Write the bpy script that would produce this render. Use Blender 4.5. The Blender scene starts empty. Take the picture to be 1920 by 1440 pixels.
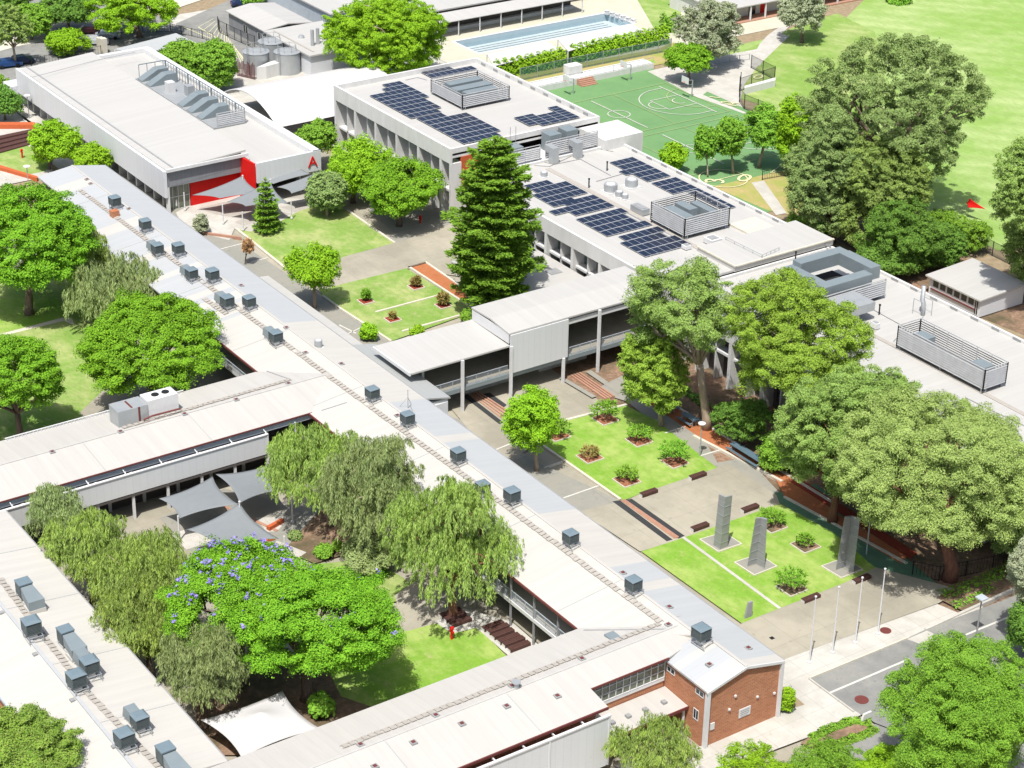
import bpy, bmesh, math, random
import numpy as np
from mathutils import Vector, Matrix
rad = math.radians
S = bpy.context.scene
COL = S.collection
# ------------------------------------------------------------------ camera, sky, sun, exposure
FOC = 3775.4; CU, CV = 960., 720.; CAMH = 108.
R = np.array([[0.56398738, -0.38277494, 0.7317114], [0.82563284, 0.24445736, -0.50849878], [0.01576835, 0.89091186, 0.45390243]])
cd = bpy.data.cameras.new('camera'); cam = bpy.data.objects.new('camera', cd); COL.objects.link(cam)
cd.sensor_width = 36; cd.lens = FOC / 1920 * 36; cd.clip_start = 1; cd.clip_end = 6000
m4 = Matrix.Identity(4)
for i in range(3):
    for j in range(3): m4[i][j] = R[i][j]
m4.translation = (0, 0, CAMH); cam.matrix_world = m4
S.camera = cam
W = bpy.data.worlds.new('World'); S.world = W; W.use_nodes = True
wn = W.node_tree.nodes; bg = wn['Background']; sky = wn.new('ShaderNodeTexSky')
sky.sky_type = 'NISHITA'; sky.sun_disc = False
SUNV = Vector((0.29, -0.335, 0.893)).normalized()
el = math.asin(SUNV.z); sky.sun_elevation = el; sky.sun_rotation = math.atan2(SUNV.x, SUNV.y)
sky.dust_density = 3.5; sky.air_density = 1.0; sky.ozone_density = .5
W.node_tree.links.new(sky.outputs[0], bg.inputs[0]); bg.inputs[1].default_value = 0.095
sd = bpy.data.lights.new('sun', 'SUN'); sun = bpy.data.objects.new('sun', sd); COL.objects.link(sun)
sd.energy = 4.0; sd.angle = rad(0.53); sd.color = (1.0, 0.955, 0.89)
sun.rotation_euler = SUNV.to_track_quat('Z', 'Y').to_euler(); sun.location = (-150, 100, 200)
S.view_settings.view_transform = 'Standard'; S.view_settings.look = 'None'; S.view_settings.exposure = 0.50; S.view_settings.gamma = 1
S.render.engine = 'CYCLES'
S.cycles.max_bounces = 6; S.cycles.diffuse_bounces = 3; S.cycles.transparent_max_bounces = 12; S.cycles.glossy_bounces = 2
S.cycles.transmission_bounces = 3; S.cycles.caustics_reflective = False; S.cycles.caustics_refractive = False

# ------------------------------------------------------------------ survey helpers: image point + height -> place in the world
def ray(u, v): return R @ np.array([u - CU, -(v - CV), -FOC])
def G(u, v, z=0.):
    d = ray(u, v); t = (z - CAMH) / d[2]
    return Vector((d[0] * t, d[1] * t, z))
def GR(u, v, fn, dz=0.):
    z = 6.5
    for _ in range(8):
        p = G(u, v, z + dz); z = fn(p.x, p.y)
    return Vector((p.x, p.y, z))
def pxm(p): return FOC / -(R.T @ (np.array(p) - np.array([0, 0, CAMH])))[2]

# ------------------------------------------------------------------ materials
def nt(name):
    m = bpy.data.materials.new(name); m.use_nodes = True
    return m, m.node_tree, m.node_tree.nodes['Principled BSDF']
def mul(c, k): return tuple(min(1, max(0, x * k)) for x in c[:3]) + (1,)
def noise_fac(t, scale, detail=4, vec=None, rough=.6, lo=.3, hi=.7, sx=None):
    n = t.nodes.new('ShaderNodeTexNoise'); n.inputs['Scale'].default_value = scale; n.inputs['Detail'].default_value = detail; n.inputs['Roughness'].default_value = rough
    tc = t.nodes.new('ShaderNodeTexCoord'); src = tc.outputs['Object']
    if sx:
        mp = t.nodes.new('ShaderNodeMapping'); mp.inputs['Scale'].default_value = sx; t.links.new(src, mp.inputs[0]); src = mp.outputs[0]
    t.links.new(src, n.inputs['Vector'])
    r = t.nodes.new('ShaderNodeMapRange'); r.inputs[1].default_value = lo; r.inputs[2].default_value = hi
    t.links.new(n.outputs[0], r.inputs[0])
    return r.outputs[0], n.outputs[0]
def mix(t, fac, a, b, mode='MIX'):
    m = t.nodes.new('ShaderNodeMix'); m.data_type = 'RGBA'; m.blend_type = mode
    if hasattr(fac, 'links') or not isinstance(fac, (int, float)): t.links.new(fac, m.inputs[0])
    else: m.inputs[0].default_value = fac
    for i, x in ((6, a), (7, b)):
        if isinstance(x, (tuple, list)): m.inputs[i].default_value = tuple(x[:3]) + (1,)
        else: t.links.new(x, m.inputs[i])
    return m.outputs[2]
def bump(t, b, h, strength, dist=.05):
    n = t.nodes.new('ShaderNodeBump'); n.inputs['Strength'].default_value = strength; n.inputs['Distance'].default_value = dist
    t.links.new(h, n.inputs['Height']); t.links.new(n.outputs[0], b.inputs['Normal'])
def PM(name, c, rough=.8, c2=None, scale=1.5, c3=None, scale3=.12, metal=0, bmp=0, spec=.2, sx=None, lo=.3, hi=.7, joint=None, spots=0):
    m, t, b = nt(name)
    if c2 is None: c2 = mul(c, .82)
    f, raw = noise_fac(t, scale, 5, sx=sx, lo=lo, hi=hi)
    col = mix(t, f, c, c2)
    if c3:
        f3, _ = noise_fac(t, scale3, 8, lo=.42, hi=.62, rough=.68); col = mix(t, f3, col, c3)
    if spots:
        f5, _ = noise_fac(t, 1.7, 4, lo=.64, hi=.70); k5 = t.nodes.new('ShaderNodeMath'); k5.operation = 'MULTIPLY'; t.links.new(f5, k5.inputs[0]); k5.inputs[1].default_value = spots
        col = mix(t, k5.outputs[0], col, mul(c, .5))
    if joint:
        tc = t.nodes.new('ShaderNodeTexCoord'); sp = t.nodes.new('ShaderNodeSeparateXYZ'); t.links.new(tc.outputs['Object'], sp.inputs[0])
        for ax in (0, 1):
            dv = t.nodes.new('ShaderNodeMath'); dv.operation = 'DIVIDE'; t.links.new(sp.outputs[ax], dv.inputs[0]); dv.inputs[1].default_value = joint[ax]
            fr = t.nodes.new('ShaderNodeMath'); fr.operation = 'FRACT'; t.links.new(dv.outputs[0], fr.inputs[0])
            lt = t.nodes.new('ShaderNodeMath'); lt.operation = 'LESS_THAN'; t.links.new(fr.outputs[0], lt.inputs[0]); lt.inputs[1].default_value = .07 / joint[ax]
            lm = t.nodes.new('ShaderNodeMath'); lm.operation = 'MULTIPLY'; t.links.new(lt.outputs[0], lm.inputs[0]); lm.inputs[1].default_value = .3
            col = mix(t, lm.outputs[0], col, mul(c, .45))
    t.links.new(col, b.inputs['Base Color'])
    b.inputs['Roughness'].default_value = rough; b.inputs['Metallic'].default_value = metal; b.inputs['Specular IOR Level'].default_value = spec
    if bmp: bump(t, b, raw, bmp)
    return m
def roofmat(name, c, axis, c2, streak=.24, rib=.76, line=.08):
    """ribbed painted sheet: ribs run along `axis` (0 = X, 1 = Y)"""
    m, t, b = nt(name)
    tc = t.nodes.new('ShaderNodeTexCoord'); sp = t.nodes.new('ShaderNodeSeparateXYZ'); t.links.new(tc.outputs['Object'], sp.inputs[0])
    crd = sp.outputs[1 - axis]
    d = t.nodes.new('ShaderNodeMath'); d.operation = 'DIVIDE'; t.links.new(crd, d.inputs[0]); d.inputs[1].default_value = rib
    fr = t.nodes.new('ShaderNodeMath'); fr.operation = 'FRACT'; t.links.new(d.outputs[0], fr.inputs[0])
    lt = t.nodes.new('ShaderNodeMath'); lt.operation = 'LESS_THAN'; t.links.new(fr.outputs[0], lt.inputs[0]); lt.inputs[1].default_value = .12
    fl = t.nodes.new('ShaderNodeMath'); fl.operation = 'FLOOR'; t.links.new(d.outputs[0], fl.inputs[0])
    wn_ = t.nodes.new('ShaderNodeTexWhiteNoise'); wn_.noise_dimensions = '1D'; t.links.new(fl.outputs[0], wn_.inputs['W'])
    r0 = t.nodes.new('ShaderNodeMapRange'); t.links.new(wn_.outputs[0], r0.inputs[0]); r0.inputs[3].default_value = 0; r0.inputs[4].default_value = .5
    col = mix(t, r0.outputs[0], c, c2)
    sx = (.06, 1.3, 1) if axis == 0 else (1.3, .06, 1)
    f, _ = noise_fac(t, 1.0, 5, sx=sx, lo=.45, hi=.8); ff = t.nodes.new('ShaderNodeMath'); ff.operation = 'MULTIPLY'; t.links.new(f, ff.inputs[0]); ff.inputs[1].default_value = streak
    col = mix(t, ff.outputs[0], col, mul(c2, .72))
    f2, _ = noise_fac(t, .22, 4, lo=.5, hi=.75); f2m = t.nodes.new('ShaderNodeMath'); f2m.operation = 'MULTIPLY'; t.links.new(f2, f2m.inputs[0]); f2m.inputs[1].default_value = .4
    col = mix(t, f2m.outputs[0], col, c2)
    f4, _ = noise_fac(t, 1.6, 8, lo=.62, hi=.74, rough=.75); f4m = t.nodes.new('ShaderNodeMath'); f4m.operation = 'MULTIPLY'; t.links.new(f4, f4m.inputs[0]); f4m.inputs[1].default_value = .28
    col = mix(t, f4m.outputs[0], col, (.36, .32, .27, 1))
    lm = t.nodes.new('ShaderNodeMath'); lm.operation = 'MULTIPLY'; t.links.new(lt.outputs[0], lm.inputs[0]); lm.inputs[1].default_value = line
    col = mix(t, lm.outputs[0], col, mul(c2, .6))
    t.links.new(col, b.inputs['Base Color']); b.inputs['Roughness'].default_value = .5; b.inputs['Specular IOR Level'].default_value = .3
    return m
def brickmat(name, c1, c2, mortar):
    m, t, b = nt(name)
    tc = t.nodes.new('ShaderNodeTexCoord'); sp = t.nodes.new('ShaderNodeSeparateXYZ'); t.links.new(tc.outputs['Object'], sp.inputs[0])
    ad = t.nodes.new('ShaderNodeMath'); ad.operation = 'ADD'; t.links.new(sp.outputs[0], ad.inputs[0]); t.links.new(sp.outputs[1], ad.inputs[1])
    cb = t.nodes.new('ShaderNodeCombineXYZ'); t.links.new(ad.outputs[0], cb.inputs[0]); t.links.new(sp.outputs[2], cb.inputs[1])
    br = t.nodes.new('ShaderNodeTexBrick'); t.links.new(cb.outputs[0], br.inputs[0])
    br.inputs['Color1'].default_value = c1 + (1,); br.inputs['Color2'].default_value = c2 + (1,); br.inputs['Mortar'].default_value = mortar + (1,)
    br.inputs['Scale'].default_value = 1; br.inputs['Brick Width'].default_value = .46; br.inputs['Row Height'].default_value = .172; br.inputs['Mortar Size'].default_value = .018
    f, _ = noise_fac(t, .35, 4); fm = t.nodes.new('ShaderNodeMath'); fm.operation = 'MULTIPLY'; t.links.new(f, fm.inputs[0]); fm.inputs[1].default_value = .4
    col = mix(t, fm.outputs[0], br.outputs[0], mul(c2, .7))
    t.links.new(col, b.inputs['Base Color']); b.inputs['Roughness'].default_value = .9
    return m
def grassmat(name, a, b_, dry, amt=.5, sc=.16, band=0):
    m, t, b = nt(name)
    f, raw = noise_fac(t, 3.5, 6, lo=.3, hi=.7); col = mix(t, f, a, b_)
    f2, _ = noise_fac(t, sc, 9, lo=.44, hi=.60, rough=.72); fm = t.nodes.new('ShaderNodeMath'); fm.operation = 'MULTIPLY'; t.links.new(f2, fm.inputs[0]); fm.inputs[1].default_value = amt
    col = mix(t, fm.outputs[0], col, dry)
    f3, _ = noise_fac(t, .55, 8, lo=.46, hi=.68, sx=(1, 2.4, 1), rough=.7); f3m = t.nodes.new('ShaderNodeMath'); f3m.operation = 'MULTIPLY'; t.links.new(f3, f3m.inputs[0]); f3m.inputs[1].default_value = .5
    col = mix(t, f3m.outputs[0], col, mul(b_, .7))
    if band:
        wv = t.nodes.new('ShaderNodeTexWave'); wv.inputs['Scale'].default_value = band; wv.inputs['Distortion'].default_value = 2.5; wv.inputs['Detail'].default_value = 3
        mp = t.nodes.new('ShaderNodeMapping'); mp.inputs['Rotation'].default_value = (0, 0, .9); tcw = t.nodes.new('ShaderNodeTexCoord'); t.links.new(tcw.outputs['Object'], mp.inputs[0]); t.links.new(mp.outputs[0], wv.inputs[0])
        wm = t.nodes.new('ShaderNodeMath'); wm.operation = 'MULTIPLY'; t.links.new(wv.outputs[1], wm.inputs[0]); wm.inputs[1].default_value = .35
        col = mix(t, wm.outputs[0], col, mul(b_, .78))
    f6, _ = noise_fac(t, .9, 6, lo=.60, hi=.68, rough=.65); k6 = t.nodes.new('ShaderNodeMath'); k6.operation = 'MULTIPLY'; t.links.new(f6, k6.inputs[0]); k6.inputs[1].default_value = .45
    col = mix(t, k6.outputs[0], col, (.40, .36, .20, 1))
    t.links.new(col, b.inputs['Base Color']); b.inputs['Roughness'].default_value = 1; b.inputs['Specular IOR Level'].default_value = .1
    bump(t, b, raw, .5, .08)
    return m
def leafmat(name, c1, c2, c3=None, trans=.35, sc=.45):
    m, t, b = nt(name)
    geo = t.nodes.new('ShaderNodeNewGeometry')
    f, _ = noise_fac(t, sc, 3, lo=.38, hi=.62)
    col = mix(t, f, c1, c2)
    r0 = t.nodes.new('ShaderNodeMapRange'); t.links.new(geo.outputs['Random Per Island'], r0.inputs[0]); r0.inputs[3].default_value = 0; r0.inputs[4].default_value = .62
    col = mix(t, r0.outputs[0], col, c3 or mul(c1, 1.5))
    oi = t.nodes.new('ShaderNodeObjectInfo'); rv = t.nodes.new('ShaderNodeMapRange'); t.links.new(oi.outputs['Random'], rv.inputs[0]); rv.inputs[3].default_value = .93; rv.inputs[4].default_value = 1.12
    hs = t.nodes.new('ShaderNodeHueSaturation'); t.links.new(rv.outputs[0], hs.inputs['Value']); t.links.new(col, hs.inputs['Color']); hr = t.nodes.new('ShaderNodeMapRange'); t.links.new(oi.outputs['Random'], hr.inputs[0]); hr.inputs[3].default_value = .492; hr.inputs[4].default_value = .506; t.links.new(hr.outputs[0], hs.inputs['Hue']); col = hs.outputs[0]
    f7, _ = noise_fac(t, sc * 3.2, 2, lo=.56, hi=.66); k7 = t.nodes.new('ShaderNodeMath'); k7.operation = 'MULTIPLY'; t.links.new(f7, k7.inputs[0]); k7.inputs[1].default_value = .35
    col = mix(t, k7.outputs[0], col, (c2[0] * .8, c2[1] * .62, c2[2]))
    t.links.new(col, b.inputs['Base Color']); b.inputs['Roughness'].default_value = .7; b.inputs['Specular IOR Level'].default_value = .08
    tr = t.nodes.new('ShaderNodeBsdfTranslucent')
    tcol = mix(t, .5, col, (min(1, c1[0] * 1.9), min(1, c1[1] * 1.6), c1[2] * .6))
    t.links.new(tcol, tr.inputs[0])
    ms = t.nodes.new('ShaderNodeMixShader'); ms.inputs[0].default_value = trans * .4
    t.links.new(b.outputs[0], ms.inputs[1]); t.links.new(tr.outputs[0], ms.inputs[2]); t.links.new(ms.outputs[0], t.nodes['Material Output'].inputs[0])
    return m
def meshmat(name, c, alpha):
    m, t, b = nt(name); b.inputs['Base Color'].default_value = c + (1,); b.inputs['Roughness'].default_value = .6
    b.inputs['Alpha'].default_value = alpha
    return m
def glassmat(name, c, rough=.08):
    m, t, b = nt(name); f, _ = noise_fac(t, .5, 2); col = mix(t, f, c, mul(c, .6)); t.links.new(col, b.inputs['Base Color']); b.inputs['Roughness'].default_value = rough; b.inputs['Specular IOR Level'].default_value = .6
    return m
MT = {}
MT['roof_warm_y'] = roofmat('roof_cream', (.49, .48, .45), 1, (.45, .44, .415))
MT['roof_warm_x'] = roofmat('roof_cream_cross', (.465, .455, .43), 0, (.425, .415, .395))
MT['roof_cool_y'] = roofmat('roof_blue_white', (.405, .425, .44), 1, (.38, .40, .415), streak=.1)
MT['roof_white_x'] = roofmat('roof_white_cross', (.45, .448, .432), 0, (.41, .408, .395), streak=.15)
MT['roof_white_y'] = roofmat('roof_white', (.45, .448, .432), 1, (.41, .408, .395), streak=.15)
MT['roof_grey'] = roofmat('roof_grey', (.36, .38, .38), 0, (.33, .35, .35))
MT['brick'] = brickmat('red_brick', (.50, .205, .095), (.38, .13, .055), (.40, .30, .22))
MT['conc'] = PM('pale_concrete_wall', (.62, .625, .62), .85, (.54, .545, .535), 1.0, sx=(1, 1, .3))
MT['white'] = PM('white_paint', (.64, .65, .66), .5, (.58, .59, .60), 1.5)
MT['white_clad'] = roofmat('white_cladding', (.62, .645, .68), 1, (.585, .61, .645), streak=.05, rib=1.2, line=.12)
MT['white_clad_y'] = roofmat('white_cladding_side', (.60, .62, .64), 0, (.57, .59, .61), streak=.05, rib=.8, line=.12)
MT['bluegrey'] = PM('blue_grey_trim', (.42, .48, .54), .5)
MT['maroon'] = PM('maroon_gutter', (.16, .05, .045), .5)
MT['dark'] = PM('recess_shade', (.035, .033, .035), .8)  # near-black: the shade of deep interiors is put into the colour
MT['darkwall'] = PM('shaded_wall', (.10, .09, .085), .8)  # tone lowered so the colour itself carries the deep shade below roofs
MT['glass'] = glassmat('window_glass', (.02, .03, .035))
MT['glass_green'] = glassmat('green_glass', (.10, .15, .13), .15)
MT['glass_room'] = PM('lit_room_glass', (.16, .18, .13), .12, (.10, .12, .09), .7, spec=.6)
MT['galv'] = PM('galvanised_steel', (.36, .39, .41), .42, (.43, .45, .46), .9, metal=.35)
MT['galv_blue'] = PM('blue_grey_duct', (.21, .255, .28), .45, (.235, .28, .30), .8, metal=.2)
MT['cool_body'] = PM('cooler_housing', (.10, .12, .125), .6, (.08, .10, .105), 3)
MT['cool_lid'] = PM('cooler_lid', (.16, .215, .25), .45, (.14, .19, .225), 2)
MT['slat'] = PM('louvre_slat', (.52, .53, .54), .5, metal=.2)
MT['steel_grey'] = PM('grey_steel', (.30, .31, .32), .5)
MT['black'] = PM('black_steel', (.02, .022, .024), .5)
MT['red'] = PM('red_panel', (.62, .015, .012), .5, (.55, .012, .01), 1)
MT['orange'] = PM('orange_render', (.50, .12, .045), .8)
MT['greywall'] = PM('grey_cladding', (.24, .25, .27), .6, sx=(1, 6, .2))
MT['sail'] = PM('shade_cloth', (.205, .225, .24), .9, (.19, .21, .225), 1.2)
MT['sail_white'] = PM('white_membrane', (.52, .52, .525), .7, (.49, .49, .495), .6)
MT['tread'] = PM('grating_tread', (.33, .31, .28), .8, (.40, .38, .35), 3)
MT['timber'] = PM('bench_timber', (.095, .048, .042), .6, (.07, .035, .03), 3)
MT['bluebench'] = PM('blue_grey_bench', (.10, .16, .20), .4)
MT['bark'] = PM('grey_bark', (.20, .155, .12), .95, (.10, .075, .06), 3, sx=(1, 1, .3), bmp=.6)
MT['bark_pale'] = PM('pale_bark', (.42, .35, .28), .9, (.26, .20, .15), 2.5, sx=(1, 1, .3), bmp=.4)
MT['bark_red'] = PM('red_bark', (.24, .12, .08), .95, (.12, .055, .04), 3, sx=(1, 1, .3), bmp=.6)
MT['pv_frame'] = PM('pv_frame', (.36, .38, .41), .4)
m, t, b = nt('pv_cell'); oi = t.nodes.new('ShaderNodeObjectInfo'); c_ = mix(t, oi.outputs['Random'], (.008, .014, .034), (.014, .02, .042)); t.links.new(c_, b.inputs['Base Color']); b.inputs['Roughness'].default_value = .22; b.inputs['Specular IOR Level'].default_value = .5; MT['pv'] = m
# ground surfaces
MT['paving'] = PM('sand_paving', (.375, .35, .285), .9, (.335, .315, .255), .9, c3=(.27, .255, .205), scale3=.09, joint=(4.8, 3.9), spots=.35)
MT['asphalt_sq'] = PM('grey_paving', (.235, .24, .215), .9, (.27, .27, .24), 1.4, c3=(.28, .27, .235), scale3=.15, joint=(4.8, 6), spots=.4)
MT['concrete_lt'] = PM('white_concrete', (.50, .49, .455), .85, (.455, .445, .41), .8, c3=(.41, .40, .365), scale3=.2, joint=(2.4, 2.4), spots=.3)
MT['asphalt'] = PM('road_asphalt', (.23, .235, .225), .9, (.27, .27, .25), 2.2, c3=(.19, .195, .19), scale3=.2, spots=.5)
MT['line'] = PM('line_paint', (.60, .595, .55), .7)
MT['sandline'] = PM('kerb_concrete', (.60, .57, .48), .8)
MT['mulch'] = PM('bark_mulch', (.21, .065, .035), 1, (.35, .18, .11), 3.5, bmp=.8)
MT['mulch_red'] = PM('red_mulch', (.20, .035, .02), 1, (.28, .06, .035), 4, bmp=.6)
MT['redsoil'] = PM('orange_gravel', (.40, .155, .07), 1, (.33, .12, .05), 2)
MT['leaflitter'] = PM('leaf_litter', (.17, .10, .07), 1, (.33, .23, .16), 2.2, c3=(.10, .085, .05), scale3=.2, bmp=.6)
MT['soil'] = PM('garden_soil', (.22, .17, .11), 1, (.32, .26, .17), 1.2)
MT['dry'] = PM('dry_grass', (.42, .34, .16), 1, (.34, .29, .12), 1.5, c3=(.27, .31, .08), scale3=.3)
MT['court'] = PM('green_court', (.135, .265, .11), .85, (.15, .285, .12), 1, c3=(.12, .24, .10), scale3=.1, spots=.15)
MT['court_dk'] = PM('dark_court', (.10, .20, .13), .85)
MT['poolblue'] = PM('pool_paint', (.56, .60, .62), .5, (.60, .64, .66), .5)
MT['pooldeck'] = PM('pool_deck', (.48, .475, .375), .9, (.43, .43, .34), .7, c3=(.50, .48, .40), scale3=.12)
MT['black_strip'] = PM('tactile_strip', (.045, .047, .05), .8)
MT['brickpave'] = PM('pink_steps', (.42, .24, .17), .9)
MT['lawn'] = grassmat('lawn', (.165, .285, .055), (.21, .33, .078), (.38, .41, .18), .75)
MT['lawn_bright'] = grassmat('bright_lawn', (.155, .31, .035), (.21, .36, .055), (.34, .43, .13), .8)
MT['oval'] = grassmat('oval_grass', (.205, .345, .08), (.245, .38, .10), (.38, .47, .21), .85, sc=.045, band=.07)
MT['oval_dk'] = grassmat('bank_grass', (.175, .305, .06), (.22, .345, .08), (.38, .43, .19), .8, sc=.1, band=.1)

# ------------------------------------------------------------------ mesh collector
class MB:
    def __init__(s): s.v = []; s.f = []; s.mi = []; s.m = 0
    def face(s, pts):
        n = len(s.v); s.v += [tuple(p) for p in pts]; s.f.append(tuple(range(n, n + len(pts)))); s.mi.append(s.m); return s
    def box(s, x0, x1, y0, y1, z0, z1):
        if x0 > x1: x0, x1 = x1, x0
        if y0 > y1: y0, y1 = y1, y0
        if z0 > z1: z0, z1 = z1, z0
        n = len(s.v)
        s.v += [(x0, y0, z0), (x1, y0, z0), (x1, y1, z0), (x0, y1, z0), (x0, y0, z1), (x1, y0, z1), (x1, y1, z1), (x0, y1, z1)]
        for q in ((0, 3, 2, 1), (4, 5, 6, 7), (0, 1, 5, 4), (1, 2, 6, 5), (2, 3, 7, 6), (3, 0, 4, 7)):
            s.f.append(tuple(n + i for i in q)); s.mi.append(s.m)
        return s
    def prism(s, poly, z0, z1, top=None):
        a = 0
        for i in range(len(poly)):
            x1, y1 = poly[i][:2]; x2, y2 = poly[(i + 1) % len(poly)][:2]; a += x1 * y2 - x2 * y1
        if a < 0: poly = poly[::-1]
        n = len(s.v); k = len(poly)
        s.v += [(p[0], p[1], z0) for p in poly] + [(p[0], p[1], z1) for p in (top or poly)]
        s.f.append(tuple(range(n + k - 1, n - 1, -1))); s.mi.append(s.m)
        s.f.append(tuple(range(n + k, n + 2 * k))); s.mi.append(s.m)
        for i in range(k):
            j = (i + 1) % k; s.f.append((n + i, n + j, n + k + j, n + k + i)); s.mi.append(s.m)
        return s
    def sheet(s, poly, z):
        a = 0
        for i in range(len(poly)):
            x1, y1 = poly[i][:2]; x2, y2 = poly[(i + 1) % len(poly)][:2]; a += x1 * y2 - x2 * y1
        if a < 0: poly = poly[::-1]
        return s.face([(p[0], p[1], z) for p in poly])
    def tube(s, pts, radii, n=8, cap=True):
        pts = [Vector(p) for p in pts]
        if isinstance(radii, (int, float)): radii = [radii] * len(pts)
        base = len(s.v)
        for i, p in enumerate(pts):
            d = (pts[min(i + 1, len(pts) - 1)] - pts[max(i - 1, 0)]).normalized()
            a = Vector((0, 0, 1)) if abs(d.z) < .9 else Vector((1, 0, 0))
            x = d.cross(a).normalized(); y = d.cross(x)
            for k in range(n):
                w = 2 * math.pi * k / n; s.v.append(tuple(p + (x * math.cos(w) + y * math.sin(w)) * radii[i]))
        for i in range(len(pts) - 1):
            for k in range(n):
                j = (k + 1) % n; s.f.append((base + i * n + k, base + (i + 1) * n + k, base + (i + 1) * n + j, base + i * n + j)); s.mi.append(s.m)
        if cap:
            s.f.append(tuple(base + k for k in range(n))); s.mi.append(s.m)
            s.f.append(tuple(base + (len(pts) - 1) * n + k for k in range(n - 1, -1, -1))); s.mi.append(s.m)
        return s
    def cyl(s, x, y, z0, z1, r, n=16, r2=None):
        return s.tube([(x, y, z0), (x, y, z1)], [r, r if r2 is None else r2], n)
    def beam(s, a, b, w, h=None):
        """square bar from a to b"""
        h = h or w; a = Vector(a); b = Vector(b); d = (b - a).normalized()
        up = Vector((0, 0, 1)) if abs(d.z) < .95 else Vector((0, 1, 0))
        x = d.cross(up).normalized() * w / 2; y = x.normalized().cross(d) * h / 2
        n = len(s.v)
        for p in (a, b):
            for q in (-x - y, x - y, x + y, -x + y): s.v.append(tuple(p + q))
        for q in ((0, 1, 2, 3), (7, 6, 5, 4), (0, 4, 5, 1), (1, 5, 6, 2), (2, 6, 7, 3), (3, 7, 4, 0)):
            s.f.append(tuple(n + i for i in q)); s.mi.append(s.m)
        return s
    def build(s, name, mats, parent=None, smooth=False):
        me = bpy.data.meshes.new(name)
        off = Vector((0, 0, 0))
        if parent is not None: off = parent.location.copy() if parent.parent is None else parent.parent.location.copy()
        if not isinstance(mats, (list, tuple)): mats = [mats]
        me.from_pydata([(p[0] - off.x, p[1] - off.y, p[2] - off.z) for p in s.v], [], s.f)
        for m in mats: me.materials.append(MT[m] if isinstance(m, str) else m)
        me.polygons.foreach_set('material_index', s.mi)
        if smooth: me.polygons.foreach_set('use_smooth', [True] * len(me.polygons))
        me.update()
        o = bpy.data.objects.new(name, me); COL.objects.link(o)
        if parent is not None: o.parent = parent
        return o
def tag(o, label, cat, group=None):
    o['label'] = label; o['category'] = cat
    if group: o['group'] = group
    return o
def thing(name, label, cat, loc=(0, 0, 0), group=None):
    o = bpy.data.objects.new(name, None); COL.objects.link(o); o.location = loc; o.empty_display_size = .3
    return tag(o, label, cat, group)
def dup(root, loc, label, rz=0., group=None, sc=None):
    r = root.copy(); COL.objects.link(r); r.location = loc; r.rotation_euler = (0, 0, rz)
    if sc: r.scale = (sc, sc, sc)
    r['label'] = label
    if group: r['group'] = group
    for ch in list(root.children):
        c = ch.copy(); COL.objects.link(c); c.parent = r
        for g in ch.children:
            d = g.copy(); COL.objects.link(d); d.parent = c
    return r
def structure(name, mb, m):
    o = mb.build(name, m); o['kind'] = 'structure'; return o
def P2(pts, z=0.): return [tuple(G(u, v, z))[:2] for u, v in pts]
# ------------------------------------------------------------------ the ground and its surfaces
PX0, PX1, PY0, PY1 = -289.6, -281.8, 187.6, 221.3      # pool basin
def holed(z, X0, X1, Y0, Y1):
    b = MB()
    b.sheet([(X0, Y0), (X1, Y0), (X1, PY0), (X0, PY0)], z); b.sheet([(X0, PY1), (X1, PY1), (X1, Y1), (X0, Y1)], z)
    b.sheet([(X0, PY0), (PX0, PY0), (PX0, PY1), (X0, PY1)], z); b.sheet([(PX1, PY0), (X1, PY0), (X1, PY1), (PX1, PY1)], z)
    return b
structure('ground', holed(-.02, -1800, 900, -600, 1500), 'soil')
lay = [0]
def surf(name, px, m, z=None, world=False):
    lay[0] += 1
    zz = .004 * lay[0] if z is None else z
    return structure(name, MB().sheet(px if world else P2(px), zz), m)
# broad areas first
structure('paved_court', MB().sheet([(-255, 40), (-100, 40), (-100, 141), (-255, 141)], .004), 'paving'); lay[0] = 1
surf('paved_yard', [(-330, 104), (-255, 104), (-255, 180), (-330, 180)], 'concrete_lt', world=True)
surf('leaf_litter', [(-176, 127.2), (-92, 127.2), (-92, 150), (-176, 150)], 'leaflitter', world=True)
surf('oval', [(-262, 212), (-60, 212), (-60, 420), (-262, 420)], 'oval', world=True)
surf('oval', [(1560, 60), (1680, -60), (2300, -60), (2300, 420), (1870, 470), (1560, 300)], 'oval')
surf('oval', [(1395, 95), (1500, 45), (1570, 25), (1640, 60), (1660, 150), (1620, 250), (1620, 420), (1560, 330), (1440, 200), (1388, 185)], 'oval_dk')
surf('tree_bed', [(1480, 360), (1700, 430), (1880, 520), (2000, 600), (2000, 660), (1750, 560), (1580, 455), (1470, 400)], 'leaflitter')
# court
surf('green_court', [(-262, 168), (-199, 168), (-199, 208.4), (-262, 208.4)], 'court', world=True)
surf('concrete_apron', [(1214, 134), (1240, 128), (1340, 108), (1420, 92), (1450, 60), (1480, 68), (1420, 125), (1395, 160), (1388, 190), (1400, 215), (1300, 180)], 'concrete_lt')
surf('painted_strip', [(1318, 178), (1326, 172), (1425, 216), (1425, 222)], 'court')
surf('number_court', [(1338, 330), (1420, 305), (1560, 280), (1500, 335), (1370, 352), (1325, 338)], 'court')
surf('dry_verge', [(1335, 350), (1425, 330), (1500, 312), (1560, 330), (1560, 440), (1470, 400), (1440, 395)], 'dry')
surf('footpath', [(1409, 343), (1432, 339), (1475, 400), (1455, 404)], 'concrete_lt')
surf('footpath', [(1490, 340), (1520, 338), (1560, 400), (1540, 412)], 'concrete_lt')
surf('footpath', [(1405, 118), (1425, 124), (1448, 80), (1475, 55), (1482, 48), (1460, 52), (1440, 66), (1425, 82)], 'concrete_lt')
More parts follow.
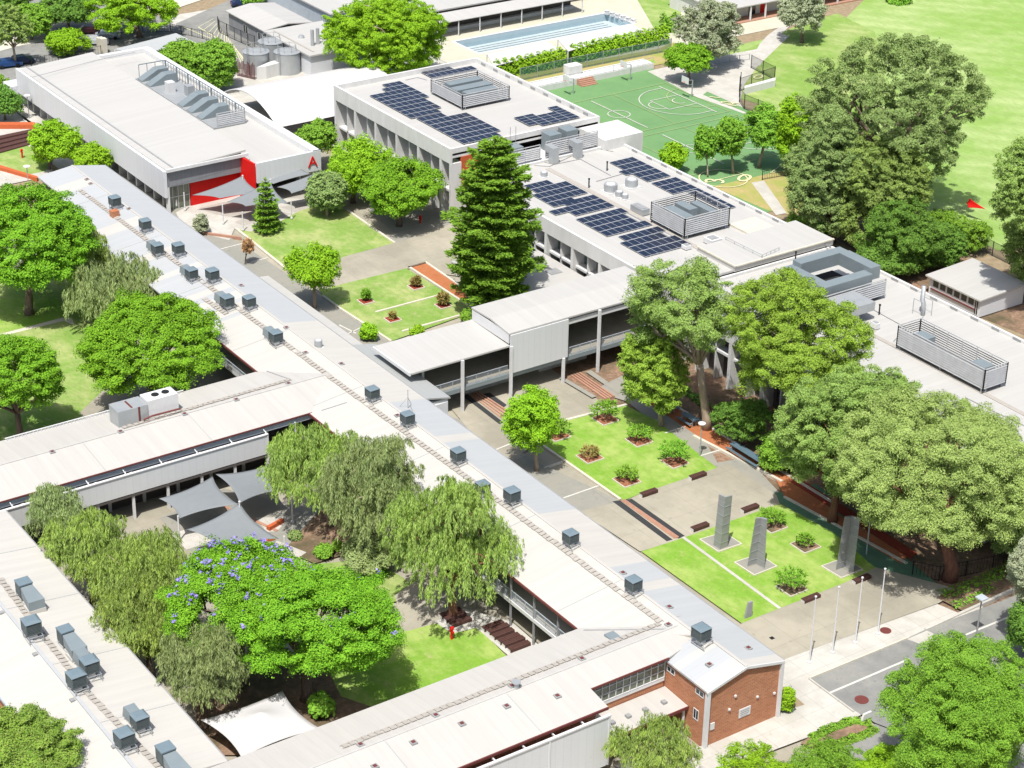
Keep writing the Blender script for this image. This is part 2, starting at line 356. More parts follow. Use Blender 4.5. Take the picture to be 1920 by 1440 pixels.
# curved path from the classrooms
# pool surround
structure('pool_deck', holed(.05, -300, -266, 180, 250), 'pooldeck')
lay[0] += 1
surf('pool_bank', [(918, 150), (1235, 92), (1262, 80), (1290, 95), (1255, 118), (1000, 165)], 'dry')
surf('grass_bank', [(1030, 155), (1225, 112), (1230, 118), (1040, 163)], 'lawn_bright')
surf('grass_bank', [(1195, 0), (1290, 0), (1262, 50), (1230, 60)], 'oval_dk', z=.07)
b = MB(); b.box(PX0, PX1, PY0, PY1, -1.4, -1.35)
for i in range(1, 7):
    b.m = 1; x = PX0 + i * (PX1 - PX0) / 7; b.box(x - .1, x + .1, PY0 + 1.5, PY1 - 1.5, -1.35, -1.345)
b.m = 2
b.face([(PX0, PY0, -1.4), (PX0, PY1, -1.4), (PX0, PY1, .05), (PX0, PY0, .05)]); b.face([(PX1, PY0, -1.4), (PX1, PY1, -1.4), (PX1, PY1, .05), (PX1, PY0, .05)])
b.face([(PX0, PY0, -1.4), (PX1, PY0, -1.4), (PX1, PY0, .05), (PX0, PY0, .05)]); b.face([(PX0, PY1, -1.4), (PX1, PY1, -1.4), (PX1, PY1, .05), (PX0, PY1, .05)])
MT['pooltile'] = PM('pool_tile', (.36, .46, .52), .4, (.40, .50, .55), 1)
structure('pool_basin', b, ['poolblue', 'black', 'pooltile'])
m, t, bb = nt('pool_water'); tr = t.nodes.new('ShaderNodeBsdfTransparent'); tr.inputs[0].default_value = (.90, .95, .96, 1); gl = t.nodes.new('ShaderNodeBsdfGlossy'); gl.inputs['Roughness'].default_value = .08
ms = t.nodes.new('ShaderNodeMixShader'); ms.inputs[0].default_value = .10; t.links.new(tr.outputs[0], ms.inputs[1]); t.links.new(gl.outputs[0], ms.inputs[2]); t.links.new(ms.outputs[0], t.nodes['Material Output'].inputs[0]); MT['water'] = m
structure('pool_water', MB().sheet([(PX0, PY0), (PX1, PY0), (PX1, PY1), (PX0, PY1)], -.55), 'water')
b = MB()
for (x0, x1, y0, y1) in ((PX0 - .5, PX0, PY0 - .5, PY1 + .5), (PX1, PX1 + .5, PY0 - .5, PY1 + .5), (PX0, PX1, PY0 - .5, PY0), (PX0, PX1, PY1, PY1 + .5)): b.box(x0, x1, y0, y1, .03, .13)
structure('pool_coping', b, 'white')
# top left street
surf('street', [(-380, 60), (-304, 60), (-304, 150), (-380, 150)], 'asphalt', world=True)
surf('street', [(330, 45), (455, -10), (470, 30), (520, 60), (460, 130), (330, 120)], 'asphalt')
surf('sand_verge', [(320, 20), (410, -10), (300, -10), (250, 20)], 'sandline')
surf('sand_verge', [(-20, 75), (90, 65), (80, 78), (30, 88), (-20, 102)], 'sandline')
surf('footpath', [(10, 195), (35, 190), (260, 400), (420, 480), (640, 640), (600, 640), (185, 330), (80, 260)], 'concrete_lt')
# amphitheatre corner, left
surf('concrete_apron', [(-30, 240), (60, 235), (90, 262), (100, 330), (0, 350), (-60, 350)], 'concrete_lt')
surf('lawn', [(-20, 293), (50, 272), (95, 310), (85, 322), (45, 330), (-20, 318)], 'lawn')
surf('lawn', [(-200, 520), (130, 500), (230, 590), (280, 720), (200, 780), (130, 800), (-100, 880)], 'lawn')
surf('footpath', [(0, 628), (10, 630), (120, 603), (140, 612), (135, 598), (118, 597)], 'sandline')
surf('dark_lawn', [(-60, 560), (110, 560), (122, 596), (30, 618), (-60, 640)], 'lawn_bright')
surf('pavement', [(150, 775), (240, 690), (420, 690), (500, 640), (480, 800), (200, 860)], 'paving')
# upper quadrangle
surf('grey_paving', [(205, 340), (240, 330), (470, 470), (545, 520), (640, 582), (735, 645), (690, 700), (200, 420)], 'asphalt_sq')
surf('concrete_apron', [(330, 400), (365, 380), (440, 355), (640, 330), (640, 400), (560, 440), (470, 440), (440, 430), (430, 452), (345, 430)], 'concrete_lt')
surf('rubber_mulch', [(372, 392), (420, 380), (470, 385), (500, 395), (470, 408), (430, 408), (405, 404)], 'tread')
surf('rubber_mulch', [(440, 418), (500, 395), (545, 402), (530, 412), (480, 418), (455, 425)], 'tread')
surf('rubber_mulch', [(515, 350), (560, 345), (600, 360), (590, 375), (530, 372)], 'tread')
surf('rubber_mulch', [(527, 390), (590, 376), (640, 385), (620, 398), (560, 402)], 'tread')
surf('sandy_paving', [(545, 510), (642, 484), (740, 457), (790, 440), (850, 400), (860, 520), (762, 505), (640, 535), (603, 552)], 'paving')
surf('grey_paving', [(642, 484), (740, 440), (690, 395), (700, 300), (830, 380), (850, 420), (742, 458)], 'asphalt_sq')
surf('lawn', [(442, 431), (470, 436), (520, 420), (560, 398), (600, 385), (650, 396), (700, 425), (738, 458), (642, 484), (570, 510), (537, 507), (500, 475)], 'lawn')
surf('lawn', [(607, 557), (600, 547), (640, 535), (762, 505), (893, 585), (733, 642), (640, 582)], 'lawn')
surf('gravel_bed', [(768, 502), (798, 495), (868, 540), (880, 575)], 'redsoil')
def strip(name, a, b_, w, m, z=.12, zz=0):
    A = G(*a); B = G(*b_); d = (B - A).normalized(); n = Vector((-d.y, d.x, 0)) * w / 2
    return structure(name, MB().prism([(A + n)[:2], (B + n)[:2], (B - n)[:2], (A - n)[:2]], 0, z + lay[0] * .004), m)
strip('kerb', (443, 431), (540, 509), .35, 'sandline'); strip('kerb', (640, 582), (733, 642), .3, 'sandline'); strip('kerb', (652, 397), (740, 458), .35, 'sandline')
strip('kerb', (605, 557), (640, 582), .3, 'sandline'); strip('kerb', (767, 503), (890, 583), .3, 'sandline'); strip('kerb', (798, 494), (862, 538), .3, 'sandline')
strip('kerb', (704, 588), (824, 556), .3, 'sandline'); strip('kerb', (754, 624), (862, 594), .3, 'sandline')
strip('kerb', (766, 504), (798, 495), .3, 'bark')
# lower quadrangle
surf('grey_paving', [(843, 783), (900, 800), (1010, 870), (1165, 942), (1087, 962)], 'asphalt_sq')
surf('sandy_paving', [(843, 765), (950, 740), (990, 800), (1010, 833), (950, 870), (885, 815)], 'paving')
surf('grey_paving', [(1110, 735), (1180, 700), (1300, 790), (1345, 870), (1400, 860), (1460, 925), (1440, 965), (1175, 755)], 'asphalt_sq')
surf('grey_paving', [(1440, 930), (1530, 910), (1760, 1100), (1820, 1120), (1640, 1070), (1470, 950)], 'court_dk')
surf('gravel_bed', [(1180, 735), (1215, 735), (1490, 895), (1560, 960), (1700, 1045), (1690, 1060), (1470, 932), (1455, 903), (1300, 815)], 'redsoil')
surf('red_mulch_bed', [(1480, 905), (1500, 900), (1720, 1040), (1705, 1050)], 'mulch_red')
surf('sandy_paving', [(1202, 928), (1345, 880), (1365, 872), (1455, 930), (1462, 948), (1282, 1012), (1200, 1037), (1087, 962), (1175, 940)], 'paving')
surf('lawn', [(1053, 790), (1173, 763), (1230, 790), (1295, 842), (1345, 880), (1202, 928), (1175, 939), (1163, 940), (1010, 833)], 'lawn_bright')
surf('lawn', [(1202, 1037), (1282, 1011), (1462, 947), (1560, 1000), (1642, 1068), (1583, 1097), (1462, 1146), (1392, 1173)], 'lawn_bright')
strip('kerb', (1010, 833), (1163, 940), .3, 'sandline'); strip('kerb', (1280, 1010), (1462, 1144), .35, 'concrete_lt', .03)
strip('kerb', (1053, 793), (1175, 762), .35, 'sandline'); strip('kerb', (1300, 820), (1466, 906), .35, 'sandline'); strip('kerb', (1218, 735), (1560, 945), .3, 'sandline')
strip('kerb', (1470, 935), (1700, 1060), .3, 'sandline')
for a, b_ in (((860, 846), (966, 832)), ):
    pass
for i, (a, b_) in enumerate([((928, 847), (962, 833)), ((1020, 880), (1054, 868)), ((1056, 937), (1122, 914)), ((405, 472), (455, 459)), ((470, 494), (502, 486)), ((1247, 815), (1284, 803)), ((1312, 858), (1352, 846)), ((636, 612), (668, 628)), ((650, 630), (675, 618))]):
    strip('paving_line', a, b_, .18, 'line', .03)
# black tactile strips with steps between
for off, m in (((1160, 942), 'black_strip'), ((1174, 938), 'black_strip')): pass
surf('tactile_strip', [(1148, 943), (1162, 941), (1261, 1015), (1250, 1018)], 'black_strip')
surf('tactile_strip', [(1172, 941), (1184, 938), (1284, 1008), (1272, 1013)], 'black_strip')
b = MB()
for k in range(4):
    q = P2([(1163 + k * 2.2, 941 - k * .1), (1165 + k * 2.2, 941 - k * .1), (1266 + k * 2.2, 1012 - k * .3), (1264 + k * 2.2, 1013 - k * .3)]); b.prism(q, 0, .03 + .004 * lay[0] + .03 * k)
structure('steps', b, 'brickpave')
surf('tactile_strip', [(867, 745), (876, 742), (944, 795), (936, 798)], 'black_strip')
surf('tactile_strip', [(905, 742), (918, 739), (950, 762), (943, 768)], 'black_strip')
b = MB()
for k in range(4):
    q = P2([(880 + k * 5, 742 - k * 1), (883 + k * 5, 742 - k), (943 + k * 3, 786 - k * 4), (940 + k * 3, 787 - k * 4)]); b.prism(q, 0, .03 + .004 * lay[0] + .04 * k)
for k in range(4):
    q = P2([(1070 + k * 5, 706 - k * 1), (1073 + k * 5, 706 - k), (1138 + k * 5, 750 - k), (1135 + k * 5, 751 - k)]); b.prism(q, 0, .03 + .004 * lay[0] + .04 * k)
structure('steps', b, 'brickpave')
surf('tactile_strip', [(1048, 712), (1056, 710), (1118, 746), (1110, 749)], 'asphalt_sq'); surf('tactile_strip', [(1098, 700), (1108, 697), (1168, 738), (1158, 741)], 'asphalt_sq')
# courtyard
surf('sandy_paving', [(120, 1000), (560, 880), (640, 960), (640, 1010), (560, 1040), (430, 1100), (260, 1020)], 'paving')
surf('mulch_bed', [(505, 1025), (525, 1000), (560, 960), (640, 960), (760, 1040), (700, 1060), (640, 1045), (590, 1060)], 'leaflitter')
surf('lawn', [(590, 1062), (700, 1050), (760, 1090), (800, 1120), (700, 1140)], 'lawn')
surf('paved_patch', [(740, 1120), (800, 1080), (870, 1150), (860, 1185), (760, 1190)], 'paving')
surf('leaf_litter', [(360, 1300), (700, 1180), (740, 1330), (560, 1420), (380, 1420)], 'leaflitter')
surf('lawn', [(700, 1195), (765, 1187), (815, 1173), (880, 1185), (895, 1180), (950, 1234), (780, 1305), (700, 1330), (640, 1310), (600, 1230)], 'lawn_bright')
surf('concrete_slab', [(815, 1170), (870, 1145), (960, 1170), (1020, 1222), (958, 1238), (893, 1181), (848, 1192)], 'concrete_lt')
surf('concrete_slab', [(950, 1160), (1060, 1160), (1080, 1210), (1028, 1226)], 'paving')
surf('grey_sail_slab', [(300, 975), (420, 920), (600, 960), (520, 1050), (380, 1060)], 'asphalt_sq')
surf('concrete_slab', [(320, 1005), (355, 995), (420, 1010), (350, 1035)], 'concrete_lt'); surf('concrete_slab', [(480, 975), (545, 972), (520, 1000), (500, 1002)], 'concrete_lt')
surf('concrete_slab', [(508, 1028), (520, 1018), (575, 1040), (560, 1050)], 'concrete_lt')
strip('paving_line', (380, 935), (520, 1000), .35, 'brickpave', .06)
# front forecourt
surf('forecourt', [(1393, 1172), (1583, 1097), (1642, 1068), (1800, 1110), (1760, 1135), (1467, 1242), (1340, 1200)], 'paving')
surf('concrete_path', [(1320, 1290), (1467, 1242), (1757, 1137), (1797, 1154), (1840, 1140), (1850, 1160), (1520, 1275), (1614, 1345), (1560, 1370), (1400, 1430), (1240, 1480), (1150, 1440), (1330, 1400)], 'concrete_lt')
surf('road', [(1516, 1278), (1703, 1200), (1740, 1182), (1880, 1130), (2100, 1040), (2400, 1300), (2000, 1500), (1640, 1360), (1590, 1330)], 'asphalt')
surf('concrete_path', [(1590, 1400), (1640, 1362), (1700, 1385), (1760, 1440), (1700, 1500), (1500, 1500), (1480, 1440)], 'asphalt')
surf('road_crossing', [(1700, 1203), (1738, 1187), (1775, 1205), (1750, 1222)], 'concrete_lt')
strip('road_line', (1553, 1305), (1705, 1240), .22, 'line', .01); strip('road_line', (1810, 1195), (1900, 1158), .22, 'line', .01)
strip('kerb', (1734, 1186), (1900, 1110), .3, 'concrete_lt', .15); strip('kerb', (1516, 1278), (1703, 1201), .15, 'sandline', .14); strip('kerb', (1516, 1278), (1600, 1340), .15, 'concrete_lt', .14)
surf('garden_bed', [(1755, 1125), (1900, 1040), (2000, 1020), (1960, 1080), (1805, 1150)], 'leaflitter')
surf('planting_bed', [(1500, 1398), (1530, 1378), (1575, 1356), (1622, 1350), (1636, 1368), (1600, 1398), (1540, 1420)], 'leaflitter')
surf('soil_bed', [(1462, 1340), (1465, 1290), (1508, 1326)], 'soil')
# lamp shadows come from the sun; access covers are real lids
for (u, v, r_) in ((1660, 1187, .55), (1615, 1317, .65)):
    p = G(u, v); o = MB().cyl(p.x, p.y, 0, .004 * lay[0] + (.012 if u == 1660 else .016), r_).build('access_cover', 'maroon'); tag(o, 'round rusty manhole lid set in ' + ('pale concrete beside the flagpoles' if u == 1660 else 'grey asphalt of the front road'), 'manhole cover')
for (u, v) in ((1447, 1201), ):
    p = G(u, v); o = MB().box(p.x - .2, p.x + .2, p.y - .2, p.y + .2, 0, .004 * lay[0] + .01).build('drain_grate', 'black'); tag(o, 'small square dark drain in the sandy forecourt', 'drain')

# court line markings
lm = MB()
def ln(a, b_, w=.07, z=.0):
    A = Vector((a[0], a[1], 0)); B = Vector((b_[0], b_[1], 0)); d = (B - A).normalized(); n = Vector((-d.y, d.x, 0)) * w
    lm.sheet([(A + n)[:2], (B + n)[:2], (B - n)[:2], (A - n)[:2]], LZ)
def arc(cx, cy, r, a0, a1, w=.07, n=28):
    for i in range(n):
        t0 = rad(a0 + (a1 - a0) * i / n); t1 = rad(a0 + (a1 - a0) * (i + 1) / n)
        lm.sheet([(cx + (r - w) * math.cos(t0), cy + (r - w) * math.sin(t0)), (cx + (r + w) * math.cos(t0), cy + (r + w) * math.sin(t0)), (cx + (r + w) * math.cos(t1), cy + (r + w) * math.sin(t1)), (cx + (r - w) * math.cos(t1), cy + (r - w) * math.sin(t1))], LZ)
LZ = .12
for x0 in (-251, -232.2):
    x1 = x0 + 15
    ln((x0, 189.2), (x1, 189.2), .09); ln((x0, 203.3), (x1, 203.3), .09); arc(x0 + 7.5, 189.2, 1.8, 0, 360)
    ln((x0 + .9, 200.6), (x0 + .9, 203.3)); ln((x1 - .9, 200.6), (x1 - .9, 203.3)); arc(x0 + 7.5, 201.7, 6.7, 189.5, 350.5)
    ln((x0 + 5, 203.3), (x0 + 5, 197.5)); ln((x1 - 5, 203.3), (x1 - 5, 197.5)); ln((x0 + 5, 197.5), (x1 - 5, 197.5)); arc(x0 + 7.5, 197.5, 1.8, 180, 360); arc(x0 + 7.5, 201.7, 1.25, 180, 360)
structure('court_markings', lm, 'line')
MT['line_yel'] = PM('faded_yellow_line', (.36, .44, .20), .8)
lm = MB(); LZ = .124
for x in (-251.9, -235.2, -233.2, -216): ln((x, 176), (x, 205.5), .06)
for y in (194.2, 205.2, 183.5): ln((-251.9, y), (-235.2, y), .05); ln((-233.2, y), (-216, y), .05)
arc(-243.5, 205.2, 4.9, 180, 360)
structure('court_markings', lm, 'line_yel')
def text_mesh(body, size, ext=0.):
    cu = bpy.data.curves.new('t', 'FONT'); cu.body = body; cu.size = size; cu.extrude = ext; cu.align_x = 'CENTER'; cu.align_y = 'CENTER'
    o = bpy.data.objects.new('t', cu); COL.objects.link(o); bpy.context.view_layer.update()
    me = bpy.data.meshes.new_from_object(o); bpy.data.objects.remove(o); return me
MT['yellow_paint'] = PM('pale_yellow_paint', (.68, .66, .40), .7)
for ch, u, v, rz, sz in (('3', 1342, 341, 2.4, 4.2), ('0', 1395, 336, .5, 4.4), ('0', 1421, 146, .4, 3.4), ('1', 1341, 184, 2.2, 2.6), ('0', 1362, 194, 2.2, 2.6), ('M', 1377, 197, 2.2, 2.6)):
    me = text_mesh(ch, sz); me.materials.append(MT['yellow_paint']); o = bpy.data.objects.new('painted_number', me); COL.objects.link(o)
    p = G(u, v); o.location = (p.x, p.y, .16); o.rotation_euler = (0, 0, rz); o['kind'] = 'structure'
lm = MB(); LZ = .15; pc = G(1356, 336); arc(pc.x, pc.y, 3.6, 0, 360, .09); ln((pc.x, pc.y - 3.6), (pc.x, pc.y + 3.6))
q = [G(1444, 326, 0), G(1462, 313, 0), G(1480, 320, 0)]; ln(q[0][:2], q[1][:2]); ln(q[1][:2], q[2][:2]); ln(q[0][:2], q[2][:2])
structure('court_markings', lm, 'yellow_paint')
# parking hatch, top
lm = MB(); LZ = .12
for k in range(14): 
    a = G(372 + k * 8, 52 + k * 6.5, 0); bq = G(352 + k * 9, 72 + k * 4.0, 0); c = G(400 + k * 3.5, 36 + k * 4.6, 0); 
    ln(a[:2], c[:2], .05)
ln(G(340, 50)[:2], G(440, 92)[:2], .09); ln(G(372, 52)[:2], G(440, 92)[:2], .09)
structure('parking_lines', lm, 'yellow_paint')
# ------------------------------------------------------------------ roof height functions
def z_spine(x, y):
    if x > -113: return 7.36 - (99.5 - y) * .25 if y < 99.5 else 7.36 - (y - 99.5) * .235
    return 7.2 - (99.1 - y) * .12 if y < 99.1 else 7.2 - (y - 99.1) * .1875
def z_long(x, y): return 7.14 - abs(x + 115.3) * .149
def z_mid(x, y): return 7.0 - abs(x + 175.85) * .115
def z_west(x, y): return 7.05 - (abs(y - 49.5) * .107 if y > 49.5 else (49.5 - y) * .15)
def slab(b, pts, th=.18):
    """roof sheet with thickness; pts are 3D corners"""
    lo = [(p[0], p[1], p[2] - th) for p in pts]; n = len(pts)
    b.face(pts); b.face(lo[::-1])
    for i in range(n):
        j = (i + 1) % n; b.face([pts[i], lo[i], lo[j], pts[j]])
def treads(path, fn, w=.62, step=.62, lift=.10):
    b = MB()
    for i in range(len(path) - 1):
        A = GR(*path[i], fn); B = GR(*path[i + 1], fn); L = (B - A).length; k = int(L / step); d = (B - A).normalized(); n = Vector((-d.y, d.x, 0)).normalized() * w
        for sg in (-.42, .42):
            for a_ in range(8): p_ = A + (B - A) * (a_ / 8) + n * sg; q_ = A + (B - A) * ((a_ + 1.01) / 8) + n * sg; b.beam((p_.x, p_.y, fn(p_.x, p_.y) + lift - .05), (q_.x, q_.y, fn(q_.x, q_.y) + lift - .05), .04)
        for j in range(k):
            if random.random() < .03: continue
            c = A + (B - A) * (j / k); j_ = random.uniform(-.05, .05)
            q = [c + n * .5, c + n * .5 + d * (step * .78), c - n * .5 + d * (step * .78), c - n * .5]
            zs = [fn(p.x, p.y) + lift for p in q]
            b.face([(p.x + j_, p.y + j_, z) for p, z in zip(q, zs)][::-1]); b.face([(p.x + j_, p.y + j_, z - .04) for p, z in zip(q, zs)])
    return b
random.seed(3)
def vents(pts, fn, parent, s=.28):
    for (u, v) in pts:
        p = GR(u, v, fn); b = MB(); b.box(p.x - s, p.x + s, p.y - s, p.y + s, p.z - .05, p.z + .12); b.m = 1; b.box(p.x - s * .55, p.x + s * .55, p.y - s * .55, p.y + s * .55, p.z + .1, p.z + .17)
        b.build('roof_vent', ['steel_grey', 'maroon'], parent)
def window(parent, axis, c, a0, a1, z0, z1, m='glass', fm='white', mull=1, trans=0, out=.05, name='window'):
    """window in plane axis=c between a0..a1; frame proud of glass; outward +X for axis 0, -Y for axis 1"""
    s = 1 if axis == 0 else -1
    f = MB(); g = MB(); t_ = .06
    def bx(b, p0, p1, q0, q1, w0, w1):
        if axis == 0: b.box(c + s * w0, c + s * w1, p0, p1, q0, q1)
        else: b.box(p0, p1, c + s * w0, c + s * w1, q0, q1)
    bx(f, a0, a1, z0, z0 + t_, .0, out); bx(f, a0, a1, z1 - t_, z1, .0, out)
    for k in range(mull + 2):
        x = a0 + (a1 - a0 - t_) * k / (mull + 1); bx(f, x, x + t_, z0 + t_, z1 - t_, .0, out)
    for k in range(trans):
        z = z0 + (z1 - z0) * (k + 1) / (trans + 1); bx(f, a0 + t_, a1 - t_, z - t_ / 2, z + t_ / 2, 0, out - .012)
    fo = f.build(name, fm, parent); bx(g, a0 + .02, a1 - .02, z0 + .02, z1 - .02, -.02, .015)
    g.build('pane', m, fo); return fo
# ------------------------------------------------------------------ long gabled wing ("spine")
sp = thing('gabled_wing', 'long two-storey wing with blue-white and cream roof ending in a red brick gable', 'school building', (-107, 99.5, 0))
b = MB()
segsR = [(-250.6, -190, 1), (-190, -166.1, 0), (-166.1, -156.9, 1), (-156.9, -155.3, 0), (-155.3, -138, 1), (-138, -126.4, 0), (-126.4, -122.9, 1), (-122.9, -121.4, 0), (-121.4, -113, 1)]
for x0, x1, k in segsR:
    b.m = k; slab(b, [(x0, 99.1, 7.2), (x1, 99.1, 7.2), (x1, 103.9, 6.3), (x0, 103.9, 6.3)][::-1])
segsL = [(-250.6, -245.5, 1), (-245.5, -242.5, 0), (-242.5, -229, 1), (-229, -226.3, 0), (-226.3, -217.8, 1), (-217.8, -215.9, 0), (-215.9, -211.2, 1), (-211.2, -210, 0), (-210, -203.8, 1), (-203.8, -202.3, 0), (-202.3, -201, 1), (-201, -199, 0), (-199, -198.2, 1), (-198.2, -196, 0), (-196, -195.2, 1), (-195.2, -120.4, 0)]
for x0, x1, k in segsL:
    b.m = k; y0 = 94.0 if x1 < -242 else 91.6
    slab(b, [(x0, y0, z_spine(-200, y0)), (x1, y0, z_spine(-200, y0)), (x1, 99.1, 7.2), (x0, 99.1, 7.2)][::-1])
b.m = 0; slab(b, [(-120.4, 91.62, 6.31), (-113, 99.1, 7.2), (-120.4, 99.1, 7.2)][::-1])
for x0, x1, k in ((-113, -111.6, 1), (-111.6, -110.7, 0), (-110.7, -108.6, 1), (-108.6, -106.8, 0)):
    b.m = k; slab(b, [(x0, 95.2, z_spine(-110, 95.2)), (x1, 95.2, z_spine(-110, 95.2)), (x1, 99.5, 7.36), (x0, 99.5, 7.36)][::-1])
for x0, x1, k in ((-113, -107.9, 1), (-107.9, -106.8, 0)):
    b.m = k; slab(b, [(x0, 99.5, 7.36), (x1, 99.5, 7.36), (x1, 103.9, z_spine(-110, 103.9)), (x0, 103.9, z_spine(-110, 103.9))][::-1])
b.build('roof', ['roof_warm_y', 'roof_cool_y'], sp)
b = MB(); b.box(-250.6, -113, 98.96, 99.24, 7.17, 7.27); b.box(-112.9, -106.8, 99.36, 99.64, 7.34, 7.43); b.build('ridge_cap', 'roof_warm_x', sp)
b = MB(); b.box(-250.6, -106.8, 103.9, 104.02, 6.12, 6.32); b.build('gutter', 'steel_grey', sp)
b = MB(); b.box(-195, -120.8, 91.46, 91.6, 6.1, 6.32); b.build('gutter', 'maroon', sp)
b = MB()   # brick end
def gable(x, y0, y1, yr, zr, ze0, ze1): return [(x, y0, 0), (x, y1, 0), (x, y1, ze1), (x, yr, zr), (x, y0, ze0)]
for x in (-107.0, -116.4):
    q = gable(x, 95.45, 103.75, 99.5, 7.16, 6.15, 6.16); b.face(q if x > -110 else q[::-1])
b.face([(-116.4, 95.45, 0), (-107, 95.45, 0), (-107, 95.45, 6.15), (-116.4, 95.45, 6.15)]); b.face([(-107, 103.75, 0), (-116.4, 103.75, 0), (-116.4, 103.75, 6.16), (-107, 103.75, 6.16)])
b.build('brick_gable_wall', 'brick', sp)
b = MB(); b.box(-250.4, -116.5, 94.6, 94.8, 0, 6.2); b.box(-250.4, -116.5, 103.5, 103.7, 0, 6.1); b.box(-250.4, -250.2, 94.8, 103.5, 0, 6.2); b.build('wall', 'darkwall', sp)
for y in (95.3, 103.65): MB().box(-107.15, -106.72, y - .02, y + .28, 0, 6.2).build('downpipe', 'white', sp)
b = MB()
for s in (-1, 1):
    y0 = 95.15 if s < 0 else 103.95; b.beam((-106.75, y0, 6.16), (-106.75, 99.5, 7.24), .1, .26)
b.build('barge_board', 'white', sp)
window(sp, 1, 95.45, -112.6, -111.5, 5.1, 5.7); window(sp, 1, 95.45, -108.6, -107.5, 5.1, 5.7); window(sp, 1, 95.45, -108.7, -108, 2.4, 3.5)
b = MB(); b.box(-106.99, -106.93, 99.2, 100.5, 1.85, 2.75); b.m = 1
for k in range(3): b.box(-106.93, -106.92, 99.35, 100.35, 2.5 - k * .2, 2.58 - k * .2)
b.box(-106.93, -106.92, 99.4, 100.2, 1.93, 1.98)
b.build('wall_notice', ['white', 'steel_grey'], sp)
MB().box(-106.99, -106.9, 95.95, 96.4, 1.9, 2.6).build('meter_cupboard', 'white', sp)
for y, z in ((98.0, 3.2), (101.2, 3.3), (98.6, 4.4), (103.2, 2.9)): MB().box(-107, -106.85, y - .1, y + .1, z, z + .18).build('wall_lamp', 'white', sp)
treads([(150, 357), (640, 723), (960, 958), (1240, 1168)], z_spine).build('roof_walkway', 'tread', sp)
treads([(382, 560), (425, 590)], z_spine).build('roof_walkway', 'tread', sp)
vents([(452, 536), (537, 615), (573, 662), (640, 683), (163, 337), (170, 345), (1168, 1075), (1255, 1139), (1253, 1172), (1403, 1216), (1330, 1247), (242, 392), (745, 780), (770, 800)], z_spine, sp)
# balcony on the courtyard side
b = MB(); b.box(-160, -120.7, 91.9, 94.6, 3.0, 3.2); b.build('balcony_deck', 'concrete_lt', sp)
b = MB(); b.box(-160, -120.7, 91.8, 91.9, 2.85, 3.22); b.build('balcony_fascia', 'white', sp)
def railing(x0, y0, x1, y1, z, h=1.05, m='bluegrey', parent=None, step=.16, name='railing'):
    b = MB(); A = Vector((x0, y0, z)); B = Vector((x1, y1, z)); L = (B - A).length; n = int(L / step); up = Vector((0, 0, h))
    b.beam(A + up, B + up, .06); b.beam(A + up * .1, B + up * .1, .04)
    for k in range(n + 1):
        p = A + (B - A) * (k / n); w = .06 if k % 10 == 0 else .025; b.beam(p, p + up, w)
    return b.build(name, m, parent)
railing(-160, 91.95, -120.8, 91.95, 3.2, parent=sp); railing(-200, 91.95, -182, 91.95, 3.2, parent=sp)
MB().box(-200, -182, 91.9, 94.6, 3.0, 3.2).build('balcony_deck', 'concrete_lt', sp)
for k in range(12):
    x = -124.2 - k * 5.1 * .75; MB().box(x - .08, x + .08, 91.85, 92.01, 0, 6.15).build('post', 'steel_grey', sp)
# veranda beside the upper quadrangle
b = MB(); slab(b, [(-208, 104.05, 4.9), (-208, 106.9, 4.6), (-184, 106.9, 4.6), (-184, 104.05, 4.9)], .12); b.build('veranda_roof', 'roof_white_y', sp)
for x in (-207, -201, -195, -189): MB().box(x - .06, x + .06, 106.5, 106.62, 0, 4.5).build('post', 'white', sp)
# small grey roofed link
st = thing('link_building', 'grey sheet-roofed white link between the long wing and the bridge', 'link building', (-175, 105.8, 0))
b = MB(); slab(b, [(-183, 104.3, 5.85), (-166.9, 104.3, 5.85), (-166.9, 107.7, 5.1), (-183, 107.7, 5.1)]); b.build('roof', 'roof_grey', st)
b = MB(); b.box(-182.7, -167.1, 104.05, 107.5, 0, 4.95); b.build('wall', 'white', st)
MB().box(-167.09, -166.95, 104.4, 107.4, 2.3, 4.6).build('fascia', 'white_clad', st)
b = MB(); b.box(-167.1, -167.02, 106.7, 107.3, .7, 1.1); b.build('wall_sign', 'red', st)
# ------------------------------------------------------------------ middle wing
mw = thing('veranda_wing', 'cream-roofed two-storey wing with white screened veranda above the courtyard', 'school building', (-176, 60, 0))
b = MB()
slab(b, [(-175.85, 20, 7.0), (-175.85, 98.2, 7.0), (-181.9, 92.6, 6.3), (-181.9, 20, 6.3)][::-1])
slab(b, [(-175.85, 20, 7.0), (-170, 20, 6.33), (-170, 92.8, 6.33), (-175.85, 98.2, 7.0)][::-1])
b.build('roof', 'roof_warm_x', mw)
MB().box(-175.97, -175.73, 20, 97.5, 6.98, 7.07).build('ridge_cap', 'roof_white_x', mw)
b = MB(); b.box(-170.0, -169.9, 20, 92.6, 6.2, 6.34); b.build('gutter', 'maroon', mw)
b = MB(); b.box(-170.3, -170.1, 20, 92.5, 5.5, 6.05); b.build('beam', 'bluegrey', mw)
b = MB(); b.box(-181.6, -172.6, 20, 94.5, 0, 6.0); b.build('wall', 'darkwall', mw)
MB().box(-172.6, -169.2, 20, 92.6, 3.0, 3.2).build('balcony_deck', 'darkwall', mw)
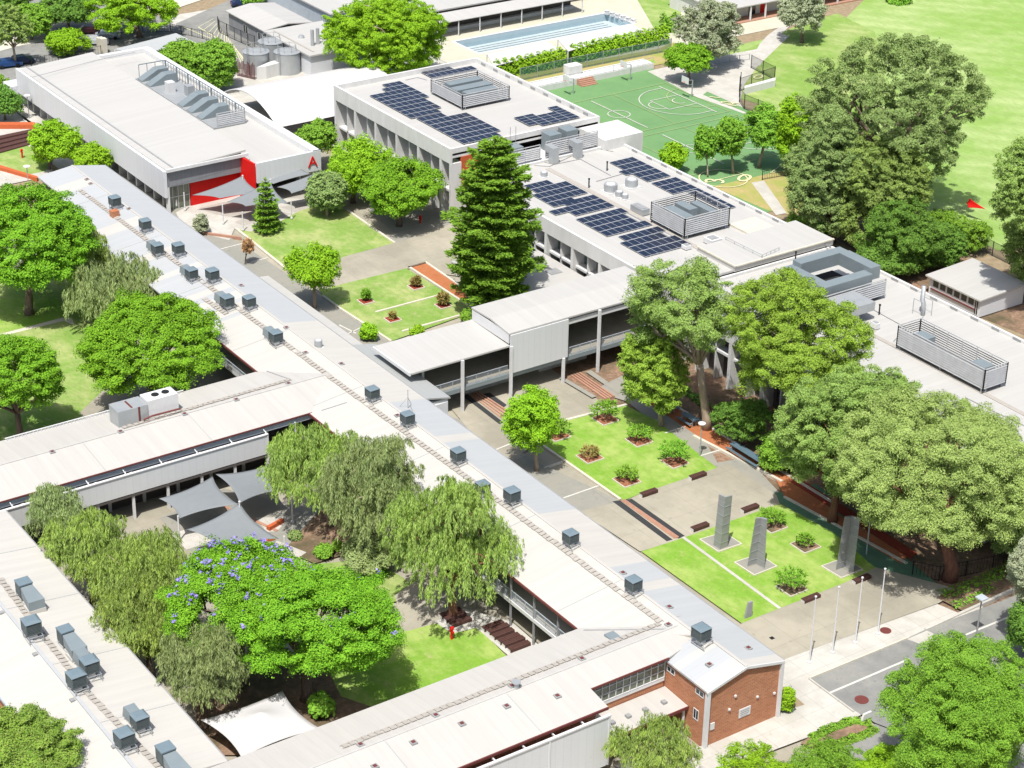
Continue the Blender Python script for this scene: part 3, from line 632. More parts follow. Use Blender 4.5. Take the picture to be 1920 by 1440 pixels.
# screen
b = MB(); b.box(-169.3, -169.2, 40, 86, 3.35, 5.65); b.build('screen_panel', 'white_clad_y', mw)
b = MB(); b.box(-169.4, -169.1, 40, 86.05, 5.65, 5.75); b.box(-169.35, -169.15, 86, 86.15, 2.5, 5.75); b.build('screen_frame', 'white', mw)
for k in range(12):
    y = 86 - 4.05 * k; bb = MB(); bb.beam((-170.1, y, 5.95), (-169.2, y, 5.7), .08); bb.beam((-170.1, y + .3, 5.6), (-169.25, y, 5.7), .05); bb.build('bracket', 'white', mw)
b = MB(); b.box(-170.0, -169.95, 40, 86, 5.2, 5.3); b.build('rail', 'white', mw)
for k in range(12):
    y = 86.05 - 3.9 * k; MB().box(-169.55, -169.3, y - .13, y + .13, 0, 5.7).build('post', 'white', mw)
    MB().box(-172.55, -172.3, y - 1.6, y - 1.25, 0, 3.0).build('pillar', 'conc', mw)
MB().box(-169.6, -169.45, 89.5, 89.65, 0, 6).build('post', 'white', mw)
bb = MB(); bb.beam((-170, 92, 3.1), (-170, 87.2, .2), .15, .3); bb.build('stair', 'steel_grey', mw)
treads([(230, 803), (545, 712)], z_mid).build('roof_walkway', 'tread', mw)
treads([(225, 803), (225, 798)], z_mid)
vents([(98, 848), (226, 810), (346, 777), (443, 750), (541, 720)], z_mid, mw)
b = MB(); 
for k in range(48):
    b.box(-181.6, -181.5, 62 + k * .42 * 1.0, 62.06 + k * .42, 6.35, 6.6)
b.box(-181.62, -181.5, 61.8, 82.3, 6.6, 6.68); b.box(-181.62, -181.5, 61.8, 82.3, 6.33, 6.38); b.build('eave_rail', 'white', mw)
# ------------------------------------------------------------------ lower wing
lw = thing('window_wing', 'cream-roofed wing with a tall white screen and a multi-pane window strip over brick', 'school building', (-115, 80, 0))
b = MB()
slab(b, [(-115.3, 20, 7.14), (-115.3, 98.9, 7.14), (-120.7, 91.8, 6.33), (-120.7, 20, 6.33)][::-1])
slab(b, [(-115.3, 20, 7.14), (-109.8, 20, 6.33), (-109.8, 86.8, 6.33), (-112.3, 86.8, 6.69), (-112.3, 95.3, 6.69), (-113.0, 98.9, 6.8), (-115.3, 98.9, 7.14)][::-1])
b.build('roof', 'roof_warm_x', lw)
MB().box(-115.4, -115.2, 20, 98.6, 7.11, 7.19).build('ridge_cap', 'roof_white_x', lw)
b = MB(); b.box(-109.8, -109.68, 20, 86.8, 6.08, 6.32); b.box(-112.3, -112.2, 86.8, 95.3, 6.5, 6.7); b.build('gutter', 'maroon', lw)
b = MB(); b.box(-120.4, -111.2, 20, 86.6, 0, 6.1); b.box(-120.4, -116.5, 86.7, 95, 0, 6.1); b.box(-116.4, -112.8, 86.7, 95.3, 0, 6.5); b.build('wall', 'brick', lw)
MB().box(-120.6, -120.45, 20, 92, 6.05, 6.3).build('gutter', 'steel_grey', lw)
window(lw, 0, -112.78, 86.8, 95.3, 4.35, 6.55, m='glass_room', mull=10, trans=2, out=.1)
MB().box(-112.8, -112.7, 86.8, 95.3, 4.0, 4.3).build('sill', 'white', lw)
for k in range(5):
    y0 = 55 + k * 6.3; window(lw, 0, -111.2, y0, y0 + 5.9, 4.9, 6.0, m='glass', mull=6, trans=0, out=.08)
b = MB(); b.box(-109.1, -109.0, 40, 86.4, .9, 6.0); b.build('screen_panel', 'white_clad_y', lw)
b = MB(); b.box(-109.15, -108.9, 40, 86.5, 6.0, 6.15)
for y in (86.4, 80.2, 74, 67.8): b.box(-109.02, -108.93, y - .08, y + .08, .9, 6.0)
b.build('screen_frame', 'white', lw)
for y in (84, 81, 78, 75, 72): MB().box(-109.9, -109.1, y - .05, y + .05, 5.8, 5.95).build('bracket', 'white', lw)
b = MB(); slab(b, [(-112.7, 86.9, 3.35), (-109.4, 86.9, 3.2), (-109.4, 95.4, 3.2), (-112.7, 95.4, 3.35)][::-1]); b.build('canopy', 'roof_warm_x', lw)
b = MB(); b.box(-109.4, -109.3, 86.9, 95.4, 2.95, 3.22); b.build('gutter', 'maroon', lw)
MB().box(-109.7, -109.55, 95.0, 95.2, 0, 3.0).build('post', 'white', lw)
MB().box(-110.8, -110.5, 86.7, 88.4, 0, 3.0).build('brick_return', 'brick', lw)
treads([(1236, 1170), (1000, 1262), (640, 1402)], z_long).build('roof_walkway', 'tread', lw)
vents([(1091, 1236), (1045, 1306), (950, 1325), (866, 1358), (775, 1393), (817, 1342), (676, 1397), (703, 1438), (960, 1287)], z_long, lw)
for (u, v) in ((1148, 1355), (1178, 1343), (1210, 1331), (1245, 1317)):
    p = G(u, v, 3.35); MB().box(p.x - .22, p.x + .22, p.y - .22, p.y + .22, 3.2, 3.5).build('roof_vent', 'steel_grey', lw)
p = GR(1150, 1195, z_long); MB().box(p.x - .7, p.x + .7, p.y - .5, p.y + .5, p.z - .1, p.z + .14).build('skylight', 'galv_blue', lw)
p = GR(968, 1290, z_long); MB().cyl(p.x, p.y, p.z - .1, p.z + .5, .22, 12).cyl(p.x, p.y, p.z + .6, p.z + .68, .4, 12).cyl(p.x, p.y, p.z + .4, p.z + .6, .05, 6).build('flue', 'galv', lw)
# ------------------------------------------------------------------ west wing
ww = thing('cooler_wing', 'long plain cream-roofed wing carrying a line of roof coolers and ducts', 'school building', (-145, 50, 0))
b = MB()
slab(b, [(-168.2, 49.5, 7.05), (-120.75, 49.5, 7.05), (-120.75, 56.5, 6.3), (-168.2, 56.5, 6.3)][::-1])
slab(b, [(-168.2, 44.5, 6.3), (-120.75, 44.5, 6.3), (-120.75, 49.5, 7.05), (-168.2, 49.5, 7.05)][::-1])
b.build('roof', 'roof_warm_y', ww)
MB().box(-168.2, -120.9, 49.3, 49.62, 7.04, 7.16).build('ridge_cap', 'roof_cool_y', ww)
MB().box(-168, -120.9, 45.2, 56.2, 0, 6.1).build('wall', 'brick', ww)
MB().box(-168.2, -120.8, 44.38, 44.5, 6.08, 6.3).build('gutter', 'bluegrey', ww)
MB().box(-168.2, -120.8, 56.5, 56.62, 6.1, 6.3).build('gutter', 'steel_grey', ww)
treads([(0, 1085), (55, 1158), (165, 1300), (300, 1440)], z_west).build('roof_walkway', 'tread', ww)
b = MB()
for x in (-160.5, -151, -141.5, -132): b.box(x - .35, x + .35, 49.7, 56.4, 0, 0)
for (u, v) in ((5, 1149), (68, 1227), (138, 1313), (216, 1400)):
    p = GR(u, v, z_west); MB().box(p.x - .2, p.x + .2, p.y - .3, p.y + .1, p.z, p.z + .15).build('roof_bracket', 'steel_grey', ww)
# ------------------------------------------------------------------ block A
ab = thing('hall_block', 'low white-clad hall with a large red letter A and a bright red entrance wall', 'school building', (-268, 121, 0))
b = MB(); slab(b, [(-296.2, 110.0, 6.55), (-243.3, 110.0, 6.55), (-243.3, 122.3, 7.25), (-296.2, 122.3, 7.25)][::-1], .25)
b.build('roof', 'roof_white_y', ab)
b = MB(); b.box(-296.4, -243.6, 122.3, 131.3, 4.9, 5.5); b.box(-243.6, -240.2, 122.3, 131.3, 4.9, 5.5); b.build('lower_roof', 'roof_white_x', ab)
b = MB()
b.box(-297.2, -243.4, 109.55, 109.98, 2.5, 6.42); b.build('side_cladding', 'white_clad', ab)
b = MB(); b.box(-296.4, -243.4, 111, 111.25, 6.6, 6.68); b.build('box_gutter', 'steel_grey', ab)
b = MB(); b.box(-297.2, -296.4, 109.98, 132.4, 2.5, 6.3); b.box(-296.4, -239.9, 131.3, 132.5, 2.5, 6.3); b.build('parapet', 'white', ab)
b = MB(); b.box(-240.2, -239.8, 122.2, 132.5, 3.3, 6.3); b.build('front_cladding', 'white_clad_y', ab)
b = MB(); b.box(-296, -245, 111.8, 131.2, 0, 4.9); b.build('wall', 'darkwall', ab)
for k in range(17):
    x = -294 + k * 2.95; MB().box(x, x + .35, 110.6, 111.8, 0, 2.55).build('pillar', 'conc', ab)
    MB().box(x + .9, x + 2.3, 111.6, 111.78, .5, 1.5).build('panel', 'white', ab)
b = MB(); b.face([(-243.6, 110.0, 3.9), (-243.6, 121.7, 4.9), (-243.6, 121.7, 6.95), (-243.6, 110.0, 6.3)]); b.box(-244.0, -243.62, 110, 121.7, 3.9, 6.3); b.build('front_panel', 'greywall', ab)  # the grey carries the shade under the overhanging roof, painted as colour
b = MB(); b.box(-244.7, -244.4, 113.9, 121.5, 0, 5.0); b.prism([(-244.4, 121.5), (-240.2, 121.9), (-240.2, 122.15), (-244.4, 121.9)], 0, 6.2); b.build('red_wall', 'red', ab)
window(ab, 0, -244.6, 110.3, 113.8, 0.05, 3.8, m='glass_room', mull=3, trans=1, out=.1, name='entrance_doors')
MB().box(-244.2, -243.5, 109.98, 110.3, 0, 3.9).build('corner_post', 'white', ab)
b = MB(); b.box(-243.4, -243.1, 109.9, 122.6, 6.3, 6.75); b.build('eave_trim', 'white', ab)
me = text_mesh('A', 2.3, .05); me.materials.append(MT['red']); o = bpy.data.objects.new('red_letter', me); COL.objects.link(o); o.parent = ab
o.location = Vector((-239.72, 131.1, 4.75)) - ab.location; o.rotation_euler = (math.pi / 2, 0, math.pi / 2)
MB().box(-300.5, -297.3, 108.5, 112, 0, 3.5).build('annexe', 'white_clad', ab)
# plant platform on A
pl = thing('roof_plant', 'open railed deck of curved grey ducts on the white hall roof', 'roof plant', (-271, 127, 5.5))
b = MB(); b.box(-284.5, -257.5, 124.3, 129.6, 5.6, 5.8); b.build('platform', 'galv', pl)
b = MB()
for x0, x1, y in ((-284.5, -257.5, 129.6),):
    b.beam((x0, y, 7.9), (x1, y, 7.9), .12); b.beam((x0, y, 7.2), (x1, y, 7.2), .05)
    for k in range(28): b.beam((x0 + k, y, 5.7), (x0 + k, y, 7.9), .07 if k % 4 else .2)
b.beam((-284.5, 125, 7.9), (-284.5, 129.6, 7.9), .12)
for k in range(4): b.beam((-284.5, 125 + k * 1.4, 5.7), (-284.5, 125 + k * 1.4, 7.9), .08)
b.build('railing', 'galv_blue', pl)
def louvre(parent, x0, y0, x1, y1, z0, z1, step=.28, m='slat', door=None):
    b = MB(); n = int((z1 - z0) / step); A = Vector((x0, y0, 0)); B = Vector((x1, y1, 0)); d = (B - A).normalized(); nn = Vector((d.y, -d.x, 0)) * .05
    for k in range(n):
        z = z0 + k * step; p = [A + nn, B + nn, B - nn, A - nn]
        zz = [z, z, z + step * .62, z + step * .62]
        b.face([(q.x, q.y, w) for q, w in zip(p, zz)]); b.face([(q.x, q.y, w + .03) for q, w in zip(p, zz)][::-1])
    b.beam((x0, y0, z0 - .2), (x0, y0, z1), .12); b.beam((x1, y1, z0 - .2), (x1, y1, z1), .12); b.beam((x0, y0, z1), (x1, y1, z1), .1)
    L = (B - A).length; k = max(1, int(L / 2))
    for i in range(1, k): p = A + (B - A) * (i / k) - nn * 2; b.beam((p.x, p.y, z0 - .2), (p.x, p.y, z1), .07)
    return b.build('louvre_screen', m, parent)
louvre(pl, -257.6, 125.0, -257.6, 129.6, 5.7, 7.8)
def duct_curve(parent, x, y0, y1, z0, z1, w=1.5, name='duct'):
    b = MB(); n = 9; pr = []
    for i in range(n + 1):
        t_ = i / n; a = t_ * math.pi / 2; pr.append((y0 + (y1 - y0) * math.sin(a) * .62, z0 + (z1 - z0) * (1 - math.cos(a)) ** .7 if 0 else z0 + (z1 - z0) * math.sin(a * 1.0)))
    pr.append((y1, z1))
    th = .95
    for i in range(len(pr) - 1):
        (ya, za), (yb, zb) = pr[i], pr[i + 1]
        b.face([(x, ya, za), (x + w, ya, za), (x + w, yb, zb), (x, yb, zb)]); b.face([(x, ya, 5.81), (x, ya, za), (x, yb, zb), (x, yb, 5.81)][::-1]); b.face([(x + w, ya, 5.81), (x + w, ya, za), (x + w, yb, zb), (x + w, yb, 5.81)])
    b.face([(x, y1, 5.81), (x, y1, z1), (x + w, y1, z1), (x + w, y1, 5.81)])
    return b.build(name, 'galv_blue', parent)
for x in (-284, -281, -269.8, -266.6, -263.2): duct_curve(pl, x, 124.4, 129, 5.9, 7.35, 1.7)
for x, y in ((-276.5, 125.6), (-273.4, 127.4)):
    MB().box(x, x + 1.3, y, y + 1.2, 5.81, 7.4).build('condenser', 'white' if x < -275 else 'galv', pl)
# ------------------------------------------------------------------ concrete classroom blocks with fins
def finblock(name, label, x0, x1, y0, y1, H, sp_h, fins, step, wall_m, loc, roofm, ledge=4.3, glass=False, low=.75):
    o = thing(name, label, 'school building', loc)
    b = MB(); b.box(x0, x1, y0, y0 + .35, H - sp_h, H); b.build('parapet', 'conc', o)
    b = MB(); b.box(x0, x1, y1 - .35, y1, 0, H); b.box(x0, x0 + .35, y0 + .35, y1 - .35, H - sp_h, H)
    b.box(x0, x0 + .3, y0 + 1.8, y1 - .35, 0, H - sp_h); b.build('end_wall', 'conc', o)
    b = MB(); b.box(x0 + .35, x1, y0 + .35, y1 - .35, H - low - .3, H - low); b.build('roof', roofm, o)
    b = MB(); b.box(x0 + .3, x1, y0 + 1.8, y0 + 2, 0, H - sp_h); b.build('wall', wall_m, o)
    b = MB(); b.box(x0 + .3, x1, y0 + .5, y0 + 1.8, ledge, ledge + .3); b.build('ledge', 'white', o)
    k = 0; x = x0 + .05
    while x < x1 - .5:
        b = MB(); w = .5 if k % 2 == 0 else .22
        yy = y0 + .02 if k % 2 == 0 else y0 + .5
        b.prism([(x, yy), (x + w, yy), (x + w, y0 + 1.8), (x, y0 + 1.8)], 0, H - sp_h); b.build('fin', 'conc', o)
        for zz in (ledge + .8, .9):
            if glass:
                window(o, 1, y0 + 1.8, x + w + .1, x + step - .1, zz - .5, H - sp_h - .1 if zz > 2 else ledge - .1, m='glass_green', fm='steel_grey', mull=1)
            else: window(o, 1, y0 + 1.8, x + w + .5, x + w + 1.35, zz, zz + 2.6, m='glass', fm='maroon', mull=0, trans=1)
        x += step; k += 1
    return o
bb_ = finblock('concrete_block', 'tall concrete block with angled fins, three rooftop solar areas and a louvred plant pen', -251.8, -219.6, 141.6, 167.2, 11, 2.2, 11, 2.93, 'conc', (-236, 154, 0), 'roof_white_y')
b = MB(); b.box(-219.95, -219.6, 141.95, 166.85, 9.6, 11); b.build('end_wall', 'conc', bb_)
b = MB(); b.box(-219.9, -219.55, 141.6, 143.4, 0, 8.8); b.m = 1; b.box(-219.9, -219.5, 143.4, 149.4, 5.0, 9.6); b.m = 0; b.box(-219.9, -219.5, 143.4, 150, 0, 4.9); b.build('orange_end_panel', ['conc', 'orange'], bb_)
b = MB(); b.box(-219.6, -213.5, 163.6, 170.4, 0, 9.9); b.build('stair_tower', 'conc', bb_)
for k in range(9):
    x = -250 + k * 3.35; MB().box(x, x + 1.2, 166.82, 166.86, 10.4, 10.75).build('parapet_vent', 'steel_grey', bb_)
b2 = finblock('glazed_block', 'white-roofed lower block with green glazing, solar arrays and roof vents behind the tall pine', -214.6, -171.5, 141.6, 167.3, 8.7, 2.0, 14, 2.93, 'conc', (-195, 154, 0), 'roof_white_x', ledge=3.9, glass=True, low=.35)
for k in range(13):
    x = -211.5 + k * 3.35; MB().box(x, x + 1.2, 166.9, 166.94, 8.38, 8.68).build('parapet_vent', 'steel_grey', b2)
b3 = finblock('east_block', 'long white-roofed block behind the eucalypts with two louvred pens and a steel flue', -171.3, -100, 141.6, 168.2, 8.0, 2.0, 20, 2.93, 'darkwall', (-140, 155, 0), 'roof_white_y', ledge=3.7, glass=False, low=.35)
for k in range(18):
    x = -166.8 + k * 3.35; MB().box(x, x + 1.2, 167.8, 167.84, 7.68, 7.98).build('parapet_vent', 'steel_grey', b3)
b = MB(); b.box(-178.4, -171.2, 152, 168.3, 8.2, 9.0); b.build('raised_roof', 'roof_white_x', b2)
b = MB(); b.box(-178.5, -171.0, 151.9, 152.1, 8.9, 9.08); b.box(-171.25, -171.0, 152, 168.3, 8.9, 9.06); b.build('roof_edge', 'sandline', b2)
# entry canopy in front of glazed block
b = MB(); b.box(-201, -179.5, 129.8, 141.4, 3.5, 3.85)
b.build('porch_roof', 'roof_white_y', b2)
for k in range(3):
    x = -197 + 5.0 * k; MB().box(x, x + 1.6, 138.2, 139.9, 3.86, 3.93).build('porch_skylight', 'steel_grey', b2)
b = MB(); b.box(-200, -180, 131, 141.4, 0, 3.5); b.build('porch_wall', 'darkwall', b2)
# walkways on the roof of glazed block
def roofstrip(parent, y0, y1, x0, x1, z, m='tread', name='roof_walkway'): MB().box(x0, x1, y0, y1, z - .02, z + .05).build(name, m, parent)
q = G(1005, 305, 8.35); roofstrip(b2, q.y - .4, q.y + .4, -212, -172.5, 8.37)
q = G(1250, 445, 8.0)
b = MB()
roofstrip(bb_, G(800, 230, 10.3).y - .3, G(800, 230, 10.3).y + .3, -232, -220.2, 10.28)
roofstrip(b3, G(1660, 640, 7.7).y - .3, G(1660, 640, 7.7).y + .3, -158, -105, 7.68)
def pen(parent_label, x0, x1, y0, y1, z0, z1, label, units, group='louvred plant pens on the roofs'):
    o = thing('plant_pen', label, 'roof plant pen', ((x0 + x1) / 2, (y0 + y1) / 2, z0 - .3), group)
    louvre(o, x0, y0, x1, y0, z0, z1); louvre(o, x1, y0, x1, y1, z0, z1); louvre(o, x1, y1, x0, y1, z0, z1); louvre(o, x0, y1, x0, y0, z0, z1)
    b = MB(); b.box(x0 + .1, x1 - .1, y0 + .1, y1 - .1, z0 - .15, z0 - .05)
    for x in (x0 + .3, x1 - .3, (x0 + x1) / 2):
        for y in (y0 + .3, y1 - .3): b.box(x - .08, x + .08, y - .08, y + .08, z0 - .75, z0 - .15)
    b.build('platform', 'steel_grey', o)
    for (a, b_, c, d, h) in units: MB().box(a, b_, c, d, z0, z0 + h).build('duct_box', 'galv_blue', o)
    b = MB(); b.beam((x1 - .2, y0 - .06, z0 - .6), (x1 - .2, y0 - .06, z1), .06); b.beam((x1 + .0, y0 + .5, z0 - .6), (x1 + .0, y0 + .5, z1), .06)
    for k in range(9): b.beam((x1 - .2, y0 - .06, z0 - .4 + k * .32), (x1, y0 + .5, z0 - .4 + k * .32), .03)
    b.build('ladder', 'galv', o); return o
def dbx(x0, x1, y0, y1, lst): return lst
pen(None, -242.4, -233.9, 152.9, 161.1, 10.75, 12.6, 'louvred pen of parallel duct boxes on the tall concrete block', [(-240.8, -239.2, 154.2, 160, 1.6), (-238.6, -236.8, 153.8, 160.2, 1.5), (-236.3, -234.9, 154.4, 159.8, 1.5), (-241, -240, 155, 157, 1.2)])
pen(None, -189, -182.1, 152.8, 160.1, 8.95, 11.3, 'smaller louvred pen with three duct boxes beside the solar arrays of the glazed block', [(-188, -183.6, 153.8, 155.4, 1.7), (-188.2, -185.2, 156, 157.4, 1.8), (-187.5, -183.2, 158, 159.2, 1.7), (-184.8, -183, 153.9, 155, 1.2)])
pen(None, -145.3, -131.9, 154.4, 157.9, 8.3, 10.7, 'long narrow louvred pen at the right end of the roofs', [(-143.6, -141.6, 155.1, 156.6, 1.9), (-134.9, -132.9, 155.4, 156.9, 1.9)])
pp = thing('duct_ring_plant', 'square ring of blue-grey ducts over louvres on the roof behind the bright eucalypt', 'roof plant', (-160, 158, 7.7))
louvre(pp, -165.5, 153.3, -156.3, 153.3, 8.2, 10.3); louvre(pp, -156.3, 153.3, -156.3, 163, 8.2, 10.3)
zt = 10.9
b = MB(); b.box(-164.6, -157.2, 153.9, 155.4, 9.6, zt); b.build('duct_box', 'galv_blue', pp)
b = MB(); b.box(-164.6, -163.1, 155.4, 163, 9.9, zt + .6); b.build('duct_box', 'galv_blue', pp)
b = MB(); b.box(-163.1, -157.6, 161.6, 163.2, 9.9, zt + .6); b.build('duct_box', 'galv_blue', pp)
b = MB(); b.box(-158.7, -157.2, 155.41, 161.6, 9.6, zt); b.build('duct_box', 'galv_blue', pp)
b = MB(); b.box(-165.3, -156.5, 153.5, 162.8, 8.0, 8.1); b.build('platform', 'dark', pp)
b = MB(); b.box(-155.9, -152.4, 153.4, 157.6, 9.0, 10.1); b.box(-154.9, -152.8, 153.6, 155.6, 7.65, 9.0); b.build('side_duct', 'galv', pp)
p = G(1730, 590, 7.7); fl = thing('steel_flue', 'tall bent silver flue and stand behind the long louvred pen', 'flue', p)
MB().tube([(p.x, p.y, 7.65), (p.x, p.y, 9.0), (p.x - .5, p.y + .2, 9.4), (p.x - .5, p.y + .2, 11.2)], .28, 10).build('pipe', 'galv', fl, True)
b = MB()
for dx in (-1, .7):
    for dy in (-.7, .7): b.beam((p.x + dx, p.y + dy, 7.65), (p.x + dx, p.y + dy, 9.6), .06)
b.beam((p.x - 1, p.y - .7, 9.6), (p.x + .7, p.y - .7, 9.6), .06); b.beam((p.x - 1, p.y + .7, 9.6), (p.x + .7, p.y + .7, 9.6), .06); b.build('frame', 'galv', fl)
MB().box(-219.5, -214.7, 149.5, 166.9, 0, 8.33).build('link_wall', 'conc', b2)
# plant strip between the blocks
ps = thing('louvre_wall_plant', 'long louvred wall and duct drops below the tall block parapet', 'roof plant', (-216, 157, 8.3))
louvre(ps, -215.2, 144.0, -215.2, 153.6, 8.8, 10.7); louvre(ps, -215.2, 154.6, -215.2, 163.5, 8.8, 10.9)
for q_ in ((156.5, 158.5, 10.9), (159.4, 161.4, 11.0), (150.5, 152, 10.2)): MB().box(-219, -216.9, q_[0], q_[1], 8.4, q_[2]).build('condenser', 'galv_blue', ps)
for y in (154.2, 158.3):
    b = MB(); b.box(-215.0, -212.9, y, y + 1.0, 9.8, 10.7); b.box(-213.9, -212.9, y, y + 1.0, 8.36, 9.8); b.build('duct_drop', 'galv', ps)
b = MB(); 
for x, y in ((-218.5, 150.8), (-218.3, 151.6)): b.beam((x, y, 10.5), (x, y, 12.8), .06)
b.build('aerial', 'galv', ps)
# ------------------------------------------------------------------ solar arrays
pvb = MB(); pvb.box(-.5, .5, -.83, .83, 0, .04); pvb.m = 1; pvb.face([(-.455, -.785, .045), (.455, -.785, .045), (.455, .785, .045), (-.455, .785, .045)])
pvo = pvb.build('panel', ['pv_frame', 'pv']); pv_me = pvo.data; bpy.data.objects.remove(pvo)
def inpoly(x, y, P):
    c = False; j = len(P) - 1
    for i in range(len(P)):
        if (P[i][1] > y) != (P[j][1] > y) and x < (P[j][0] - P[i][0]) * (y - P[i][1]) / (P[j][1] - P[i][1]) + P[i][0]: c = not c
        j = i
    return c
def array(px, z, label, longx=False):
    P = [tuple(G(u, v, z + .15))[:2] for u, v in px]
    x0 = min(p[0] for p in P); x1 = max(p[0] for p in P); y0 = min(p[1] for p in P); y1 = max(p[1] for p in P)
    o = thing('solar_array', label, 'solar array', ((x0 + x1) / 2, (y0 + y1) / 2, z), 'solar arrays on the white roofs')
    wx, wy = (1.70, 1.04) if longx else (1.04, 1.70)
    nx = max(1, round((x1 - x0) / wx)); ny = max(1, round((y1 - y0) / wy)); sx = (x1 - x0) / nx; sy = (y1 - y0) / ny
    for i in range(nx):
        for j in range(ny):
            x = x0 + (i + .5) * sx; y = y0 + (j + .5) * sy
            if inpoly(x, y, P):
                q = bpy.data.objects.new('panel', pv_me); COL.objects.link(q); q.parent = o; q.location = (x - o.location.x, y - o.location.y, .14)
                q.scale = (sx / 1.0 * (1 if not longx else 1), sy / 1.66, 1) if not longx else (sx / 1.0, sy / 1.66, 1)
    b = MB(); nrm = 0
    for j in range(ny):
        y = y0 + (j + .5) * sy; xs = [x0 + (i + .5) * sx for i in range(nx) if inpoly(x0 + (i + .5) * sx, y, P)]
        if xs: b.box(min(xs) - sx / 2, max(xs) + sx / 2, y - .3, y - .25, z, z + .13); b.box(min(xs) - sx / 2, max(xs) + sx / 2, y + .25, y + .3, z, z + .13)
    b.build('mounting_rail', 'galv', o)
array([(716, 160), (749, 152), (803, 181), (797, 187), (824, 198), (820, 207), (775, 221), (694, 180), (722, 168)], 10.3, 'stepped solar array left of the louvred pen on the tall block', True)
array([(783, 223), (829, 211), (838, 218), (872, 210), (943, 248), (870, 270)], 10.3, 'large solar array nearest the front corner of the tall block', True)
array([(787, 134), (880, 122), (892, 130), (810, 146)], 10.3, 'thin solar array behind the louvred pen on the tall block', True)
array([(965, 222), (1043, 207), (1031, 201), (1045, 199), (1087, 220), (995, 237)], 10.3, 'solar array with one notched corner at the right end of the tall block')
array([(985, 347), (1058, 338), (1094, 358), (1063, 369), (1074, 376), (1040, 388), (1026, 381), (985, 352)], 8.35, 'solar array partly behind the top of the tall pine', True)
array([(1025, 394), (1112, 365), (1147, 384), (1075, 406), (1060, 396), (1040, 401)], 8.35, 'solar array next right of the pine, pointing at the vents', True)
array([(1087, 415), (1163, 390), (1178, 400), (1164, 404), (1184, 412), (1217, 418), (1140, 443)], 8.35, 'solar array in the middle of the front row on the glazed block', True)
array([(1156, 452), (1230, 425), (1249, 434), (1240, 439), (1252, 450), (1270, 444), (1288, 455), (1213, 481)], 8.35, 'solar array at the right end of the front row, in front of the small pen', True)
array([(1144, 304), (1187, 296), (1258, 330), (1215, 340), (1193, 329), (1181, 332), (1165, 322), (1171, 319)], 8.35, 'stepped solar array by the rear parapet nearest the courts', True)
array([(1222, 343), (1268, 335), (1310, 355), (1380, 388), (1360, 393), (1290, 358), (1258, 362)], 8.35, 'long solar array behind the small louvred pen', True)
# ------------------------------------------------------------------ bridge
br = thing('covered_bridge', 'two-level white roofed footbridge with a large blank white end panel', 'covered bridge', (-175.5, 122, 0))
b = MB(); slab(b, [(-179.3, 105.3, 6.95), (-171.4, 105.3, 6.75), (-171.4, 118.8, 6.75), (-179.3, 118.8, 6.95)][::-1], .2); b.build('low_roof', 'roof_white_x', br)
b = MB(); slab(b, [(-179.3, 118.6, 8.55), (-175.3, 118.6, 8.7), (-171.4, 118.6, 8.3), (-171.4, 141.2, 8.3), (-175.3, 141.2, 8.7), (-179.3, 141.2, 8.55)][::-1], .2); b.build('high_roof', 'roof_white_x', br)
b = MB(); b.box(-179.2, -171.5, 118.62, 118.75, 6.97, 8.25); b.build('step_panel', 'white', br)
b = MB(); b.box(-171.35, -171.2, 118.7, 126.9, 3.2, 8.1); b.build('end_panel', 'white_clad_y', br)
MB().box(-179.35, -171.3, 105.1, 105.28, 6.5, 6.9).build('gutter', 'white', br)
b = MB(); b.box(-179, -171.6, 105.5, 141.2, 2.75, 3.05); b.build('deck', 'paving', br)
MB().box(-171.6, -171.45, 105.5, 141.2, 2.55, 3.1).build('deck_edge', 'galv_blue', br)
MB().box(-171.9, -171.6, 127, 141.2, 7.2, 7.8).build('beam', 'white', br)
railing(-171.6, 107.8, -171.6, 118.6, 3.1, parent=br); railing(-171.6, 127.3, -171.6, 141, 3.1, parent=br); railing(-178.9, 105.5, -178.9, 141, 3.1, parent=br)
b = MB(); b.box(-179, -178.8, 108, 118.6, 3.06, 6.6); b.box(-179, -178.8, 118.85, 141, 3.06, 8.2); b.build('back_wall', 'dark', br)  # added dark sheets standing in for the shaded interior of the bridge
for y, z in ((108.6, 6.7), (112.1, 6.7), (118.8, 6.7), (126.3, 3.2), (131.4, 8.2), (139.0, 8.2)):
    x = -171.0 if y != 108.6 else -174; MB().box(x - .35, x - .05, y - .15, y + .15, 0, z).build('column', 'white', br)
for y in (110, 124, 137): MB().box(-178.8, -178.5, y - .15, y + .15, 0, 8.3 if y > 118 else 6.6).build('column', 'white', br)
b = MB()
for y0 in (114.5, 125.5): MB().box(-175.8, -174.9, y0, y0 + 7, .0, .75).build('ramp_wall', 'conc', br)
railing(-175.2, 114.5, -175.2, 121.5, .75, 1.0, 'steel_grey', br, step=1.2, name='ramp_rail'); railing(-175.2, 125.5, -175.2, 132.5, .75, 1.0, 'steel_grey', br, step=1.2, name='ramp_rail')
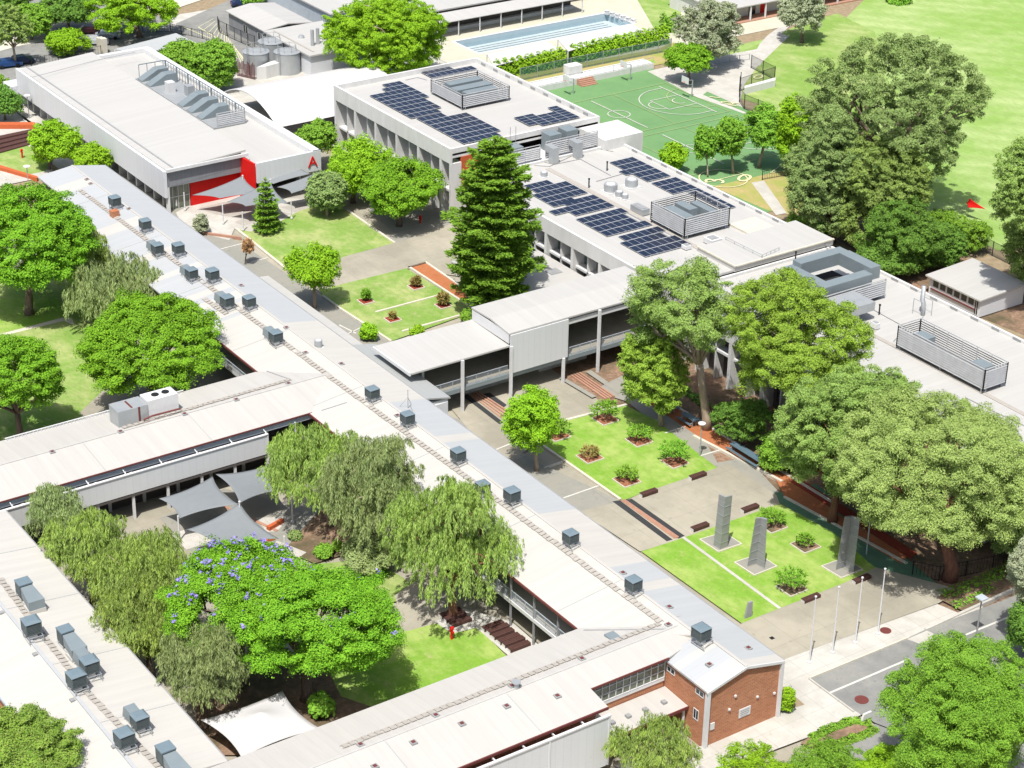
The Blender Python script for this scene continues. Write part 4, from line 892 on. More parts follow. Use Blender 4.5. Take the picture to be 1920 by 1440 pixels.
# ------------------------------------------------------------------ far structures
def simple_block(name, label, cat, x0, x1, y0, y1, h, roofm, wallm, over=.4, ridge=None, axis=0, group=None):
    o = thing(name, label, cat, ((x0 + x1) / 2, (y0 + y1) / 2, 0), group)
    MB().box(x0, x1, y0, y1, 0, h - .1).build('wall', wallm, o)
    b = MB(); X0, X1, Y0, Y1 = x0 - over, x1 + over, y0 - over, y1 + over
    if ridge:
        if axis == 0:
            ym = (y0 + y1) / 2; slab(b, [(X0, Y0, h), (X1, Y0, h), (X1, ym, h + ridge), (X0, ym, h + ridge)][::-1]); slab(b, [(X0, ym, h + ridge), (X1, ym, h + ridge), (X1, Y1, h), (X0, Y1, h)][::-1])
        else:
            xm = (x0 + x1) / 2; slab(b, [(X0, Y0, h), (xm, Y0, h + ridge), (xm, Y1, h + ridge), (X0, Y1, h)][::-1]); slab(b, [(xm, Y0, h + ridge), (X1, Y0, h), (X1, Y1, h), (xm, Y1, h + ridge)][::-1])
    else: b.box(X0, X1, Y0, Y1, h - .1, h + .15)
    b.build('roof', roofm, o); return o
o = simple_block('service_building', 'grey-walled low building with a white pitched roof beside the marked car park', 'service building', -316.5, -303, 157, 166, 3.6, 'roof_white_y', 'greywall', ridge=.6)
for x in (-311, -305.5): window(o, 1, 157, x, x + 1.8, 1.2, 2.6)
o = simple_block('service_building', 'flat white-roofed building with two silver flues and a dome vent behind the tanks', 'service building', -301.5, -286, 156.6, 167.5, 3.7, 'roof_white_y', 'white_clad')
for (u, v) in ((586, 85), (596, 82)):
    p = G(u, v, 3.9); MB().cyl(p.x, p.y, 3.6, 6.6, .3, 12).build('flue', 'galv', o)
p = G(565, 70, 3.9); MB().cyl(p.x, p.y, 3.6, 4.3, .7, 12, .4).build('dome_vent', 'galv', o)
MB().box(-301, -287, 157.6, 157.9, 3.86, 3.95).build('box_gutter', 'tread', o)
simple_block('flat_roof_building', 'large white flat-roofed building with blue-grey walls at the top edge', 'building', -330, -302.5, 170, 184, 4.6, 'roof_white_x', 'bluegrey')
o = simple_block('flat_roof_building', 'long white roof behind the pool shelter, left of the pine top', 'building', -312, -299, 186, 232, 3.0, 'roof_white_x', 'darkwall')
# pool shelter
o = thing('pool_shelter', 'long white lean-to shelter on slim posts beside the swimming pool', 'shelter', (-294, 203, 0))
b = MB(); slab(b, [(-296.2, 184, 3.4), (-292.0, 184, 3.0), (-292.0, 217.5, 3.0), (-296.2, 217.5, 3.4)][::-1], .12); b.build('roof', 'roof_white_x', o)
for k in range(8): MB().box(-292.3, -292.15, 185.5 + k * 4.55, 185.65 + k * 4.55, 0, 2.95).build('post', 'white', o)
MB().box(-296.2, -296, 184, 217.5, 0, 3.2).build('back_wall', 'darkwall', o)
MB().box(-295.9, -295.0, 184, 217.5, .06, .7).build('bench', 'conc', o)
for i, (px, lb) in enumerate((([(913, 101), (1027, 78), (1048, 93), (925, 124)], 'shorter white shade roof over the near end of the pool'), ([(1046, 74), (1186, 46), (1202, 56), (1065, 96)], 'longer white shade roof over the far corner of the pool'))):
    q = [G(u, v, 2.6) for u, v in px]; o = thing('poolside_canopy', lb, 'shade roof', (q[3].x, q[3].y, 0), 'white shade roofs over the pool')
    b = MB(); slab(b, [tuple(p) for p in q], .1); b.build('roof', 'sail_white', o)
    for p in q: MB().box(p.x - .07, p.x + .07, p.y - .07, p.y + .07, 0, 2.5).build('post', 'white', o)
# classrooms with red doors at the top
cr = thing('red_door_classrooms', 'white-roofed classroom block with red doors and white posts above the oval', 'school building', (-276, 255, 0))
b = MB(); slab(b, [(-287, 233, 3.9), (-271.5, 233, 3.2), (-271.5, 274, 3.2), (-287, 274, 3.9)][::-1]); b.build('roof', 'roof_white_x', cr)
b = MB(); b.box(-286.5, -274.5, 233.5, 273.5, 0, 3.1); b.build('wall', 'conc', cr)
for k in range(14):
    y = 234.2 + k * 2.8; m_ = 'red' if k % 3 == 1 or k in (0, 8, 9) else ('glass' if k in (3, 12, 13) else None)
    if m_: MB().box(-274.5, -274.42, y, y + 1.6, .1, 2.5).build('door', m_, cr)
for k in range(12): MB().box(-271.9, -271.65, 233.4 + k * 3.6, 233.65 + k * 3.6, 0, 3.1).build('post', 'white', cr)
MB().box(-274.5, -271.5, 233, 274, 0, .22).build('veranda_floor', 'brickpave', cr)
# demountable shed right
sh = thing('demountable_room', 'beige demountable classroom with dappled flat roof and a row of dark windows', 'demountable', (-162, 185, 0))
b = MB(); slab(b, [(-166.6, 180.9, 2.75), (-156.9, 180.9, 2.75), (-156.9, 189.5, 3.1), (-166.6, 189.5, 3.1)][::-1], .2); b.build('roof', 'roof_white_y', sh)
MB().box(-166.2, -157.2, 181.4, 189.3, .2, 2.7).build('wall', 'white_clad', sh)
for k in range(6): window(sh, 1, 181.4, -165.6 + k * 1.25, -164.5 + k * 1.25, 1.35, 2.5, m='glass', fm='white', mull=0)
window(sh, 1, 181.4, -158.2, -157.5, .3, 2.4, m='glass', name='door')
MB().box(-165.8, -158, 181.2, 181.38, .95, 1.1).build('rail', 'maroon', sh)
# tanks
for i, (u, v, lb) in enumerate(((480, 96, 'round steel water tank nearest the red screen, left of the three'), (538, 96, 'round steel water tank at the right of the three'), (508, 77, 'round steel water tank behind the other two'))):
    p = G(u, v, 3.6); o = thing('water_tank', lb, 'water tank', (p.x, p.y, 0), 'steel water tanks')
    MB().cyl(p.x, p.y, 0, 3.6, 2.2, 32).build('shell', 'galv', o, False); MB().cyl(p.x, p.y, 3.6, 3.95, 2.28, 32, .3).build('lid', 'galv', o)
    b = MB()
    for dx in (-.25, .25): b.beam((p.x + dx + 1, p.y - 2.1, 0), (p.x + dx + 1, p.y - 2.1, 4.8), .06)
    for k in range(10): b.beam((p.x + .75, p.y - 2.1, .4 + k * .42), (p.x + 1.25, p.y - 2.1, .4 + k * .42), .04)
    b.build('ladder', 'galv', o)
    b = MB()
    for k in range(8):
        a = k * math.pi / 4; x, y = p.x + 1.6 * math.cos(a), p.y + 1.6 * math.sin(a); b.beam((x, y, 3.6), (x, y, 4.7), .05); a2 = (k + 1) * math.pi / 4; b.beam((x, y, 4.7), (p.x + 1.6 * math.cos(a2), p.y + 1.6 * math.sin(a2), 4.7), .05)
    b.build('guard_rail', 'galv', o)
# barrel vault canopy
cv = thing('arched_canopy', 'big white arched fabric canopy between the hall and the concrete block', 'canopy', (-270, 148, 0))
b = MB(); n = 16; X0, X1, Y0, Y1 = -279.2, -260.5, 136.6, 160
def arcz(t_): return 2.6 + 2.9 * math.sin(math.pi * t_) ** .85
for i in range(n):
    a, c = i / n, (i + 1) / n
    for k in range(3):
        ya = Y0 + (Y1 - Y0) * k / 3; yb = Y0 + (Y1 - Y0) * (k + 1) / 3
        b.face([(X0 + (X1 - X0) * a, ya, arcz(a)), (X0 + (X1 - X0) * c, ya, arcz(c)), (X0 + (X1 - X0) * c, yb, arcz(c)), (X0 + (X1 - X0) * a, yb, arcz(a))])
b.build('membrane', 'sail_white', cv, True)
for k in range(4):
    y = Y0 + (Y1 - Y0) * k / 3; MB().tube([(X0 + (X1 - X0) * i / 14, y, arcz(i / 14) - .1) for i in range(15)], .12, 6).build('arch_rib', 'white', cv, True)
    for x in (X0, X1): MB().box(x - .12, x + .12, y - .12, y + .12, 0, 2.6).build('post', 'white', cv)
# red timber screen, walls near the tanks
b = MB()
A = G(445, 142); B = G(480, 150)
for k in range(14):
    p = A + (B - A) * (k / 14); q = A + (B - A) * ((k + .9) / 14); h = 2.6 + .3 * math.sin(k * 1.7); b.beam(p, p + Vector((0, 0, h)), .22, .05)
o = b.build('timber_screen', 'maroon'); tag(o, 'dark red jagged timber screen beside the water tanks', 'screen fence')
b = MB(); A = G(600, 138); B = G(480, 148)
b.prism(P2([(482, 150), (505, 140), (608, 108), (612, 118), (500, 148)]), 0, 2.2); o = b.build('concrete_wall', 'conc'); tag(o, 'low white concrete wall in front of the water tanks', 'wall')
# retaining walk along court
rw = thing('raised_walk', 'raised concrete walk with thin rail along the left end of the green court', 'walkway', (-260.5, 195, 0))
MB().box(-262.2, -259.2, 183, 208.5, 0, 1.0).build('wall', 'conc', rw)
railing(-259.3, 183, -259.3, 208.4, 1.0, 1.0, 'galv', rw, step=1.6)
b = MB()
for k in range(5): b.box(-259.19, -258.9 + (4 - k) * .32, 192.2 + k * .004, 195.4 - k * .004, k * .2, .2 * (k + 1))
b.build('steps', 'brickpave', rw)
MB().box(-262.8, -261, 192, 194.6, 1.0, 2.6).build('hut', 'conc', rw)

# cables and conduits lying on the roofs
def cable(parent, pts, z, w=.06, m='steel_grey'):
    b = MB(); q = [G(u, v, z) for u, v in pts]
    for i in range(len(q) - 1): b.beam(q[i], q[i + 1], w, .05)
    b.build('roof_conduit', m, parent)
cable(b2, [(1002, 300), (1040, 308), (1088, 298), (1145, 329)], 8.42); cable(b2, [(1002, 310), (1030, 312), (1106, 276), (1150, 284)], 8.42); cable(b2, [(1118, 340), (1170, 325), (1180, 330)], 8.42)
cable(b3, [(1600, 560), (1700, 615), (1675, 640)], 7.72); cable(bb_, [(760, 150), (783, 145), (800, 150)], 10.33); cable(ab, [(60, 145), (180, 113), (253, 98)], 7.3, .05)
cable(b3, [(1810, 745), (1850, 765), (1920, 798)], 7.72)
# starting blocks and deck chairs beside the pool
for k in range(6):
    u, v = 1138 + k * 10, 27 + k * 3.2; p = G(u, v); t = thing('starting_block', 'white pool-end block number %s from the far corner' % ('one', 'two', 'three', 'four', 'five', 'six')[k], 'starting block', (p.x, p.y, 0), 'starting blocks at the pool end')
    MB().box(p.x - .35, p.x + .35, p.y - .3, p.y + .3, 0, .7).build('pedestal', 'white', t); MB().box(p.x - .38, p.x + .38, p.y - .4, p.y + .4, .7, .78).build('platform', 'white', t)

def flash(parent, pts, fns, w=.1, m='steel_grey'):
    b = MB()
    for i in range(len(pts) - 1):
        A = G(*pts[i], 7); B = G(*pts[i + 1], 7); n = 10
        q = []
        for k in range(n + 1):
            u = pts[i][0] + (pts[i + 1][0] - pts[i][0]) * k / n; v = pts[i][1] + (pts[i + 1][1] - pts[i][1]) * k / n
            p = GR(u, v, lambda x, y: max(f(x, y) for f in fns)); q.append((p.x, p.y, p.z + .03))
        for k in range(n): b.beam(q[k], q[k + 1], w, .05)
    b.build('flashing', m, parent)
flash(lw, [(1094, 1182), (1170, 1181), (1250, 1180)], [z_spine, z_long], .12)
flash(mw, [(500, 696), (545, 712)], [z_spine, z_mid], .12)
flash(mw, [(603, 770), (650, 755)], [z_spine, z_mid], .1)
# sheet laps across the long roofs
for x in (-238, -221.5, -205, -188, -171, -154.5, -138, -124):
    b = MB(); b.beam((x, 91.7, z_spine(x, 91.7) + .012), (x, 99.0, z_spine(x, 99.0) + .012), .07, .03); b.beam((x, 99.2, z_spine(x, 99.2) + .012), (x, 103.8, z_spine(x, 103.8) + .012), .07, .03) if 0 else None
    b.build('sheet_lap', 'roof_grey', sp)
for x in (-160.2, -150.4, -140.1, -130.2):
    b = MB(); b.beam((x, 49.7, z_west(x, 49.7) + .012), (x, 56.4, z_west(x, 56.4) + .012), .07, .03); b.build('sheet_lap', 'roof_grey', ww)
for y in (44, 56, 68, 80):
    b = MB(); b.beam((-115.1, y, z_long(-115.1, y) + .012), (-109.9, y, z_long(-109.9, y) + .012), .07, .03); b.build('sheet_lap', 'roof_grey', lw)
    b = MB(); b.beam((-175.6, y, z_mid(-175.6, y) + .012), (-170.1, y, z_mid(-170.1, y) + .012), .07, .03); b.build('sheet_lap', 'roof_grey', mw)
# ------------------------------------------------------------------ roof coolers
def make_cooler():
    t = thing('evaporative_cooler', 'x', 'roof cooler', (0, 0, 0), 'evaporative coolers on the roofs')
    s = .62; z0 = .62; z1 = 1.62
    b = MB(); b.box(-s, s, -s, s, z0, z0 + .1)
    for x in (-s, s - .1):
        for y in (-s, s - .1): b.box(x, x + .1, y, y + .1, z0 + .1, z1)
    b.box(-s + .06, s - .06, -s + .06, s - .06, z0 + .1, z1)
    for k in range(7):
        z = z0 + .17 + k * .115
        b.box(-s + .1, s - .1, -s + .02, -s + .06, z, z + .05); b.box(s - .06, s - .02, -s + .1, s - .1, z, z + .05)
    b.build('cabinet', 'cool_body', t)
    b = MB(); b.prism([(-s - .04, -s - .04), (s + .04, -s - .04), (s + .04, s + .04), (-s - .04, s + .04)], z1, z1 + .14, [(-s * .7, -s * .7), (s * .7, -s * .7), (s * .7, s * .7), (-s * .7, s * .7)]); b.build('lid', 'cool_lid', t)
    b = MB()
    for x in (-.55, .9):
        for y in (-.55, .55): b.beam((x, y, 0), (x, y, .6), .055)
    for y in (-.55, .55): b.beam((-.55, y, .58), (.95, y, .58), .05); b.beam((-.6, y, .06), (1.1, y, .06), .05)
    for x in (-.55, .25, .9): b.beam((x, -.55, .58), (x, .55, .58), .05)
    b.beam((-.55, -.55, .1), (.3, -.55, .55), .035); b.beam((.9, -.55, .1), (.9, .55, .55), .035)
    b.build('stand', 'galv', t)
    b = MB(); b.box(-.3, .3, -.3, .3, 0, .62); b.build('duct_collar', 'white', t)
    return t
def make_cooler_duct():
    t = make_cooler()
    b = MB(); b.prism([(-2.1, -.62), (-.66, -.5), (-.66, .5), (-2.1, .62)], .55, 1.45, [(-2.05, -.5), (-.66, -.45), (-.66, .45), (-2.05, .5)]); b.build('duct', 'galv_blue', t)
    MB().box(-2.0, -1.2, -.45, .45, 0, .55).build('duct_base', 'conc', t)
    return t
def make_hood():
    t = thing('ducted_cooler', 'x', 'roof cooler', (0, 0, 0), 'ducted coolers on the cooler wing')
    b = MB(); b.box(-.6, .6, -.6, .6, .55, 1.7); b.build('cabinet', 'cool_body', t)
    b = MB(); b.prism([(-.64, -.64), (.62, -.64), (.62, .64), (-.64, .64)], 1.7, 1.82); b.build('lid', 'cool_lid', t)
    b = MB(); b.face([(.65, -.55, 1.62), (2.9, -.75, 1.3), (2.9, .75, 1.3), (.65, .55, 1.62)]); b.face([(.65, -.55, .6), (2.9, -.75, .4), (2.9, -.75, 1.3), (.65, -.55, 1.62)]); b.face([(2.9, .75, .4), (.65, .55, .6), (.65, .55, 1.62), (2.9, .75, 1.3)]); b.face([(2.9, -.75, .4), (2.9, .75, .4), (2.9, .75, 1.3), (2.9, -.75, 1.3)]); b.face([(.65, -.55, .6), (.65, .55, .6), (2.9, .75, .4), (2.9, -.75, .4)]); b.build('duct', 'galv_blue', t)
    MB().box(1.6, 2.95, -.8, .8, -.1, .4).build('duct_base', 'roof_warm_y', t)
    b = MB()
    for y in (-.55, .55): b.beam((-.6, y, .1), (1.4, y, .1), .06); b.beam((-.55, y, .0), (-.55, y, .55), .06); b.beam((.5, y, .0), (.5, y, .55), .06)
    b.build('stand', 'galv', t); return t
cool_a = make_cooler(); cool_b = make_cooler_duct(); cool_c = make_hood(); first = {id(cool_a): 1, id(cool_b): 1, id(cool_c): 1}
def put(proto, u, v, fn, label, rz=0, sc=None, dz=1.2):
    rz = random.uniform(-.05, .05) + (0 if proto is not cool_a else random.choice((0, 0, math.pi / 2 * 0))); sc = (sc or 1) * random.uniform(.93, 1.06)
    p = GR(u, v, fn, dz); p.z = fn(p.x, p.y) - .03
    if first[id(proto)]:
        first[id(proto)] = 0; proto.location = p; proto.rotation_euler = (0, 0, rz); proto['label'] = label
        if sc: proto.scale = (sc,) * 3
    else: dup(proto, p, label, rz, sc=sc)
for u, v, lb in ((215, 375, 'grey roof cooler farthest up the long wing roof, nearest the white hall'), (272, 418, 'second lone cooler down the long wing ridge, on a bluish sheet'), (334, 463, 'lone cooler right of a ducted one, behind the brick chimney on the long wing'), (398, 512, 'lone cooler level with the upper quadrangle lawn on the long wing ridge'), (467, 562, 'lone cooler on the long wing just left of the white veranda roof'), (698, 733, 'lone cooler on cream roof sheet near the grey link building'), (764, 780, 'lone cooler on the long wing beside the thin tripod aerial'), (859, 849, 'lone cooler on the long wing above the round green lawn tree'), (905, 910, 'cooler half hidden by the tip of the weeping courtyard tree'), (960, 925, 'lone cooler just right of the cooler hidden by the weeping tree'), (1070, 1003, 'lone cooler opposite the plaza steps on the long wing ridge'), (1188, 1091, 'lone cooler near the courtyard benches end of the long wing ridge'), (1315, 1184, 'lone cooler on the ridge right above the brick gable')):
    put(cool_a, u, v, z_spine, lb)
for u, v, lb in ((295, 463, 'cooler with side duct beside the tree tops on the far part of the long wing'), (359, 509, 'cooler with side duct, second in the row of ducted ones on the long wing'), (426, 562, 'large cooler with side duct above the end of a short tread path'), (517, 628, 'cooler with side duct standing over the blue and cream stripes')):
    put(cool_b, u, v, z_spine, lb)
for u, v, lb in ((59, 1174, 'cooler with open stand below the boxed hood duct at the far left'), (143, 1272, 'cooler with open stand in the middle of the cooler wing roof'), (233, 1382, 'cooler with open stand near the bottom of the cooler wing roof')):
    put(cool_a, u, v, z_west, lb, sc=1.15)
for u, v, lb in ((168, 1246, 'cooler joined by duct to the hooded unit above the tread path'), (262, 1348, 'cooler with side duct opposite the white tent sail')):
    put(cool_b, u, v, z_west, lb, sc=1.05)
for u, v, lb in ((45, 1100, 'hooded duct cooler at the far left of the cooler wing'), (123, 1188, 'hooded duct cooler whose hood meets another duct'), (311, 1412, 'hooded duct cooler at the bottom edge of the picture')):
    put(cool_c, u, v, z_west, lb)
# chimney, vents on the long wing
p = GR(215, 405, z_spine); o = MB().box(p.x - .5, p.x + .5, p.y - .5, p.y + .5, p.z - .1, p.z + .8).build('chimney', 'brick'); tag(o, 'short square brick chimney on the far part of the long wing roof', 'chimney')
def roof_drum(u, v, z, r, h, label, m='galv', nm='roof_fan', grp='round fans on the glazed block roof'):
    p = G(u, v, z + h / 2); t = thing(nm, label, 'roof fan', (p.x, p.y, z), grp)
    MB().box(p.x - r, p.x + r, p.y - r, p.y + r, z - .05, z + .15).build('base', 'white', t)
    MB().cyl(p.x, p.y, z + .15, z + h, r * .92, 20).build('drum', m, t, False); MB().cyl(p.x, p.y, z + h, z + h + .04, r * .6, 20).build('cap', 'white', t); return t
roof_drum(597, 645, 6.9, .5, .95, 'small round galvanised fan on cream sheet near the link building', grp=None)
for u, v, r_, h, lb in ((1145, 352, 1.0, 1.1, 'larger left one of two big round fans between the solar arrays'), (1184, 343, .95, 1.1, 'big round fan farther back, just left of the rear arrays'), (1161, 364, .6, .8, 'small round fan right below the larger left fan'), (1172, 369, .5, .7, 'smallest round fan at the end of the group of fans'), (1020, 327, .55, .7, 'low round fan on its own, right of the pine tip')):
    roof_drum(u, v, 8.35, r_, h, lb)
def boxunit(u, v, z, sx, sy, h, label, name='roof_unit', m='galv', cat='roof unit'):
    p = G(u, v, z + h / 2); t = thing(name, label, cat, (p.x, p.y, z))
    MB().box(p.x - sx, p.x + sx, p.y - sy, p.y + sy, z + .12, z + h).build('casing', m, t)
    b = MB(); b.box(p.x - sx * .9, p.x - sx * .7, p.y - sy, p.y + sy, z - .02, z + .12); b.box(p.x + sx * .7, p.x + sx * .9, p.y - sy, p.y + sy, z - .02, z + .12); b.build('feet', 'steel_grey', t)
    b = MB(); b.box(p.x - sx * .7, p.x + sx * .7, p.y - sy * .7, p.y + sy * .7, z + h, z + h + .06); b.build('lid', 'steel_grey', t); return t
boxunit(1200, 393, 8.35, 1.3, .6, .9, 'pair-shaped white unit left of the small louvred pen')
boxunit(1336, 451, 8.35, .85, .85, .8, 'square white roof unit in front of the small louvred pen', m='white')
boxunit(1287, 463, 8.35, .45, .45, .6, 'little white roof unit past the last front solar array', m='white')
boxunit(1641, 610, 7.65, .5, .3, .8, 'small white cased valve box on the right-hand roof', m='white')
p = G(1416, 428, 8.4); t = thing('roof_plinth', 'square grey plinth lying flat on the white roof near the step rail', 'roof plinth', (p.x, p.y, 8.35)); MB().box(p.x - 2.6, p.x + 2.6, p.y - 2.2, p.y + 2.2, 8.34, 8.62).build('slab', 'sandline', t)
p1, p2, p3 = G(1360, 458, 8.4), G(1428, 492, 8.4), G(1460, 478, 8.4)
t = thing('roof_step_rail', 'thin steel step rail over the roof edge of the glazed block', 'handrail', p1)
b = MB()
for A, B in ((p1, p2), (p2, p3)):
    b.beam(A + Vector((0, 0, 1)), B + Vector((0, 0, 1)), .05); b.beam(A + Vector((0, 0, .5)), B + Vector((0, 0, .5)), .04)
    for k in range(5): q = A + (B - A) * (k / 4); b.beam(q, q + Vector((0, 0, 1)), .05)
b.build('rail', 'galv', t)
for (u, v, z, lb) in ((1138, 320, 8.35, 'short dark pipe on the roof left of the rear arrays'), (1104, 352, 8.35, 'short dark pipe by the roof walkway left of the fans'), (1222, 418, 8.35, 'short dark pipe at the left foot of the small louvred pen'), (1491, 490, 8.35, 'short dark pipe standing by the raised roof edge'), (1648, 590, 7.65, 'thin pipe topped with a dark ball on the right-hand roof')):
    p = G(u, v, z); o = MB().cyl(p.x, p.y, z, z + 1.2, .09, 8).cyl(p.x, p.y, z + 1.2, z + 1.35, .14, 8).build('vent_pipe', 'black'); tag(o, lb, 'vent pipe', 'vent pipes on the white roofs')
# big packaged unit on the middle wing
p = GR(275, 775, z_mid); t = thing('packaged_air_unit', 'large steel and white air conditioning unit on the veranda wing roof', 'air conditioner', p)
za = z_mid(p.x, p.y)
MB().box(-179.2, -176.9, 72.6, 76.0, 6.75, 8.7).build('duct_casing', 'galv', t); MB().box(-178.9, -177.0, 76.05, 79.6, 6.85, 9.0).build('condenser', 'white', t)
b = MB(); b.cyl(-178.0, 77.4, 9.0, 9.08, .42, 16); b.cyl(-178.0, 78.6, 9.0, 9.08, .42, 16); b.build('fan', 'black', t)
b = MB(); b.box(-176.88, -176.84, 74.9, 75.1, 6.9, 8.7); b.box(-178.8, -177.1, 74.2, 74.4, 8.7, 8.76); b.tube([(-176.6, 75.3, 7.2), (-176.4, 76.2, 7.5), (-176.4, 79.5, 7.45)], .1, 6); b.build('pipe', 'maroon', t)
# thin aerial
p = GR(765, 765, z_spine); t = thing('aerial_tripod', 'thin tripod aerial on the long wing ridge', 'aerial', p)
b = MB(); b.beam(p, p + Vector((0, 0, 2.2)), .05)
for dx, dy in ((1, 0), (-.6, .8), (-.6, -.8)): b.beam((p.x + dx, p.y + dy, p.z), p + Vector((0, 0, 1.3)), .03)
b.build('mast', 'steel_grey', t)
# ------------------------------------------------------------------ shade sails
def sail(cs, label, m='sail', k=.16, group='grey shade sails', n=14, peak=0, th=.02):
    cs = [Vector(c) for c in cs]; ctr = sum(cs, Vector()) / 4
    def edge(a, b_, t_):
        p = a.lerp(b_, t_); mid = (a + b_) / 2; q = (ctr - mid) * k * 4 * t_ * (1 - t_); return p + Vector((q.x, q.y, q.z * .3))
    a, b_, c, d = cs; V = []
    for i in range(n + 1):
        for j in range(n + 1):
            s_, t_ = i / n, j / n
            p = edge(a, b_, s_) * (1 - t_) + edge(d, c, s_) * t_ + edge(a, d, t_) * (1 - s_) + edge(b_, c, t_) * s_ - (a * (1 - s_) * (1 - t_) + b_ * s_ * (1 - t_) + d * (1 - s_) * t_ + c * s_ * t_)
            if peak: r_ = math.hypot(s_ - .5, t_ - .5); p.z += peak * max(0, 1 - r_ / .55) ** 1.8
            V.append(p)
    me = bpy.data.meshes.new('shade_sail'); F = [(i * (n + 1) + j, (i + 1) * (n + 1) + j, (i + 1) * (n + 1) + j + 1, i * (n + 1) + j + 1) for i in range(n) for j in range(n)]
    o0 = cs[0]; me.from_pydata([tuple(p - o0) for p in V], [], F); me.materials.append(MT[m]); me.polygons.foreach_set('use_smooth', [True] * len(F))
    o = bpy.data.objects.new('shade_sail', me); COL.objects.link(o); o.location = o0; so = o.modifiers.new('thick', 'SOLIDIFY'); so.thickness = th
    return tag(o, label, 'shade sail', group)
def GS(l): return [G(u, v, z) for u, v, z in l]
sail(GS([(298, 935, 3.2), (399, 893, 3.3), (448, 946, 4.4), (335, 973, 2.9)]), 'grey shade sail at the left of the courtyard, tied to the veranda posts')
sail(GS([(404, 889, 3.3), (507, 871, 3.5), (528, 920, 3.2), (449, 944, 4.3)]), 'grey shade sail partly under the weeping tree, right of its neighbours')
sail(GS([(350, 993, 3.3), (449, 942, 4.4), (523, 1010, 2.9), (410, 1028, 3.6)]), 'grey shade sail pointing at the jacaranda, lowest of the courtyard three')
sail(GS([(360, 366, 2.8), (456, 329, 4.3), (494, 362, 3.4), (412, 372, 3.0)]), 'grey shade sail in front of the bright red wall', group='grey shade sails')
sail(GS([(424, 379, 2.9), (507, 337, 4.3), (541, 381, 3.0), (460, 387, 2.9)]), 'grey shade sail behind the little young pine')
sail(GS([(474, 340, 3.4), (562, 306, 4.5), (583, 326, 3.6), (512, 345, 3.2)]), 'grey shade sail just under the white wall with the letter A')
sail(GS([(519, 351, 3.1), (602, 320, 4.4), (618, 345, 3.6), (546, 363, 2.9)]), 'grey shade sail farthest right by the olive-green tree')
sail(GS([(376, 1350, 3.0), (530, 1295, 3.4), (600, 1366, 3.0), (453, 1421, 2.7)]), 'white peaked tent sail in the corner of the courtyard by the cream roofs', 'sail_white', .12, None, peak=1.2)
def post(u, v, zt, label, r=.09, m='white'):
    p = G(u, v); t = thing('shade_post', label, 'sail post', p, 'white posts holding the shade sails')
    MB().cyl(p.x, p.y, 0, zt, r, 10).build('pole', m, t); MB().cyl(p.x, p.y, .25, .45, r * 2, 10).build('footing', 'conc', t)
for u, v, z, lb in ((347, 397, 2.9, 'white sail post nearest the hall entrance doors'), (419, 422, 3.1, 'white sail post left of the young pine on the pavement'), (456, 435, 3.0, 'white sail post at the corner of the lawn beside the young pine'), (547, 413, 3.0, 'white sail post on the lawn edge right of the young pine'), (634, 390, 4.4, 'white sail post behind the olive-green tree'), (337, 1018, 3.2, 'white sail post left of the courtyard sails'), (534, 1037, 2.0, 'short white post on the mulch edge of the courtyard'), (549, 984, 3.0, 'grey-white post under the weeping courtyard tree')):
    post(u, v, z, lb)
for u, v, z, lb in ((455, 331, 4.5, 'white sail post against the red wall'), (507, 338, 4.5, 'white sail post behind the second sail'), (562, 307, 4.6, 'white sail post against the lettered white wall'), (449, 943, 4.7, 'white centre post where the courtyard sails meet')):
    p = G(u, v, z); t = thing('shade_post', lb, 'sail post', (p.x, p.y, 0), 'white posts holding the shade sails'); MB().cyl(p.x, p.y, 0, z + .1, .08, 10).build('pole', 'white', t); MB().cyl(p.x, p.y, z + .1, z + .2, .12, 10).build('cap', 'white', t)
# ------------------------------------------------------------------ flagpoles, lamps
for i, ((u, v), lb) in enumerate(zip(((1517, 1247), (1560, 1228.5), (1603, 1210), (1645, 1193)), ('white flagpole nearest the brick gable, without a flag', 'second bare flagpole from the brick gable', 'third bare flagpole from the brick gable', 'bare flagpole nearest the manhole lid and the big tree'))):
    p = G(u, v); t = thing('flagpole', lb, 'flagpole', p, 'bare white flagpoles on the concrete path')
    MB().tube([p, p + Vector((0, 0, 7.5))], [.085, .05], 10).build('pole', 'white', t); MB().cyl(p.x, p.y, .27, .42, .22, 12).build('base', 'conc', t)
    b = MB(); b.cyl(p.x, p.y, 7.5, 7.62, .11, 10); b.build('finial', 'white', t)
def disc_lamp(u, v, h, label, m='galv', r=.5):
    p = G(u, v); t = thing('disc_lamp', label, 'lamp post', p, 'disc-headed lamp posts'); MB().tube([p, p + Vector((0, 0, h))], [.08, .06], 8).build('pole', m, t)
    MB().cyl(p.x, p.y, h + .25, h + .33, r, 20).cyl(p.x, p.y, h + .33, h + .38, r * .5, 20).build('head', 'white' if m == 'galv' else m, t); b = MB()
    for a in range(3): b.beam((p.x, p.y, h), (p.x + r * .8 * math.cos(a * 2.1), p.y + r * .8 * math.sin(a * 2.1), h + .25), .04)
    b.build('bracket', m, t)
disc_lamp(1312, 858, 4.0, 'disc lamp by the orange gravel bed in the lower quadrangle', r=.42)
disc_lamp(1624, 1042, 4.0, 'dark disc lamp in the tree shade beside the third sculpture', 'bluegrey', .42)
disc_lamp(55, 223, 3.6, 'disc lamp beside the far end of the hall side path'); disc_lamp(55, 362, 3.8, 'disc lamp left of the far end of the long wing')
p = G(1830, 1198); t = thing('street_lamp', 'dark street lamp with a square flat head on the front road', 'street lamp', p); MB().tube([p, p + Vector((0, 0, 4.6))], [.09, .07], 8).build('pole', 'steel_grey', t); MB().box(p.x - .45, p.x + .45, p.y - .45, p.y + .45, 4.6, 4.72).build('head', 'bluegrey', t)
